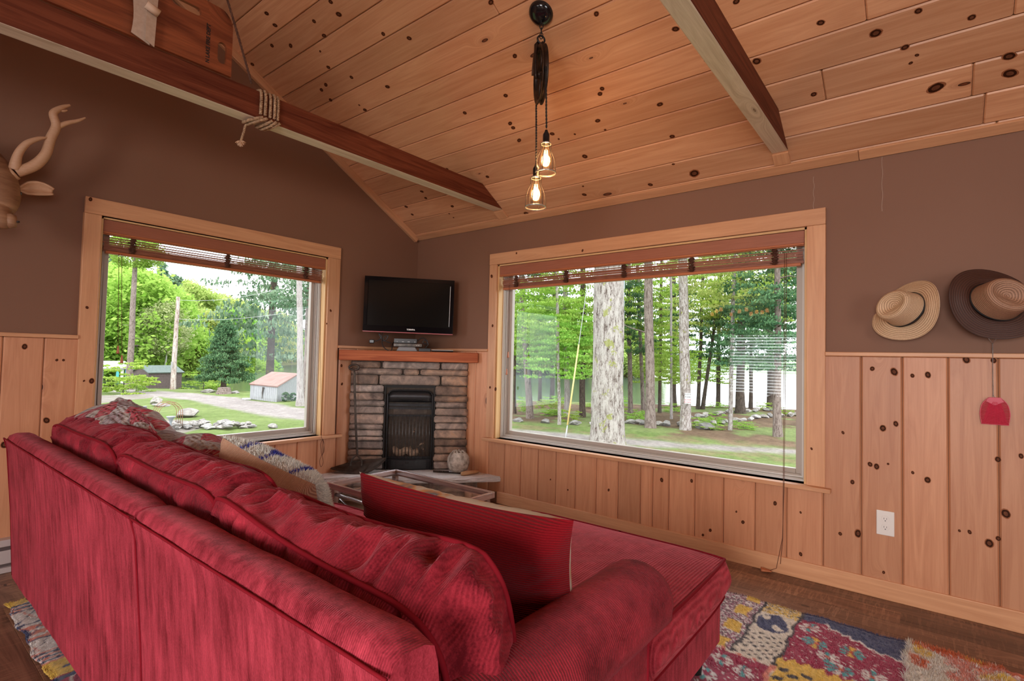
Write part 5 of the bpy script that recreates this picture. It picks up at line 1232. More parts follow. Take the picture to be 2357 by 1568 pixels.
for zc in (.378, .339):
    m = MB(); m.lathe([(.0001, .001), (.015, .001), (.0165, -.002)], (-.0205, -3.406, zc), 24, M=Vector((-1, 0, 0)).to_track_quat('Z', 'Y').to_matrix()); oo = m.build('socket_face', WP, ol)
    m = MB(); m.box((-.0222, -3.412, zc-.002), (-.0205, -3.4105, zc+.006)); m.box((-.0222, -3.4015, zc-.002), (-.0205, -3.400, zc+.006)); m.box((-.0222, -3.408, zc-.010), (-.0205, -3.404, zc-.006)); m.build('slots', HB, oo)
HW = plain('heater_enamel', (.50, .42, .40), .4)
ht = thing('baseboard_heater', 'low pinkish-white electric baseboard heater under the left wall panelling', 'heater', (-3.5, -.035, 0))
m = MB(); m.box((-4.6, -.065, .128), (-2.35, -.001, .162)); m.build('top_cover', HW, ht, bevel=.004)
m = MB(); m.box((-4.6, -.062, .045), (-2.35, -.055, .110)); m.build('front_panel', HW, ht, bevel=.003)
m = MB(); m.box((-4.6, -.064, .001), (-2.35, -.001, .028)); m.build('base_channel', HW, ht, bevel=.003)
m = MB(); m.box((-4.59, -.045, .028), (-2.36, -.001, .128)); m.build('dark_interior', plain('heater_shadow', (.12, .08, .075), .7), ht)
# cobweb strands on the wall
for yy, za, zb_ in ((-3.101, 2.09, 1.92), (-3.395, 2.13, 1.86)):
    m = MB(); m.tube([(-.003, yy+.002*math.sin(i*1.3), za+(zb_-za)*i/12) for i in range(13)], .0008, 4); tag(m.build('cobweb_strand', plain('web', (.5, .38, .3), .8) if 'web' not in bpy.data.materials else bpy.data.materials['web'], None), 'thin pale cobweb strand hanging on the wall %s' % ('above the wide window casing' if zb_ > 1.9 else 'between the wide window and the straw hat'), 'cobweb')
# ---------------------------------------------------------------- patchwork shag rug
def rug():
    x0, x1, y0, y1 = -2.66, -.455, -3.95, -.50; st = .0075
    nx, ny = int((x1-x0)/st), int((y1-y0)/st); X, Y = np.meshgrid(np.linspace(x0, x1, nx), np.linspace(y0, y1, ny), indexing='ij')
    r = np.random.default_rng(5)
    def col(X, Y, r):
        n = X.shape; C = np.zeros(n+(3,)); pal = dict(cr=(.62, .57, .48), ma=(.30, .010, .055), nv=(.05, .06, .13), ye=(.66, .45, .08), pk=(.60, .22, .16), te=(.08, .35, .36), bk=(.045, .04, .045), or_=(.55, .12, .04), lt=(.66, .63, .60), pp=(.30, .10, .16))
        g = {k: np.array(v) for k, v in pal.items()}
        def put(mask, c): C[mask] = g[c]
        # field of patches: coordinates p across (x), q along (y)
        C[:] = g['cr']
        jit = lambda s: (np.sin(X*61+np.floor(Y/s)*2.1)+np.sin(Y*47+X*13))*.0028
        A = X+jit(.04); Bq = Y+jit(.05)
        # near right corner region (visible): cream strip then maroon patch then zigzag then orange shag
        put(Bq < -2.75, 'lt')
        sp = r.random(n)
        m_ = (Bq > -2.98) & (Bq < -2.70); put(m_, 'lt'); put(m_ & (sp > .6), 'pp'); put(m_ & (sp < .2), 'bk'); put(m_ & (np.abs(Bq+2.93) < .03) & (np.sin(A*38) > -.2), 'ye')
        # cream totem strip
        m_ = (Bq <= -2.985) & (Bq > -3.13); put(m_, 'cr')
        def blobs(cx, cy, rx, ry, c, ring=None):
            d = ((A-cx)/rx)**2+((Bq-cy)/ry)**2; put(d < 1, c)
            if ring: put((d < 1) & (np.abs(np.sin(np.arctan2(Bq-cy, A-cx)*3)) > .75) & (d > .3), ring)
        put(m_ & (A > -.56) & (sp > .45), 'ye'); put(m_ & (A > -.56) & (sp < .15), 'bk')
        q = m_ & (A < -.57) & (A > -.74) & (((A+.655)/.085)**2+(((Bq+3.055)/.06))**2 < 1); put(q, 'nv'); put(q & (((A+.61)/.02)**2+((Bq+3.03)/.018)**2 < 1), 'cr'); put(q & (((A+.69)/.02)**2+((Bq+3.08)/.018)**2 < 1), 'cr')
        put(m_ & (A < -.76) & (A > -1.0) & (np.sin(A*160)*np.sin(Bq*140) > .45), 'bk')
        put((np.abs(Bq+2.985) < .006) | (np.abs(Bq+3.135) < .006), 'bk')
        # maroon patch with flowers
        m_ = (Bq <= -3.14) & (Bq > -3.50); put(m_, 'ma'); put(m_ & (sp > .93), 'lt')
        put(m_ & (A > -.505), 'nv'); 
        zz = m_ & (A < -.505); tri = np.abs(((Bq*22) % 1)-.5)*2
        put(m_ & (A > -.60+(.10*(Bq+3.14)/-.36*-1+.10)*0+.06-.13*np.clip((-3.22-Bq)/.28, 0, 1)+.02*tri), 'nv')
        e = A-(-.60+.06-.13*np.clip((-3.22-Bq)/.28, 0, 1)+.02*tri); put(m_ & (np.abs(e) < .006) & (Bq < -3.22), 'lt')
        put(m_ & (A < -.93+.03*tri), 'ye')
        for cx, cy, c1, c2 in ((-.60, -3.19, 'lt', 'te'), (-.72, -3.22, 'te', 'ye'), (-.80, -3.27, 'lt', 'te'), (-.70, -3.34, 'te', 'ye'), (-.86, -3.31, 'te', 'lt'), (-.83, -3.41, 'lt', 'te')):
            d = np.hypot(A-cx, (Bq-cy)*1.05); th = np.arctan2(Bq-cy, A-cx); pet = (d < .042) & (np.abs(np.cos(th*4)) > .5) & (d > .010) & m_; put(pet, c1); put(pet & (np.cos(th*4) > .0) & (np.cos(th*2) > 0), c2); put((d < .008) & m_, 'or_')
        # below: another row of patches (x < -.97)
        m_ = A < -.985; k = np.floor((Bq+.5)/.33).astype(int) % 4; kk_ = np.floor((A+2.66)/.42).astype(int); cc = (k+kk_*3) % 5
        for i, cname in enumerate(('ma', 'lt', 'ye', 'ma', 'cr')): put(m_ & (cc == i), cname)
        put(m_ & (cc == 0) & (sp > .92), 'lt'); put(m_ & (cc == 2) & (np.sin(A*90)*np.sin(Bq*80) > .2), 'bk'); put(m_ & (cc == 1) & (np.sin(A*120+Bq*40) > .6), 'nv'); put(m_ & (cc == 4) & (np.sin(Bq*110) > .55), 'pk')
        fx_ = ((A*8) % 1-.5); fy_ = ((Bq*8) % 1-.5); fl = np.hypot(fx_, fy_) < .27; put(m_ & fl & (cc == 3), 'lt'); put(m_ & (np.hypot(fx_, fy_) < .14) & (cc == 3), 'te'); put(m_ & fl & (cc == 0), 'te')
        m_ = (A < -1.0) & (A > -1.45) & (Bq > -3.12) & (Bq < -2.6); put(m_, 'ma'); put(m_ & (sp > .94), 'lt')
        for cx, cy in ((-1.07, -2.98), (-1.10, -3.06), (-1.20, -2.95), (-1.22, -3.06), (-1.32, -3.0)):
            d = np.hypot(A-cx, Bq-cy); th = np.arctan2(Bq-cy, A-cx); put((d < .036) & (np.abs(np.cos(th*4)) > .4) & (d > .01), 'lt'); put((d < .036) & (np.cos(th*4) > .5) & (np.cos(th*2) > 0), 'te')
        # orange shag patch
        m_ = Bq <= -3.505; put(m_, 'cr'); n1 = np.sin(A*30+3*np.sin(Bq*17))+np.sin(Bq*26+2*np.sin(A*21)); put(m_ & (n1 > .5), 'or_'); put(m_ & (n1 < -.7), 'ye'); put(m_ & (Bq < -3.62) & (np.abs(n1) < .4), 'pk'); put(m_ & (sp > .8), 'lt'); put(m_ & (A > -.50) & (sp > .4), 'or_')
        put(m_ & (np.abs(Bq+3.51) < .008), 'cr')
        # left end of the rug (visible beside the sofa, x < -2.4)
        m_ = (X < -2.30) & (Bq > -2.2); put(m_, 'lt')
        put(m_ & (Bq > -.56), 'ye'); s_ = m_ & (Bq < -.56) & (Bq > -.66); put(s_ & (np.sin(Bq*170+A*8) > .3), 'nv'); put(s_ & (np.sin(Bq*170+A*8) < -.5), 'pk')
        s_ = m_ & (Bq < -.80) & (Bq > -.96) & (A < -2.44); put(s_ & (np.sin((Bq)*110) > -.2), 'pk'); put(s_ & (np.abs(np.sin(A*26)) < .22), 'nv'); put(m_ & (np.abs(Bq+.80) < .006) | m_ & (np.abs(Bq+.965) < .006), 'nv')
        put(m_ & (np.abs(np.sin(Bq*22+np.sin(A*30)*1.3)) < .10) & (Bq < -.66) & (Bq > -1.1), 'nv'); put(m_ & (np.abs(np.sin(Bq*15+1+np.sin(A*24)*1.6)) < .08) & (Bq < -.66) & (Bq > -1.1), 'pk')
        s_ = m_ & (Bq < -1.08) & (Bq > -1.19); put(s_ & (np.sin(Bq*200+A*6) > .35), 'nv'); put(s_ & (np.sin(Bq*200+A*6) < -.6), 'pk')
        put(m_ & (Bq < -1.19) & (Bq > -1.31), 'ye'); put(m_ & (np.abs(Bq+1.25) < .010) & (np.sin(A*60) > .2), 'nv')
        s_ = m_ & (Bq < -1.31); put(s_, 'ma'); put(s_ & (np.abs(np.sin(A*70)) < .25), 'lt'); put(s_ & (np.abs(np.sin(Bq*38)) < .22), 'nv'); put(s_ & (np.abs(Bq+1.33) < .012), 'nv')
        return C*(.72+.5*r.random(n))[..., None]
    C = col(X, Y, r)
    edge = np.minimum(np.minimum(X-x0, x1-X), np.minimum(Y-y0, y1-Y)); wob = .005*np.sin(Y*19)+.004*np.sin(Y*43+1); wx = .005*np.sin(X*17)+.004*np.sin(X*39)
    Z = .004+.008*np.clip(edge/.02, 0, 1)+.004*r.random(X.shape); shag = (Y < -3.5); Z += .012*shag*r.random(X.shape)*np.clip(edge/.03, 0, 1)
    Xw = X+wob*np.where(X > (x0+x1)/2, 1, 1); Yw = Y+wx
    V = np.stack([Xw, Yw, Z], -1).reshape(-1, 3); idx = np.arange(nx*ny).reshape(nx, ny); Fq = np.stack([idx[:-1, :-1], idx[1:, :-1], idx[1:, 1:], idx[:-1, 1:]], -1).reshape(-1, 4)
    t = thing('patchwork_shag_rug', 'multicoloured patchwork shag rug under the sofa and coffee table', 'rug', ((x0+x1)/2, (y0+y1)/2, 0))
    link_mesh('woven_ground', npmesh('woven_ground', V, Fq, VCOLM, cols=C.reshape(-1, 3)), t)
    # tufts over the strips the sofa leaves free
    TV = []; 
    def tufts(ax0, ax1, ay0, ay1, N, L):
        px = r.uniform(ax0, ax1, N); py = r.uniform(ay0, ay1, N); c = col(px.reshape(1, -1), py.reshape(1, -1), r).reshape(-1, 3)
        px2 = px+.005*np.sin(py*19)+.004*np.sin(py*43+1); py2 = py+.005*np.sin(px*17)+.004*np.sin(px*39); base = np.stack([px2, py2, np.full(N, .008)], 1)
        long = np.where(py < -3.5, 2.2, 1.0)*L; d = r.normal(size=(N, 3))*[.55, .55, .2]+[0, 0, 1]; d[:, 0] += np.where(px > x1-.03, 1.2, 0); d[:, 1] += .25; d /= np.linalg.norm(d, axis=1)[:, None]
        sd_v = np.cross(d, r.normal(size=(N, 3))); sd_v /= np.linalg.norm(sd_v, axis=1)[:, None]; w = (.0013*np.where(py < -3.5, 1.2, 1))[:, None]
        tip = base+d*(long*r.uniform(.6, 1.2, N))[:, None]; return np.stack([base-sd_v*w, base+sd_v*w, tip], 1).reshape(-1, 3), np.repeat(c, 3, 0)
    a1, c1 = tufts(-1.15, x1, -3.78, -2.70, 150000, .011); a2, c2 = tufts(x0, -2.40, -1.9, y1, 45000, .009); a3, c3 = tufts(-1.65, x1, -2.7, -.55, 30000, .010)
    V = np.concatenate([a1, a2, a3]); C3 = np.concatenate([c1, c2, c3]); F3 = np.arange(len(V)).reshape(-1, 3)
    o = link_mesh('pile', npmesh('pile', V, F3, VCOLM, cols=C3), t); o['kind'] = 'stuff'
rug()

# ---------------------------------------------------------------- blind and string lights on the far side wall (they show only as reflections in the wide window)
vb = thing('venetian_blind', 'white slatted blind in the side window, mirrored as pale stripes in the wide window', 'blind', (XL+.03, -1.33, .50))
WS = plain('blind_white', (.62, .62, .60), .5)
for k in range(21):
    z_ = .53+k*.053; m = MB(); m.add([(XL+.012, -1.94, z_+.016), (XL+.048, -1.94, z_-.012), (XL+.048, -.71, z_-.012), (XL+.012, -.71, z_+.016)], [(0, 1, 2, 3)]); m.build('slat', WS, vb)
sl = thing('string_lights', 'string of small orange lights along the side wall, mirrored in the wide window', 'string lights', (XL+.05, -.9, 2.0))
OR_ = emis('orange_lampshade', (1, .32, .10), 9); m = MB(); P = []
for k, (y_, z_) in enumerate(((-.42, 2.02), (-.50, 2.07), (-.58, 2.10), (-.76, 2.00), (-.90, 2.05), (-1.02, 2.08), (-1.10, 2.00), (-1.19, 2.03), (-1.28, 2.02), (-1.36, 2.05))):
    P.append((XL+.05, y_, z_+.05)); q = MB(); q.lathe([(.012, .03), (.026, .02), (.03, -.03), (.022, -.04), (.0001, -.04)], (XL+.05, y_, z_), 10); q.build('lamp_shade', OR_, sl)
m.tube(P, .003, 5); m.build('cord', BC, sl)
_plain, _speck, _stone = plain, speck, stone
dim = lambda c, k=.74: tuple(v*k for v in c)
def plain(name, c, *a, **k): return _plain(name, dim(c), *a, **k)
def speck(name, c1, c2, *a, **k): return _speck(name, dim(c1), dim(c2), *a, **k)
def stone(name, cs, *a): return _stone(name, [dim(c) for c in cs], *a)
# ================================================================ outside
SH = lambda x, y: .953*(x-23)+.303*(y-1)            # >0 beyond the lake shore
def gz(x, y):
    z = -.75-.02*min(max(y-2, 0), 40); s = SH(x, y)
    if s > -1.5: z -= .10*(s+1.5)+.06*max(0, s)
    t = y-55-1.2*max(0, x-12)
    if t > 0: z = max(z, -1.9)*0+(-1.5+.215*t-.0003*t*t if s < 0 else max(z, -2.2+.20*t))
    return z
def gzv(x, y): return gz(x, y)
from math import hypot
def seg_d(px, py, pts):
    best = 1e9
    for (ax, ay), (bx, by) in zip(pts, pts[1:]):
        dx, dy = bx-ax, by-ay; t = max(0, min(1, ((px-ax)*dx+(py-ay)*dy)/(dx*dx+dy*dy))); best = min(best, hypot(px-ax-dx*t, py-ay-dy*t))
    return best
ROAD1 = [(4.5, 45), (7.4, 34.5), (7.9, 29), (7.8, 23.5), (7.1, 18), (6.6, 13.5), (6.9, 9), (7.3, 5.2), (7.7, 3.6), (8.1, 1.8), (8.55, .5), (9.5, -1.4), (12, -5), (16, -11)]
ROADW = [1.5, 1.0]
def ground_col(x, y, r):
    g = np.array((.20, .29, .085)); g2 = np.array((.29, .37, .14)); n1 = nz(x*.35, y*.35, 3); n2 = nz(x*1.7, y*1.7, 7); n3 = nz(x*.12, y*.12, 9)
    c = g+(g2-g)*min(1, max(0, .5+n1+.5*n2))
    s = SH(x, y)
    d = seg_d(x, y, ROAD1); w = interp([0, 3, 6, 12], [.50, .85, 1.1, 1.3], y)*(1+.2*n1)
    br = np.array((.22, .15, .10))
    if y < 14 and x > 9.3 and s < 1: # woodland floor: leaf litter and sprouts
        k = smoothstep(9.3, 10.5, x+n2*.8)*(1-smoothstep(2.0, 3.5, -y)) ; c = c*(1-k)+k*(br*(1.05+.4*n2) if n1+n2*.5 > -.10 else g2*.95)
    if s > -1.2: c = c*.4+np.array((.24, .20, .13))*.6
    # gravel apron in the near left and beside the pond rocks
    if seg_d(x, y, [(1.8, 24), (5.6, 28.5)]) < 1.6+n1 or (seg_d(x, y, [(1.2, 12), (3.2, 18.5)]) < 1.5+n1*.5 and x < 3.2+n1): c = np.array((.38, .345, .31))*(1+.2*n2)
    if d < w: k = 1-smoothstep(w-.35, w, d+n2*.15); gc = np.array((.47, .425, .415))*(1+.12*n2)*(1 if abs(d-.0) > .25 or n1 < -.2 else .93); c = c*(1-k)+gc*k
    elif d < w+.8 and x > 6 and y < 9 and n2 > -.1: c = c*.45+br*1.5*.55
    return c*(.88+.24*r.random())
def ground():
    r = random.Random(11); st0 = .22
    def patch(x0, x1, y0, y1, st):
        nx, ny = int((x1-x0)/st)+1, int((y1-y0)/st)+1; V = []; C = []
        for i in range(nx):
            for j in range(ny):
                x, y = x0+(x1-x0)*i/(nx-1), y0+(y1-y0)*j/(ny-1); V.append((x, y, gz(x, y)+.02*nz(x*1.3, y*1.3, 5))); C.append(ground_col(x, y, r))
        idx = np.arange(nx*ny).reshape(nx, ny); F = np.stack([idx[:-1, :-1], idx[1:, :-1], idx[1:, 1:], idx[:-1, 1:]], -1).reshape(-1, 4)
        return np.array(V), np.array(C), F
    P = [patch(.16, 26, -14, 30, .24), patch(-12, .16, .16, 30, 1.2), patch(-12, 26, 30, 56, .6), patch(-60, 200, 56, 260, 5.0), patch(26, 120, 24, 56, 3.0)]
    V = []; C = []; F = []; b = 0
    for v, c, f in P: V.append(v); C.append(c); F.append(f+b); b += len(v)
    n = NT('ground_cover'); o = n.obj(); base = n.attr('Col', 'Color'); f = n.noise(o, 9, 5, .75); h = n.noise(o, 40, 3, .7)
    c = n.mix(1.0, base, n.ramp(f, [(.3, (.55, .55, .55)), (.7, (.98, .98, .94))]), 'MULTIPLY'); n.col(c).p(rough=.95, spec=.1); n.bump(h, 1.0, .08)
    o = link_mesh('ground', npmesh('ground', np.concatenate(V), np.concatenate(F), n.m, True, cols=np.concatenate(C)), None, (0, 0, 0)); tag(o, 'lawn, gravel drive and woodland floor outside the windows', kind='structure')
ground()
WT_ = NT('lake_water'); WT_.col((.05, .075, .06)).p(rough=.08, spec=.5, ior=1.33); WT_.bump(WT_.noise(WT_.mapping(WT_.obj(), (1, 3, 1)), 1.2, 4, .6), .25, .05)
m = MB(); m.add([(10, -200, -1.72), (900, -200, -1.72), (900, 420, -1.72), (10, 420, -1.72)], [(0, 1, 2, 3)]); tag(m.build('lake_water', WT_.m), 'calm lake reflecting the white sky beyond the trees', kind='structure')
# far shore ridge
m = MB(); rows = []
for i in range(120):
    a_ = math.radians(-15+100*i/119); R_ = 330+40*math.sin(i*.21); x, y = R_*math.sin(a_), R_*math.cos(a_); hh = 13+7*nz(i*.09, 1)+2.5*nz(i*.5, 3)
    if a_ > math.radians(62): hh *= .45
    rows.append([(x, y, -2), (x*1.02, y*1.02, hh*.7), (x*1.06, y*1.06, hh), (x*1.2, y*1.2, hh*.8)])
m.grid(rows); tag(m.build('hills', speck('far_forest', (.13, .22, .12), (.26, .36, .20), .25, .95), smooth=True), 'hazy wooded ridge on the far shore', kind='structure')
# ---------------------------------------------------------------- vegetation
MAPLE = leafmat('maple_leaf', (.22, .42, .05), (.50, .70, .16), .5); MAPLE2 = leafmat('spring_leaf', (.28, .44, .08), (.60, .70, .24), .45)
CONIF = leafmat('conifer_needles', (.045, .12, .055), (.17, .30, .14), .2); PINEN = leafmat('pine_needles', (.10, .21, .12), (.30, .44, .28), .25); PALE = leafmat('pale_birch_leaf', (.42, .50, .20), (.62, .66, .36), .5)
def bark(name, c1, c2, c3, sc=1.0, moss=0):
    n = NT(name); o = n.obj(); wv = n.noise(n.mapping(o, (1, 1, .26)), 17*sc, 4, .72, .4); w2 = n.noise(n.mapping(o, (1, 1, .5)), 50*sc, 3, .7)
    d = n.math('ADD', n.math('MULTIPLY', wv, .72), n.math('MULTIPLY', w2, .28)); c = n.ramp(d, [(.38, dim(c1)), (.46, dim(c2)), (.56, dim(c3)), (.8, dim(c3))])
    if moss: c = n.mix(n.math('MULTIPLY', n.math('GREATER_THAN', n.noise(o, 2.6, 5, .7), .60), moss), c, (.20, .22, .04))
    n.col(c).p(rough=.95, spec=.1); n.bump(d, .8, .05); return n.m
BK1 = bark('pale_plated_bark', (.09, .065, .055), (.29, .255, .235), (.46, .43, .40), 1.0, .7); BK2 = bark('grey_brown_bark', (.09, .065, .055), (.22, .17, .15), (.34, .28, .25), 1.5); BK3 = bark('lichen_bark', (.08, .06, .05), (.32, .27, .24), (.58, .54, .52), 1.8, .9); BK4 = bark('dark_bark', (.03, .024, .02), (.09, .07, .06), (.15, .12, .10), 2.0, .4); BK5 = bark('smooth_grey_bark', (.25, .22, .21), (.38, .34, .33), (.48, .44, .43), 1.2)
def trunk_mesh(m, base, top, r0, r1, seed=0, flare=.35, seg=14, nrng=18):
    base, top = Vector(base), Vector(top); rows = []
    for i in range(nrng+1):
        t = i/nrng; c = base.lerp(top, t)+Vector((.04*nz(t*4, seed)*(top-base).length*.12, .04*nz(t*4, seed+5)*(top-base).length*.12, 0)); rr = r0+(r1-r0)*t; rr *= 1+flare*math.exp(-t*(top-base).length/.35)
        rows.append([tuple(c+Vector((math.cos(2*PI*k/seg), math.sin(2*PI*k/seg), 0))*rr*(1+.10*nz(math.cos(2*PI*k/seg)*2, math.sin(2*PI*k/seg)*2, t*9+seed))) for k in range(seg)])
    m.grid(rows, closed_v=True)
def cards(centers, sizes, r, spread, per, cs=(0, 1), flat=.5, aspect=.55):
    """leaf quads scattered round clump centres"""
    V = []; C = []; n = len(centers); N = n*per
    cen = np.repeat(np.array(centers), per, 0); sp = np.repeat(np.array(spread).reshape(n, -1)*np.ones((n, 3)), per, 0)
    off = r.normal(size=(N, 3))*.5; p = cen+off*sp; d = r.normal(size=(N, 3))*[1, 1, flat]; d /= np.linalg.norm(d, axis=1)[:, None]+1e-9; e = np.cross(d, r.normal(size=(N, 3))); e /= np.linalg.norm(e, axis=1)[:, None]+1e-9
    s = (sizes*r.uniform(.6, 1.3, N))[:, None]; V = np.stack([p-d*s*.5, p+e*s*aspect*.5, p+d*s*.5, p-e*s*aspect*.5], 1).reshape(-1, 3)
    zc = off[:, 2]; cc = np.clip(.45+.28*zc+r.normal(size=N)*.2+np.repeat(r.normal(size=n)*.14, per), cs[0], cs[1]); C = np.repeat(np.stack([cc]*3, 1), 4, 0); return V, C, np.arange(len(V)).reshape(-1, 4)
def crown_mesh(name, mat, kind, h, rad, n, per, size, seed):
    r = np.random.default_rng(seed); cs = []; sp = []
    for i in range(n):
        if kind == 'round':
            a_ = r.uniform(0, 2*PI); u = r.uniform(-.8, 1); q = math.sqrt(max(0, 1-u*u)); rr = r.uniform(.55, 1)*rad; cs.append((math.cos(a_)*q*rr, math.sin(a_)*q*rr, h*.5*(1+u*.95))); sp.append((rad*.24, rad*.24, h*.08))
        elif kind == 'cone':
            t = r.uniform(0, 1)**1.3; a_ = r.uniform(0, 2*PI); R_ = rad*(1-t)**.75*r.uniform(.25, 1); cs.append((math.cos(a_)*R_, math.sin(a_)*R_, h*t-.10*R_)); sp.append((rad*.16, rad*.16, h*.03))
        elif kind == 'layers':   # horizontal pine boughs
            L = r.integers(0, 11); t = (L+.5)/11; a_ = (L*2.1+int(r.integers(0, 4))*1.57)+r.normal()*.18; R_ = rad*(1.0-.55*t)*r.uniform(.15, 1)*(1+.25*math.sin(L*1.7)); cs.append((math.cos(a_)*R_, math.sin(a_)*R_, h*t+.10*R_+r.normal()*.05)); sp.append((rad*.20, rad*.20, h*.022))
        elif kind == 'loose':    # airy understory layers
            a_ = r.uniform(0, 2*PI); R_ = rad*math.sqrt(r.uniform(0, 1)); z = h*r.uniform(0, 1); cs.append((math.cos(a_)*R_, math.sin(a_)*R_, z)); sp.append((rad*.22, rad*.22, h*.02))
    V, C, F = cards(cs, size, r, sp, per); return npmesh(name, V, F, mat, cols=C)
PROTO = {}
def tree(name, label, cat, x, y, crown, h0, ch, trunk_r, top_r, th, bk, group=None, scale=(1, 1, 1), rot=0, lean=(0, 0), z=None, seed=1, flare=.35, branches=0):
    """crown = key of a crown mesh, placed from height h0"""
    zz = gz(x, y) if z is None else z
    t = thing(name, label, cat, (x, y, zz-.05), group); m = MB(); top = (x+lean[0], y+lean[1], zz+th); trunk_mesh(m, (x, y, zz-.1), top, trunk_r, top_r, seed, flare)
    rr = random.Random(seed)
    for k in range(branches):
        u = rr.uniform(.25, .95); p = Vector((x, y, zz)).lerp(Vector(top), u); a_ = rr.uniform(0, 2*PI); L = rr.uniform(.5, 1.3); m.tube([p, p+Vector((math.cos(a_)*L*.5, math.sin(a_)*L*.5, .12*L)), p+Vector((math.cos(a_)*L, math.sin(a_)*L, .15*L+rr.uniform(-.2, .3)))], [.022, .014, .005], 5)
    m.build('trunk', bk, t, smooth=True)
    for c in (crown if isinstance(crown, list) else [crown]):
        if c is None: continue
        key, cx, cy, cz, sx, sz, ro = c; o = bpy.data.objects.new('crown', PROTO[key]); SC.collection.objects.link(o); o.parent = t; o.location = (cx, cy, cz+.05); o.scale = (sx, sx, sz); o.rotation_euler = (0, 0, ro); o['kind'] = 'stuff' if 0 else 'thing'; del o['kind']
    return t
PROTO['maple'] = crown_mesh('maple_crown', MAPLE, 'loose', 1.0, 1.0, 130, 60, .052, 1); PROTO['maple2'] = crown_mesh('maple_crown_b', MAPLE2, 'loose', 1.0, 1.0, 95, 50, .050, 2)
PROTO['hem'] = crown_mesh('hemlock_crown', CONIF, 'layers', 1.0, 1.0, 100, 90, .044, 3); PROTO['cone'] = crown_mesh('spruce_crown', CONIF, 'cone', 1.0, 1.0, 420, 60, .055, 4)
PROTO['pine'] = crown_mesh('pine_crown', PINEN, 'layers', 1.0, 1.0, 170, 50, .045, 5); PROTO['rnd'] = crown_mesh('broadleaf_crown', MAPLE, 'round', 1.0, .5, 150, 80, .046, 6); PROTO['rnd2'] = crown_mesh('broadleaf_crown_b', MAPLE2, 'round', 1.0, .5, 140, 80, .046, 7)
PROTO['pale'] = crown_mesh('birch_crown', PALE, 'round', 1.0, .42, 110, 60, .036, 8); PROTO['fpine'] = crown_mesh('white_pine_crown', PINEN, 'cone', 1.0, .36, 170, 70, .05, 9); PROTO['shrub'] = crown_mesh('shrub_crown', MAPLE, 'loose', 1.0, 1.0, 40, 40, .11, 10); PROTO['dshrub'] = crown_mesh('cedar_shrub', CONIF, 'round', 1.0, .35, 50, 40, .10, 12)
# --- big trunks through the wide window
tree('oak_tree', 'huge pale plated-bark tree trunk close outside the wide window', 'tree', 7.05, 1.86, [('maple2', .5, 2.5, 5.5, 3.5, 2.5, 0)], 5, 2, .345, .30, 6.2, BK1, seed=3, flare=.28)
tree('pine_tree', 'straight grey-brown trunk right of the pale metal-clad pole', 'tree', 11.0, 2.6, [('hem', 0, 0, 6.0, 2.0, 2.6, 0)], 5, 2, .135, .10, 9, BK2, lean=(-.0, .25), seed=4, branches=5)
tree('maple_tree', 'mottled lichen-covered trunk with the speed sign', 'tree', 11.25, 1.69, [('maple2', 0, 0, 4.6, 1.9, 2.0, 1)], 5, 2, .145, .11, 8, BK3, lean=(.1, .25), seed=5, flare=.2)
tree('maple_tree', 'slim spotted trunk with mossy foot standing on the grass edge right of the sign', 'tree', 12.25, .80, [('maple2', 0, .2, 3.4, 1.5, 2.0, 2)], 5, 2, .058, .045, 7.5, BK3, lean=(.05, -.1), seed=6, flare=.1)
tree('hemlock_tree', 'grey trunk with dark feathery boughs nearest the right edge of the wide window', 'tree', 11.85, -.50, [('hem', 0, .3, 1.55, 1.35, 2.2, .4), ('hem', .3, .0, 3.0, 1.6, 3.0, 1.4)], 5, 2, .10, .05, 7.5, BK2, lean=(0, .05), seed=7, branches=9)
tree('hemlock_tree', 'thick dark evergreen standing on the bank behind the striped glare', 'tree', 17.6, 1.95, [('hem', 0, 0, 1.7, 1.8, 3.2, .2), ('maple', 0, 0, 3.4, 1.8, 2.6, 1)], 5, 2, .16, .10, 8, BK4, seed=8)
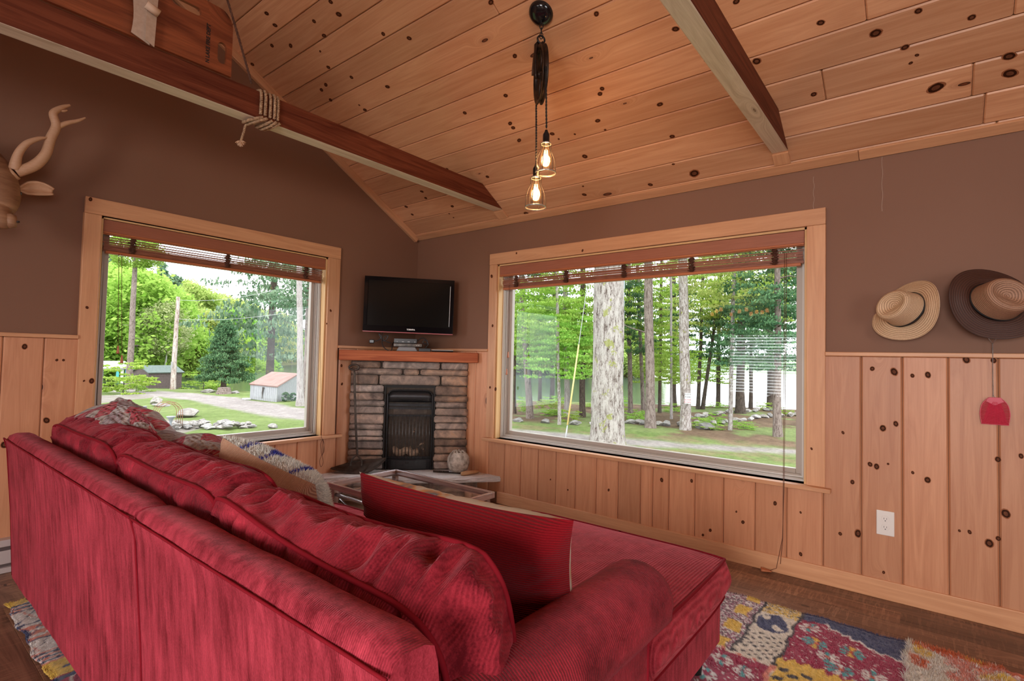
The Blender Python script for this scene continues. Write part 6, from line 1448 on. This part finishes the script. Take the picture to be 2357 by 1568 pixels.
for lab, x, y, r0, r1, th, bk, ln, sd, cr_ in (
  ('thin dark young trunk at the far left of the wide window', 11.8, 8.1, .05, .04, 6, BK4, (0, .2), 21, [('maple', 0, 0, 2.1, 1.2, 2.2, 0)]),
  ('grey leaning trunk near the left edge of the wide window', 10.84, 6.7, .115, .08, 8, BK2, (-.1, .75), 22, [('maple', .3, .2, 1.9, 1.6, 2.2, 0), ('hem', 0, .4, 3.8, 1.4, 2.2, 1)]),
  ('short dark trunk by the water, left of a near twin', 17.0, 10.7, .085, .06, 7, BK4, (0, .1), 23, [('maple', 0, 0, 2.2, 1.6, 2.5, 0)]),
  ('short dark trunk by the water, right of a near twin', 17.7, 10.5, .11, .08, 7, BK4, (0, 0), 24, [('hem', 0, 0, 2.6, 1.5, 2.8, 1)]),
  ('thin speckled trunk behind the bright maple leaves left of the yellow guy guard', 9.89, 4.94, .048, .04, 6, BK3, (0, .25), 25, [('maple', .2, .1, 1.35, 1.15, 1.9, 0), ('maple', 0, .5, 2.4, 1.3, 2.0, 2)]),
  ('pale grey trunk just left of the yellow guy guard', 12.04, 6.05, .10, .07, 8, BK5, (0, .3), 26, [('maple', .3, .5, 1.6, 1.7, 2.4, 1)]),
  ('brown trunk half hidden by the huge pale trunk', 12.32, 5.60, .10, .08, 8, BK4, (0, .15), 27, [('maple', 0, -.3, 2.3, 1.3, 2.6, 1)]),
  ('brown trunk right of the metal-clad pole, left of a thin companion', 14.3, 4.8, .085, .07, 8, BK2, (0, .25), 28, [('hem', 0, 0, 2.0, 1.2, 2.8, 0)]),
  ('thin brown trunk leaning beside a thicker one right of the metal-clad pole', 14.6, 4.45, .07, .05, 8, BK2, (0, .45), 29, [('maple', 0, 0, 2.9, 1.2, 2.6, 0)]),
  ('dark trunk just left of the sign tree by the shore', 18.7, 4.95, .13, .10, 8, BK4, (0, .1), 30, [('hem', 0, 0, 2.0, 1.7, 3.0, 0)]),
  ('slim pale sapling in front of the dark trunk left of the sign tree', 13.8, 3.1, .042, .035, 6, BK5, (0, .1), 31, [('maple', 0, 0, 1.25, .9, 1.5, 0)]),
  ('slim dark trunk between the two big grey and mottled trunks', 15.85, 4.37, .062, .05, 7, BK4, (0, .0), 32, [('maple', 0, 0, 1.1, 1.1, 1.6, 0), ('maple2', 0, 0, 2.8, 1.3, 2.0, 0)]),
  ('left-leaning stem of the forked tree right of the sign', 18.5, 3.85, .075, .05, 7, BK4, (0, -.2), 33, [('maple2', 0, -.2, 3.1, 1.5, 2.8, 0)]),
  ('right-leaning stem of the forked tree right of the sign', 18.6, 3.70, .075, .045, 7, BK4, (0, -.9), 34, [('maple2', 0, -.6, 3.6, 1.3, 2.8, 0)]),
  ('small dark trunk on the far bank left of the slim spotted trunk', 22.6, 4.3, .10, .08, 7, BK4, (0, 0), 35, [('hem', 0, 0, 1.9, 1.6, 3.4, 0), ('maple', 0, .6, 1.2, 1.4, 1.5, 2)]),
  ('thin trunk on the bank between the thick evergreen and the grey trunk', 20.4, 2.3, .075, .06, 7, BK4, (0, 0), 36, [('hem', 0, 0, 1.7, 1.3, 3.0, 0)]),
  ('dark evergreen trunk at the water left of the window edge', 22.6, 2.0, .15, .09, 8, BK4, (0, .1), 37, [('hem', 0, 0, 1.9, 2.0, 3.6, 0), ('hem', 0, -.8, 3.8, 2.2, 3.0, 1)])):
    tree('woodland_tree', lab, 'tree', x, y, cr_, 2, 2, r0, r1, th, bk, seed=sd, lean=ln, flare=.3)
# --- trees through the gable window
tree('white_pine_tree', 'large spreading white pine behind the pale shed', 'tree', 17.6, 37.5, [('pine', -.2, -.4, 2.6, 5.2, 13, .5)], 3, 2, .30, .22, 16, BK4, seed=41, branches=14)
tree('hemlock_tree', 'dark bushy conifer with a short trunk in the middle of the lawn by the pond', 'tree', 11.14, 30.4, [('cone', 0, 0, .95, 1.65, 3.4, 0)], 1, 2, .16, .06, 3.8, BK4, seed=42)
tree('pine_tree', 'smooth pale grey trunk in front of the pale shed', 'tree', 8.36, 16.55, [None], 2, 2, .13, .10, 8, BK5, seed=43, flare=.6, lean=(-.38, 0))
tree('pine_tree', 'brown trunk beside the right frame of the smaller window, behind the pale one', 'tree', 9.42, 18.0, [('pine', 0, 0, 3.5, 2.2, 4.0, 0)], 2, 2, .14, .12, 9, BK2, seed=44, branches=8)
tree('ash_tree', 'tall slim grey tree with a small crown at the left of the smaller window', 'tree', 7.9, 36.3, [('rnd', 0, 0, 7.6, 3.0, 2.6, 0)], 2, 2, .20, .12, 9.2, BK2, seed=45, branches=4)
tree('birch_tree', 'thin white leaning birch trunk behind the dark shed', 'tree', 14.6, 51.5, [('pale', .2, 0, 3.0, 5, 5.5, 0)], 2, 2, .09, .05, 6.5, plain('birch_bark', (.62, .60, .56), .8), lean=(.6, .3), seed=46)
# hillside forest: each tree its own object, shared crowns
r = random.Random(77); FR = []
protos = {}
def hill_tree(key, mat_h):
    pass
kinds = ['rnd', 'rnd2', 'rnd', 'rnd2', 'pale', 'rnd', 'rnd2', 'fpine', 'rnd', 'rnd2', 'rnd']
labels = dict(rnd='bright green broadleaf tree on the wooded hillside', rnd2='yellow-green broadleaf tree on the wooded hillside', pale='pale budding tree on the wooded hillside', fpine='blue-green pine standing among the hillside trees')
cnt = 0
for k in range(900):
    az = math.radians(r.uniform(10.5, 33)); y = 50+110*(r.random()**.8); x = (y-CAM.y)*math.tan(az)+CAM.x
    if y-55-1.2*max(0, x-12) < -3 and SH(x, y) > -2: continue
    if y-52-1.2*max(0, x-12) < 0: continue
    if any((x-a)**2+(y-b)**2 < (1.9+.018*y)**2 for a, b in FR): continue
    FR.append((x, y)); kd = r.choice(kinds); S = r.uniform(6.5, 9.5)*(1.1 if kd == 'fpine' else 1); t = thing('hillside_tree', labels[kd], 'tree', (x, y, gz(x, y)-.1), labels[kd].replace(' tree ', ' trees ').replace('tree', 'trees') if 0 else {'rnd': 'bright green trees on the hillside', 'rnd2': 'yellow-green trees on the hillside', 'pale': 'pale budding trees on the hillside', 'fpine': 'pines among the hillside trees'}[kd])
    if 'trunk' not in protos:
        m = MB(); trunk_mesh(m, (0, 0, -.4), (0, 0, 5), .16, .08, 3); protos['trunk'] = m.mesh('hill_trunk', BK5, True)
    o = bpy.data.objects.new('trunk', protos['trunk']); SC.collection.objects.link(o); o.parent = t
    o = bpy.data.objects.new('crown', PROTO[kd]); SC.collection.objects.link(o); o.parent = t; o.location = (0, 0, .6); o.scale = (S, S, S*r.uniform(.95, 1.25)*(1.2 if kd == 'fpine' else 1)); o.rotation_euler = (0, 0, r.uniform(0, 6.28)); cnt += 1
    if cnt >= 210: break
# trees across the lake, seen left of the huge trunk
for k in range(16):
    az = math.radians(49+16*k/15+r.uniform(-.4, .4)); R_ = r.uniform(95, 115); x, y = CAM.x+R_*math.sin(az), CAM.y+R_*math.cos(az); t = thing('lakeside_tree', 'rounded green tree on the far shore of the lake', 'tree', (x, y, -1.9), 'trees on the far lake shore')
    o = bpy.data.objects.new('trunk', protos['trunk']); SC.collection.objects.link(o); o.parent = t
    o = bpy.data.objects.new('crown', PROTO[r.choice(['rnd', 'rnd', 'rnd2'])]); SC.collection.objects.link(o); o.parent = t; S = r.uniform(8, 12); o.location = (0, 0, -.6); o.scale = (S*1.2, S*1.2, S*.9)
# shrubs
def shrub(label, x, y, s, key='shrub', sz=None, group=None, z=0):
    t = thing('shrub', label, 'shrub', (x, y, gz(x, y)), group); o = bpy.data.objects.new('foliage', PROTO[key]); SC.collection.objects.link(o); o.parent = t; o.scale = (s, s, sz or s); o.rotation_euler = (0, 0, x*7); o.location = (0, 0, z)
    m = MB(); m.tube([(x, y, gz(x, y)-.05), (x+.02, y, gz(x, y)+(sz or s)*.5)], [.02*s, .012*s], 6); m.build('stem', BK4, t); return t
shrub('leafy light green shrub at the left edge of the smaller window', 6.3, 31.5, 1.5, 'shrub', 1.9); shrub('low bright shrub at the foot of the tall slim grey tree', 7.4, 33.2, .9, 'shrub', 1.0)
shrub('wide pale green shrub right of the dark shed', 13.0, 38.2, 1.7, 'shrub', 1.5); shrub('yellow-green shrub behind the dark bushy conifer', 14.8, 40.0, 1.4, 'shrub', 1.3)
shrub('small dark cedar bush against the pale shed, left of its twin', 9.22, 19.35, .50, 'dshrub', .42); shrub('small dark cedar bush against the pale shed, beside the grey trunk', 9.62, 19.45, .46, 'dshrub', .38)
for k in range(26):
    x = r.uniform(10.4, 20.5); y = r.uniform(.2, 10.5)
    if SH(x, y) > -1: continue
    shrub('low bright green woodland sprout among the lakeside trunks', x, y, r.uniform(.22, .5), 'shrub', r.uniform(.18, .45), 'woodland sprouts')
# ---------------------------------------------------------------- rocks
ROCK = stone('field_stone', [(.13, .12, .11), (.29, .27, .25), (.40, .38, .355), (.47, .45, .43)], 3.2)
RP = []
for q in range(5):
    bm = bmesh.new(); bmesh.ops.create_icosphere(bm, subdivisions=3, radius=.5)
    for v in bm.verts:
        d = v.co.normalized(); k = 1
        for j in range(7):
            a_ = Vector((math.sin(q*5+j*2.3), math.cos(q*3+j*1.7), math.sin(j*1.1+q)*.8)).normalized(); k = min(k, .62/max(.35, d.dot(a_)) if d.dot(a_) > .35 else 9)
        v.co = d*.5*min(1, k)*(1+.10*noise.noise(d*2.2+Vector((q*3, 0, 0)))); v.co.z *= .62
    me = bpy.data.meshes.new('rock'); bm.to_mesh(me); bm.free(); me.materials.append(ROCK); RP.append(me)
def rock(label, x, y, sx, sy, sz, group=None, q=0, dz=0, rot=None):
    o = bpy.data.objects.new('rock', RP[q % 5]); SC.collection.objects.link(o); o.location = (x, y, gz(x, y)+sz*.20+dz); o.scale = (sx, sy, sz); o.rotation_euler = (0, 0, r.uniform(0, 6.28) if rot is None else rot); tag(o, label, 'rock', group); return o
rock('large flat-topped boulder behind the rusty garden arch', 3.62, 15.0, .95, .7, .62, q=1, rot=.4); rock('pointed grey boulder on the lawn beyond the rusty garden arch', 4.9, 21.9, .85, .5, .7, q=2); rock('lone block of stone on the lawn near the driveway', 3.98, 10.2, .36, .26, .26, q=3, rot=.3)
rock('flat rock lying under the top of the rusty garden arch', 4.6, 20.3, .9, .5, .25, q=0); rock('heap-like brown rock left of the stump by the conifer', 9.9, 29.3, 1.0, .6, .45, q=4); rock('reddish rock between the conifer and the pale shed', 10.6, 27.5, .7, .5, .35, q=1)
for k in range(130):
    u = r.random(); x = 1.7+1.75*u+r.uniform(-.35, .35); y = 13.0-2.2*u+r.uniform(-.9, .9)*(1.1-.6*u); s = r.uniform(.10, .27)
    rock('grey stone in the rock pile around the little pond', x, y, s*1.3, s, s*.8, 'stones piled round the little pond', k, dz=r.uniform(0, .12))
for k in range(14):
    rock('rounded stone in the row at the lower left of the smaller window', 1.9+.9*(k/13)+r.uniform(-.3, .3), 14.5+4.2*(k/13)+r.uniform(-.4, .4), r.uniform(.25, .5), r.uniform(.2, .4), r.uniform(.18, .3), 'stones beside the gravel at the left', k)
for k in range(17):
    u = k/16; x = interp([0, .5, 1], [14.0, 17.5, 20.3], u); y = interp([0, .5, 1], [2.75, 2.35, 1.3], u); rock('pale stone in the farther row edging the woodland path', x+r.uniform(-.1, .1), y+r.uniform(-.12, .12), r.uniform(.28, .5), r.uniform(.22, .35), r.uniform(.22, .36), 'stones in the farther path edging', k)
for k in range(24):
    u = k/23; x = interp([0, .25, .5, .75, 1], [11.5, 11.8, 13.3, 16.2, 19.0], u); y = interp([0, .25, .5, .75, 1], [3.8, 2.2, 1.55, 1.05, .1], u); rock('pale stone in the nearer row edging the woodland path', x+r.uniform(-.1, .1), y+r.uniform(-.12, .12), r.uniform(.28, .55), r.uniform(.22, .38), r.uniform(.20, .36), 'stones in the nearer path edging', k+2)
for k, (x, y) in enumerate(((9.6, 7.1), (9.7, 6.3), (10.0, 5.5), (10.2, 4.6), (10.3, 4.0))): rock(['flat pinkish stone by the gravel at the left edge of the wide window', 'second stone from the left edge by the gravel outside the wide window', 'round pinkish stone in front of the thin speckled trunk', 'low stone left of the yellow guy guard foot', 'low stone just left of the huge trunk'][k], x, y, .45, .32, .28, q=k)
rock('big angular stone at the foot of the mottled sign tree', 11.9, 1.35, .75, .5, .40, q=2, rot=1.2)
def stump(label, x, y, r0, h):
    m = MB(); trunk_mesh(m, (x, y, gz(x, y)-.05), (x, y, gz(x, y)+h), r0, r0*.85, 5, .25); n_ = len(m.v); m.lathe([(.0001, 0), (r0*.86, -.005)], (x, y, gz(x, y)+h), 14); tag(m.build('tree_stump', BK2, None, smooth=True), label, 'stump')
stump('cut stump in front of the dark bushy conifer', 10.0, 27.6, .34, .36)
# ---------------------------------------------------------------- sheds, pole, arch, sign
def siding(name, c1, c2, axis, period):
    n = NT(name); s_ = n.n('SeparateXYZ'); n.set(s_, 0, n.obj()); f = n.math('FRACT', n.math('DIVIDE', n.math('ADD', s_.outputs[axis], 50.0) if axis != 3 else n.math('ADD', n.math('ADD', s_.outputs[0], s_.outputs[1]), 50.0), period))
    k = n.math('LESS_THAN', f, .12); g = n.noise(n.mapping(n.obj(), (4, 4, 1)), 6, 4); n.col(n.mix(k, n.ramp(g, [(.3, dim(c1)), (.7, dim(c2))]), dim(c1, .3))).p(rough=.8); n.bump(f, .5, .02); return n.m
def shed(name, label, A, B, depth, h_eave, h_ridge, wall, roof, ridge_frac=.5, over=.08, extra=None):
    """A->B is the long visible eave wall; depth is a vector behind it"""
    A, B, Dp = Vector(A), Vector(B), Vector(depth); z = min(gz(A.x, A.y), gz(B.x, B.y))+.03; up_ = Vector((0, 0, 1))
    t = thing(name, label, 'shed', ((A.x+B.x)/2, (A.y+B.y)/2, z)); A.z = B.z = z
    P = lambda p, f, h: p+Dp*f+up_*h
    for nm, vs in (('front_wall', [P(A, 0, 0), P(B, 0, 0), P(B, 0, h_eave), P(A, 0, h_eave)]), ('rear_wall', [P(B, 1, 0), P(A, 1, 0), P(A, 1, h_eave), P(B, 1, h_eave)]),
                   ('gable_wall', [P(A, 0, 0), P(A, 0, h_eave), P(A, ridge_frac, h_ridge), P(A, 1, h_eave), P(A, 1, 0)]), ('gable_wall', [P(B, 0, 0), P(B, 1, 0), P(B, 1, h_eave), P(B, ridge_frac, h_ridge), P(B, 0, h_eave)])):
        m = MB(); m.add([tuple(v) for v in vs], [tuple(range(len(vs)))]); o = m.build(nm, wall, t); o.modifiers.new('s', 'SOLIDIFY').thickness = .04
    e = (B-A).normalized()*over; dn = .06
    m = MB(); f0 = -over/Dp.length; q = h_eave+(h_ridge-h_eave)*(f0/ridge_frac)
    a1, b1, a2, b2, a3, b3 = P(A, f0, q)-e, P(B, f0, q)+e, P(A, ridge_frac, h_ridge)-e, P(B, ridge_frac, h_ridge)+e, P(A, 1-f0, q)-e, P(B, 1-f0, q)+e
    m.add([tuple(v+up_*.03) for v in (a1, b1, b2, a2)], [(0, 1, 2, 3)]); m.add([tuple(v+up_*.03) for v in (a2, b2, b3, a3)], [(0, 1, 2, 3)]); o = m.build('roof', roof, t, merge=1e-4); o.modifiers.new('s', 'SOLIDIFY').thickness = .06
    return t, z
s1, z1s = shed('garden_shed', 'small dark brown clapboard shed with a green-grey roof beside the pole', (9.25, 37.3, 0), (11.45, 37.9, 0), (-.45, 1.7, 0), 1.25, 1.66, siding('brown_clapboard', (.10, .075, .07), (.16, .12, .115), 2, .115), speck('green_shingle', (.10, .14, .125), (.17, .22, .20), 12, .9), over=.12)
s2, z2s = shed('boat_shed', 'low pale grey board shed with a rust-pink roof behind the trunks', (8.8, 21.9, 0), (8.87, 19.51, 0), (2.0, 1.15, 0), .72, 1.24, siding('pale_board', (.32, .33, .345), (.42, .43, .44), 3, .16), speck('rusty_roof', (.22, .11, .085), (.34, .20, .165), 2.5, .8), ridge_frac=.74, over=.06)
m = MB(); m.tube([(8.80, 20.7, z2s+.10), (8.79, 20.68, z2s+.35), (8.79, 20.6, z2s+.62)], [.01, .03, .05], 6); m.build('wall_vine', BK4, s2)
m = MB(); m.box((8.45, 21.6, z2s-.02), (8.72, 21.95, z2s+.06)); tag(m.build('white_canoe_tip', plain('canoe_white', (.7, .7, .7), .5), None, bevel=.02), 'white upturned boat end beside the pale shed', 'boat')
pl2 = thing('utility_pole', 'tall weathered wooden utility pole beside the dark shed', 'utility pole', (9.9, 34.9, gz(9.9, 34.9)))
m = MB(); trunk_mesh(m, (9.9, 34.9, gz(9.9, 34.9)-.1), (9.98, 34.95, 4.65), .165, .11, 3, .05); m.build('post', bark('pole_wood', (.22, .12, .09), (.42, .34, .30), (.60, .54, .50), .5), pl2, smooth=True)
m = MB(); m.box((9.68, 34.70, .0), (9.76, 34.78, .4)); m.build('meter_box', plain('grey_box', (.4, .4, .4), .5), pl2)
WIR = plain('pale_wire', (.45, .46, .48), .5)
def sag_wire(label, a, b, sag, rr=.012): 
    a, b = Vector(a), Vector(b); m = MB(); m.tube([a.lerp(b, i/30)-Vector((0, 0, sag*4*(i/30)*(1-i/30))) for i in range(31)], rr, 5); tag(m.build('overhead_wire', WIR), label, 'wire')
sag_wire('upper overhead wire running from the utility pole toward the house', (9.97, 34.95, 4.45), (8.9, 10.0, 5.2), .75, .010); sag_wire('lower overhead wire running from the utility pole toward the house', (9.96, 34.95, 3.2), (9.6, 9.0, 4.0), .6, .010)
# pole with pipe behind the huge trunk, guy wire with yellow guard
up2 = thing('utility_pole', 'pale wooden pole with a metal conduit half hidden behind the huge trunk', 'utility pole', (12.97, 4.65, gz(12.97, 4.65)))
m = MB(); trunk_mesh(m, (12.97, 4.65, gz(12.97, 4.65)-.1), (12.97, 4.65, 7), .15, .14, 8, 0); m.build('post', speck('pale_pole_wood', (.46, .36, .30), (.60, .52, .46), 4, .9, stretch=(3, 3, .4)), up2, smooth=True)
m = MB(); m.tube([(12.83, 4.43, gz(12.8, 4.4)), (12.83, 4.43, 7)], .055, 12); m.build('conduit', plain('galvanised_conduit', (.45, .52, .58), .35, .3), up2, smooth=True)
gy = thing('guy_wire', 'slanting guy wire in a yellow guard left of the huge trunk', 'guy wire', (7.24, 3.05, gz(7.24, 3.05)))
ga, gb = Vector((7.24, 3.03, gz(7.24, 3.03))), Vector((9.7, 3.78, 4.6)); m = MB(); m.tube([ga, gb], .008, 6); m.build('wire', WIR, gy)
m = MB(); m.tube([ga.lerp(gb, .065), ga.lerp(gb, .42)], .020, 10); m.build('yellow_guard', plain('yellow_plastic', (.80, .62, .22), .5), gy, smooth=True)
m = MB(); m.tube([ga, ga.lerp(gb, .03), ga.lerp(gb, .06)], [.012, .02, .014], 8); m.build('anchor_clamp', WIR, gy, smooth=True)
# speed sign on the mottled tree
sg = thing('speed_sign', 'small white sign in black and red letters nailed to the mottled trunk', 'sign', (11.08, 1.66, .2))
nv_ = Vector((CAM.x-11.1, CAM.y-1.65, 0)).normalized(); ev_ = Vector((0, 0, 1)).cross(nv_).normalized()
cs = Vector((11.25, 1.72, 0))+nv_*.19+ev_*.075; cs.z = .13
MS = Matrix(((ev_.x, 0, nv_.x, cs.x), (ev_.y, 0, nv_.y, cs.y), (ev_.z, 1, nv_.z, cs.z), (0, 0, 0, 1)))
m = MB(); m.box((-.075, -.145, -.002), (.075, .145, .002), M=MS); m.build('board', plain('sign_white', (.80, .80, .80), .5), sg)
SB, SR = plain('sign_black', (.03, .03, .05), .6), plain('sign_red', (.60, .05, .08), .6)
for tx, yy, mt, sz in (('DUSTY', .105, SB, .052), ('PLEASE', .035, SB, .044), ('SLOW', -.042, SR, .056), ('DOWN', -.108, SR, .052)): text(tx, sz, sg, mt, MS @ Matrix.Translation((0, yy, .003)), 'lettering', bold=.001)
# rusty garden arch, funnel bird bath, small post
ar = thing('garden_arch', 'rusty wire garden arch standing among the pond stones', 'garden arch', (2.05, 11.9, gz(2.05, 11.9)))
RU = plain('rusty_rod', (.32, .15, .08), .7, .3); zg = gz(2.05, 11.9)
for kx, dy in ((0, 0), (1, .28)):
    for rr in (.30, .25):
        P = [(2.07-rr+.02*0, 11.75+dy+.2*1, zg-.02)]; P = [(2.07-rr, 11.85+dy, zg-.02), (2.07-rr, 11.85+dy, zg+.42)]+[(2.07-rr*math.cos(a_), 11.85+dy, zg+.42+rr*math.sin(a_)) for a_ in np.linspace(0, PI, 15)[1:]]+[(2.07+rr, 11.85+dy, zg-.02)]
        m = MB(); m.tube(P, .007, 5); m.build('hoop', RU, ar, smooth=True)
for zz in (.15, .35, .42):
    for sx_ in (-1, 1): m = MB(); m.tube([(2.07+sx_*.30, 11.85, zg+zz), (2.07+sx_*.25, 11.85, zg+zz)], .005, 5); m.build('rung', RU, ar)
for a_ in (.6, 1.2, 1.9, 2.5): m = MB(); m.tube([(2.07+.28*math.cos(a_), 11.85, zg+.42+.28*math.sin(a_)), (2.07+.28*math.cos(a_), 12.13, zg+.42+.28*math.sin(a_))], .005, 5); m.build('cross_rod', RU, ar)
m = MB(); x_, y_ = 1.98, 11.5; z_ = gz(x_, y_); m.lathe([(.05, 0), (.035, .05), (.022, .12), (.02, .20), (.05, .30), (.10, .36), (.105, .375), (.09, .37), (.0001, .31)], (x_, y_, z_), 18); tag(m.build('bird_bath', plain('blue_grey_metal', (.30, .34, .37), .5), None, smooth=True), 'small blue-grey funnel-shaped bird bath in front of the rusty garden arch', 'bird bath')
m = MB(); m.tube([(3.2, 17.5, gz(3.2, 17.5)), (3.2, 17.5, gz(3.2, 17.5)+.22)], .05, 10); m.lathe([(.0001, .03), (.06, .02), (.062, 0)], (3.2, 17.5, gz(3.2, 17.5)+.22), 12); tag(m.build('path_light', plain('post_grey', (.25, .27, .28), .5), None), 'short grey post light on the lawn left of the rusty garden arch', 'light post')
pv = thing('play_shelter', 'small open shelter with a white roof edge and turquoise panel left of the dark shed', 'shelter', (9.6, 45, gz(9.6, 45)))
z_ = gz(9.6, 45); m = MB(); m.add([(8.2, 44, z_+1.5), (10.4, 44, z_+1.5), (10.2, 46, z_+2.0), (8.4, 46, z_+2.0)], [(0, 1, 2, 3)]); m.build('roof', plain('shelter_roof', (.5, .5, .52), .7), pv).modifiers.new('s', 'SOLIDIFY').thickness = .08
for px_ in (8.35, 10.25): m = MB(); m.box((px_-.08, 44.1, z_-.05), (px_+.08, 44.26, z_+1.5)); m.build('post', plain('shelter_post', (.10, .13, .11), .7) if px_ < 9 else bpy.data.materials['shelter_post'], pv)
for i_, c_ in enumerate(((.10, .50, .50), (.75, .78, .75), (.10, .30, .45))): m = MB(); m.box((9.2+.28*i_, 44.1, z_+.35), (9.38+.28*i_, 44.16, z_+1.4)); m.build('panel', plain('panel_paint_%d' % i_, c_, .6), pv)
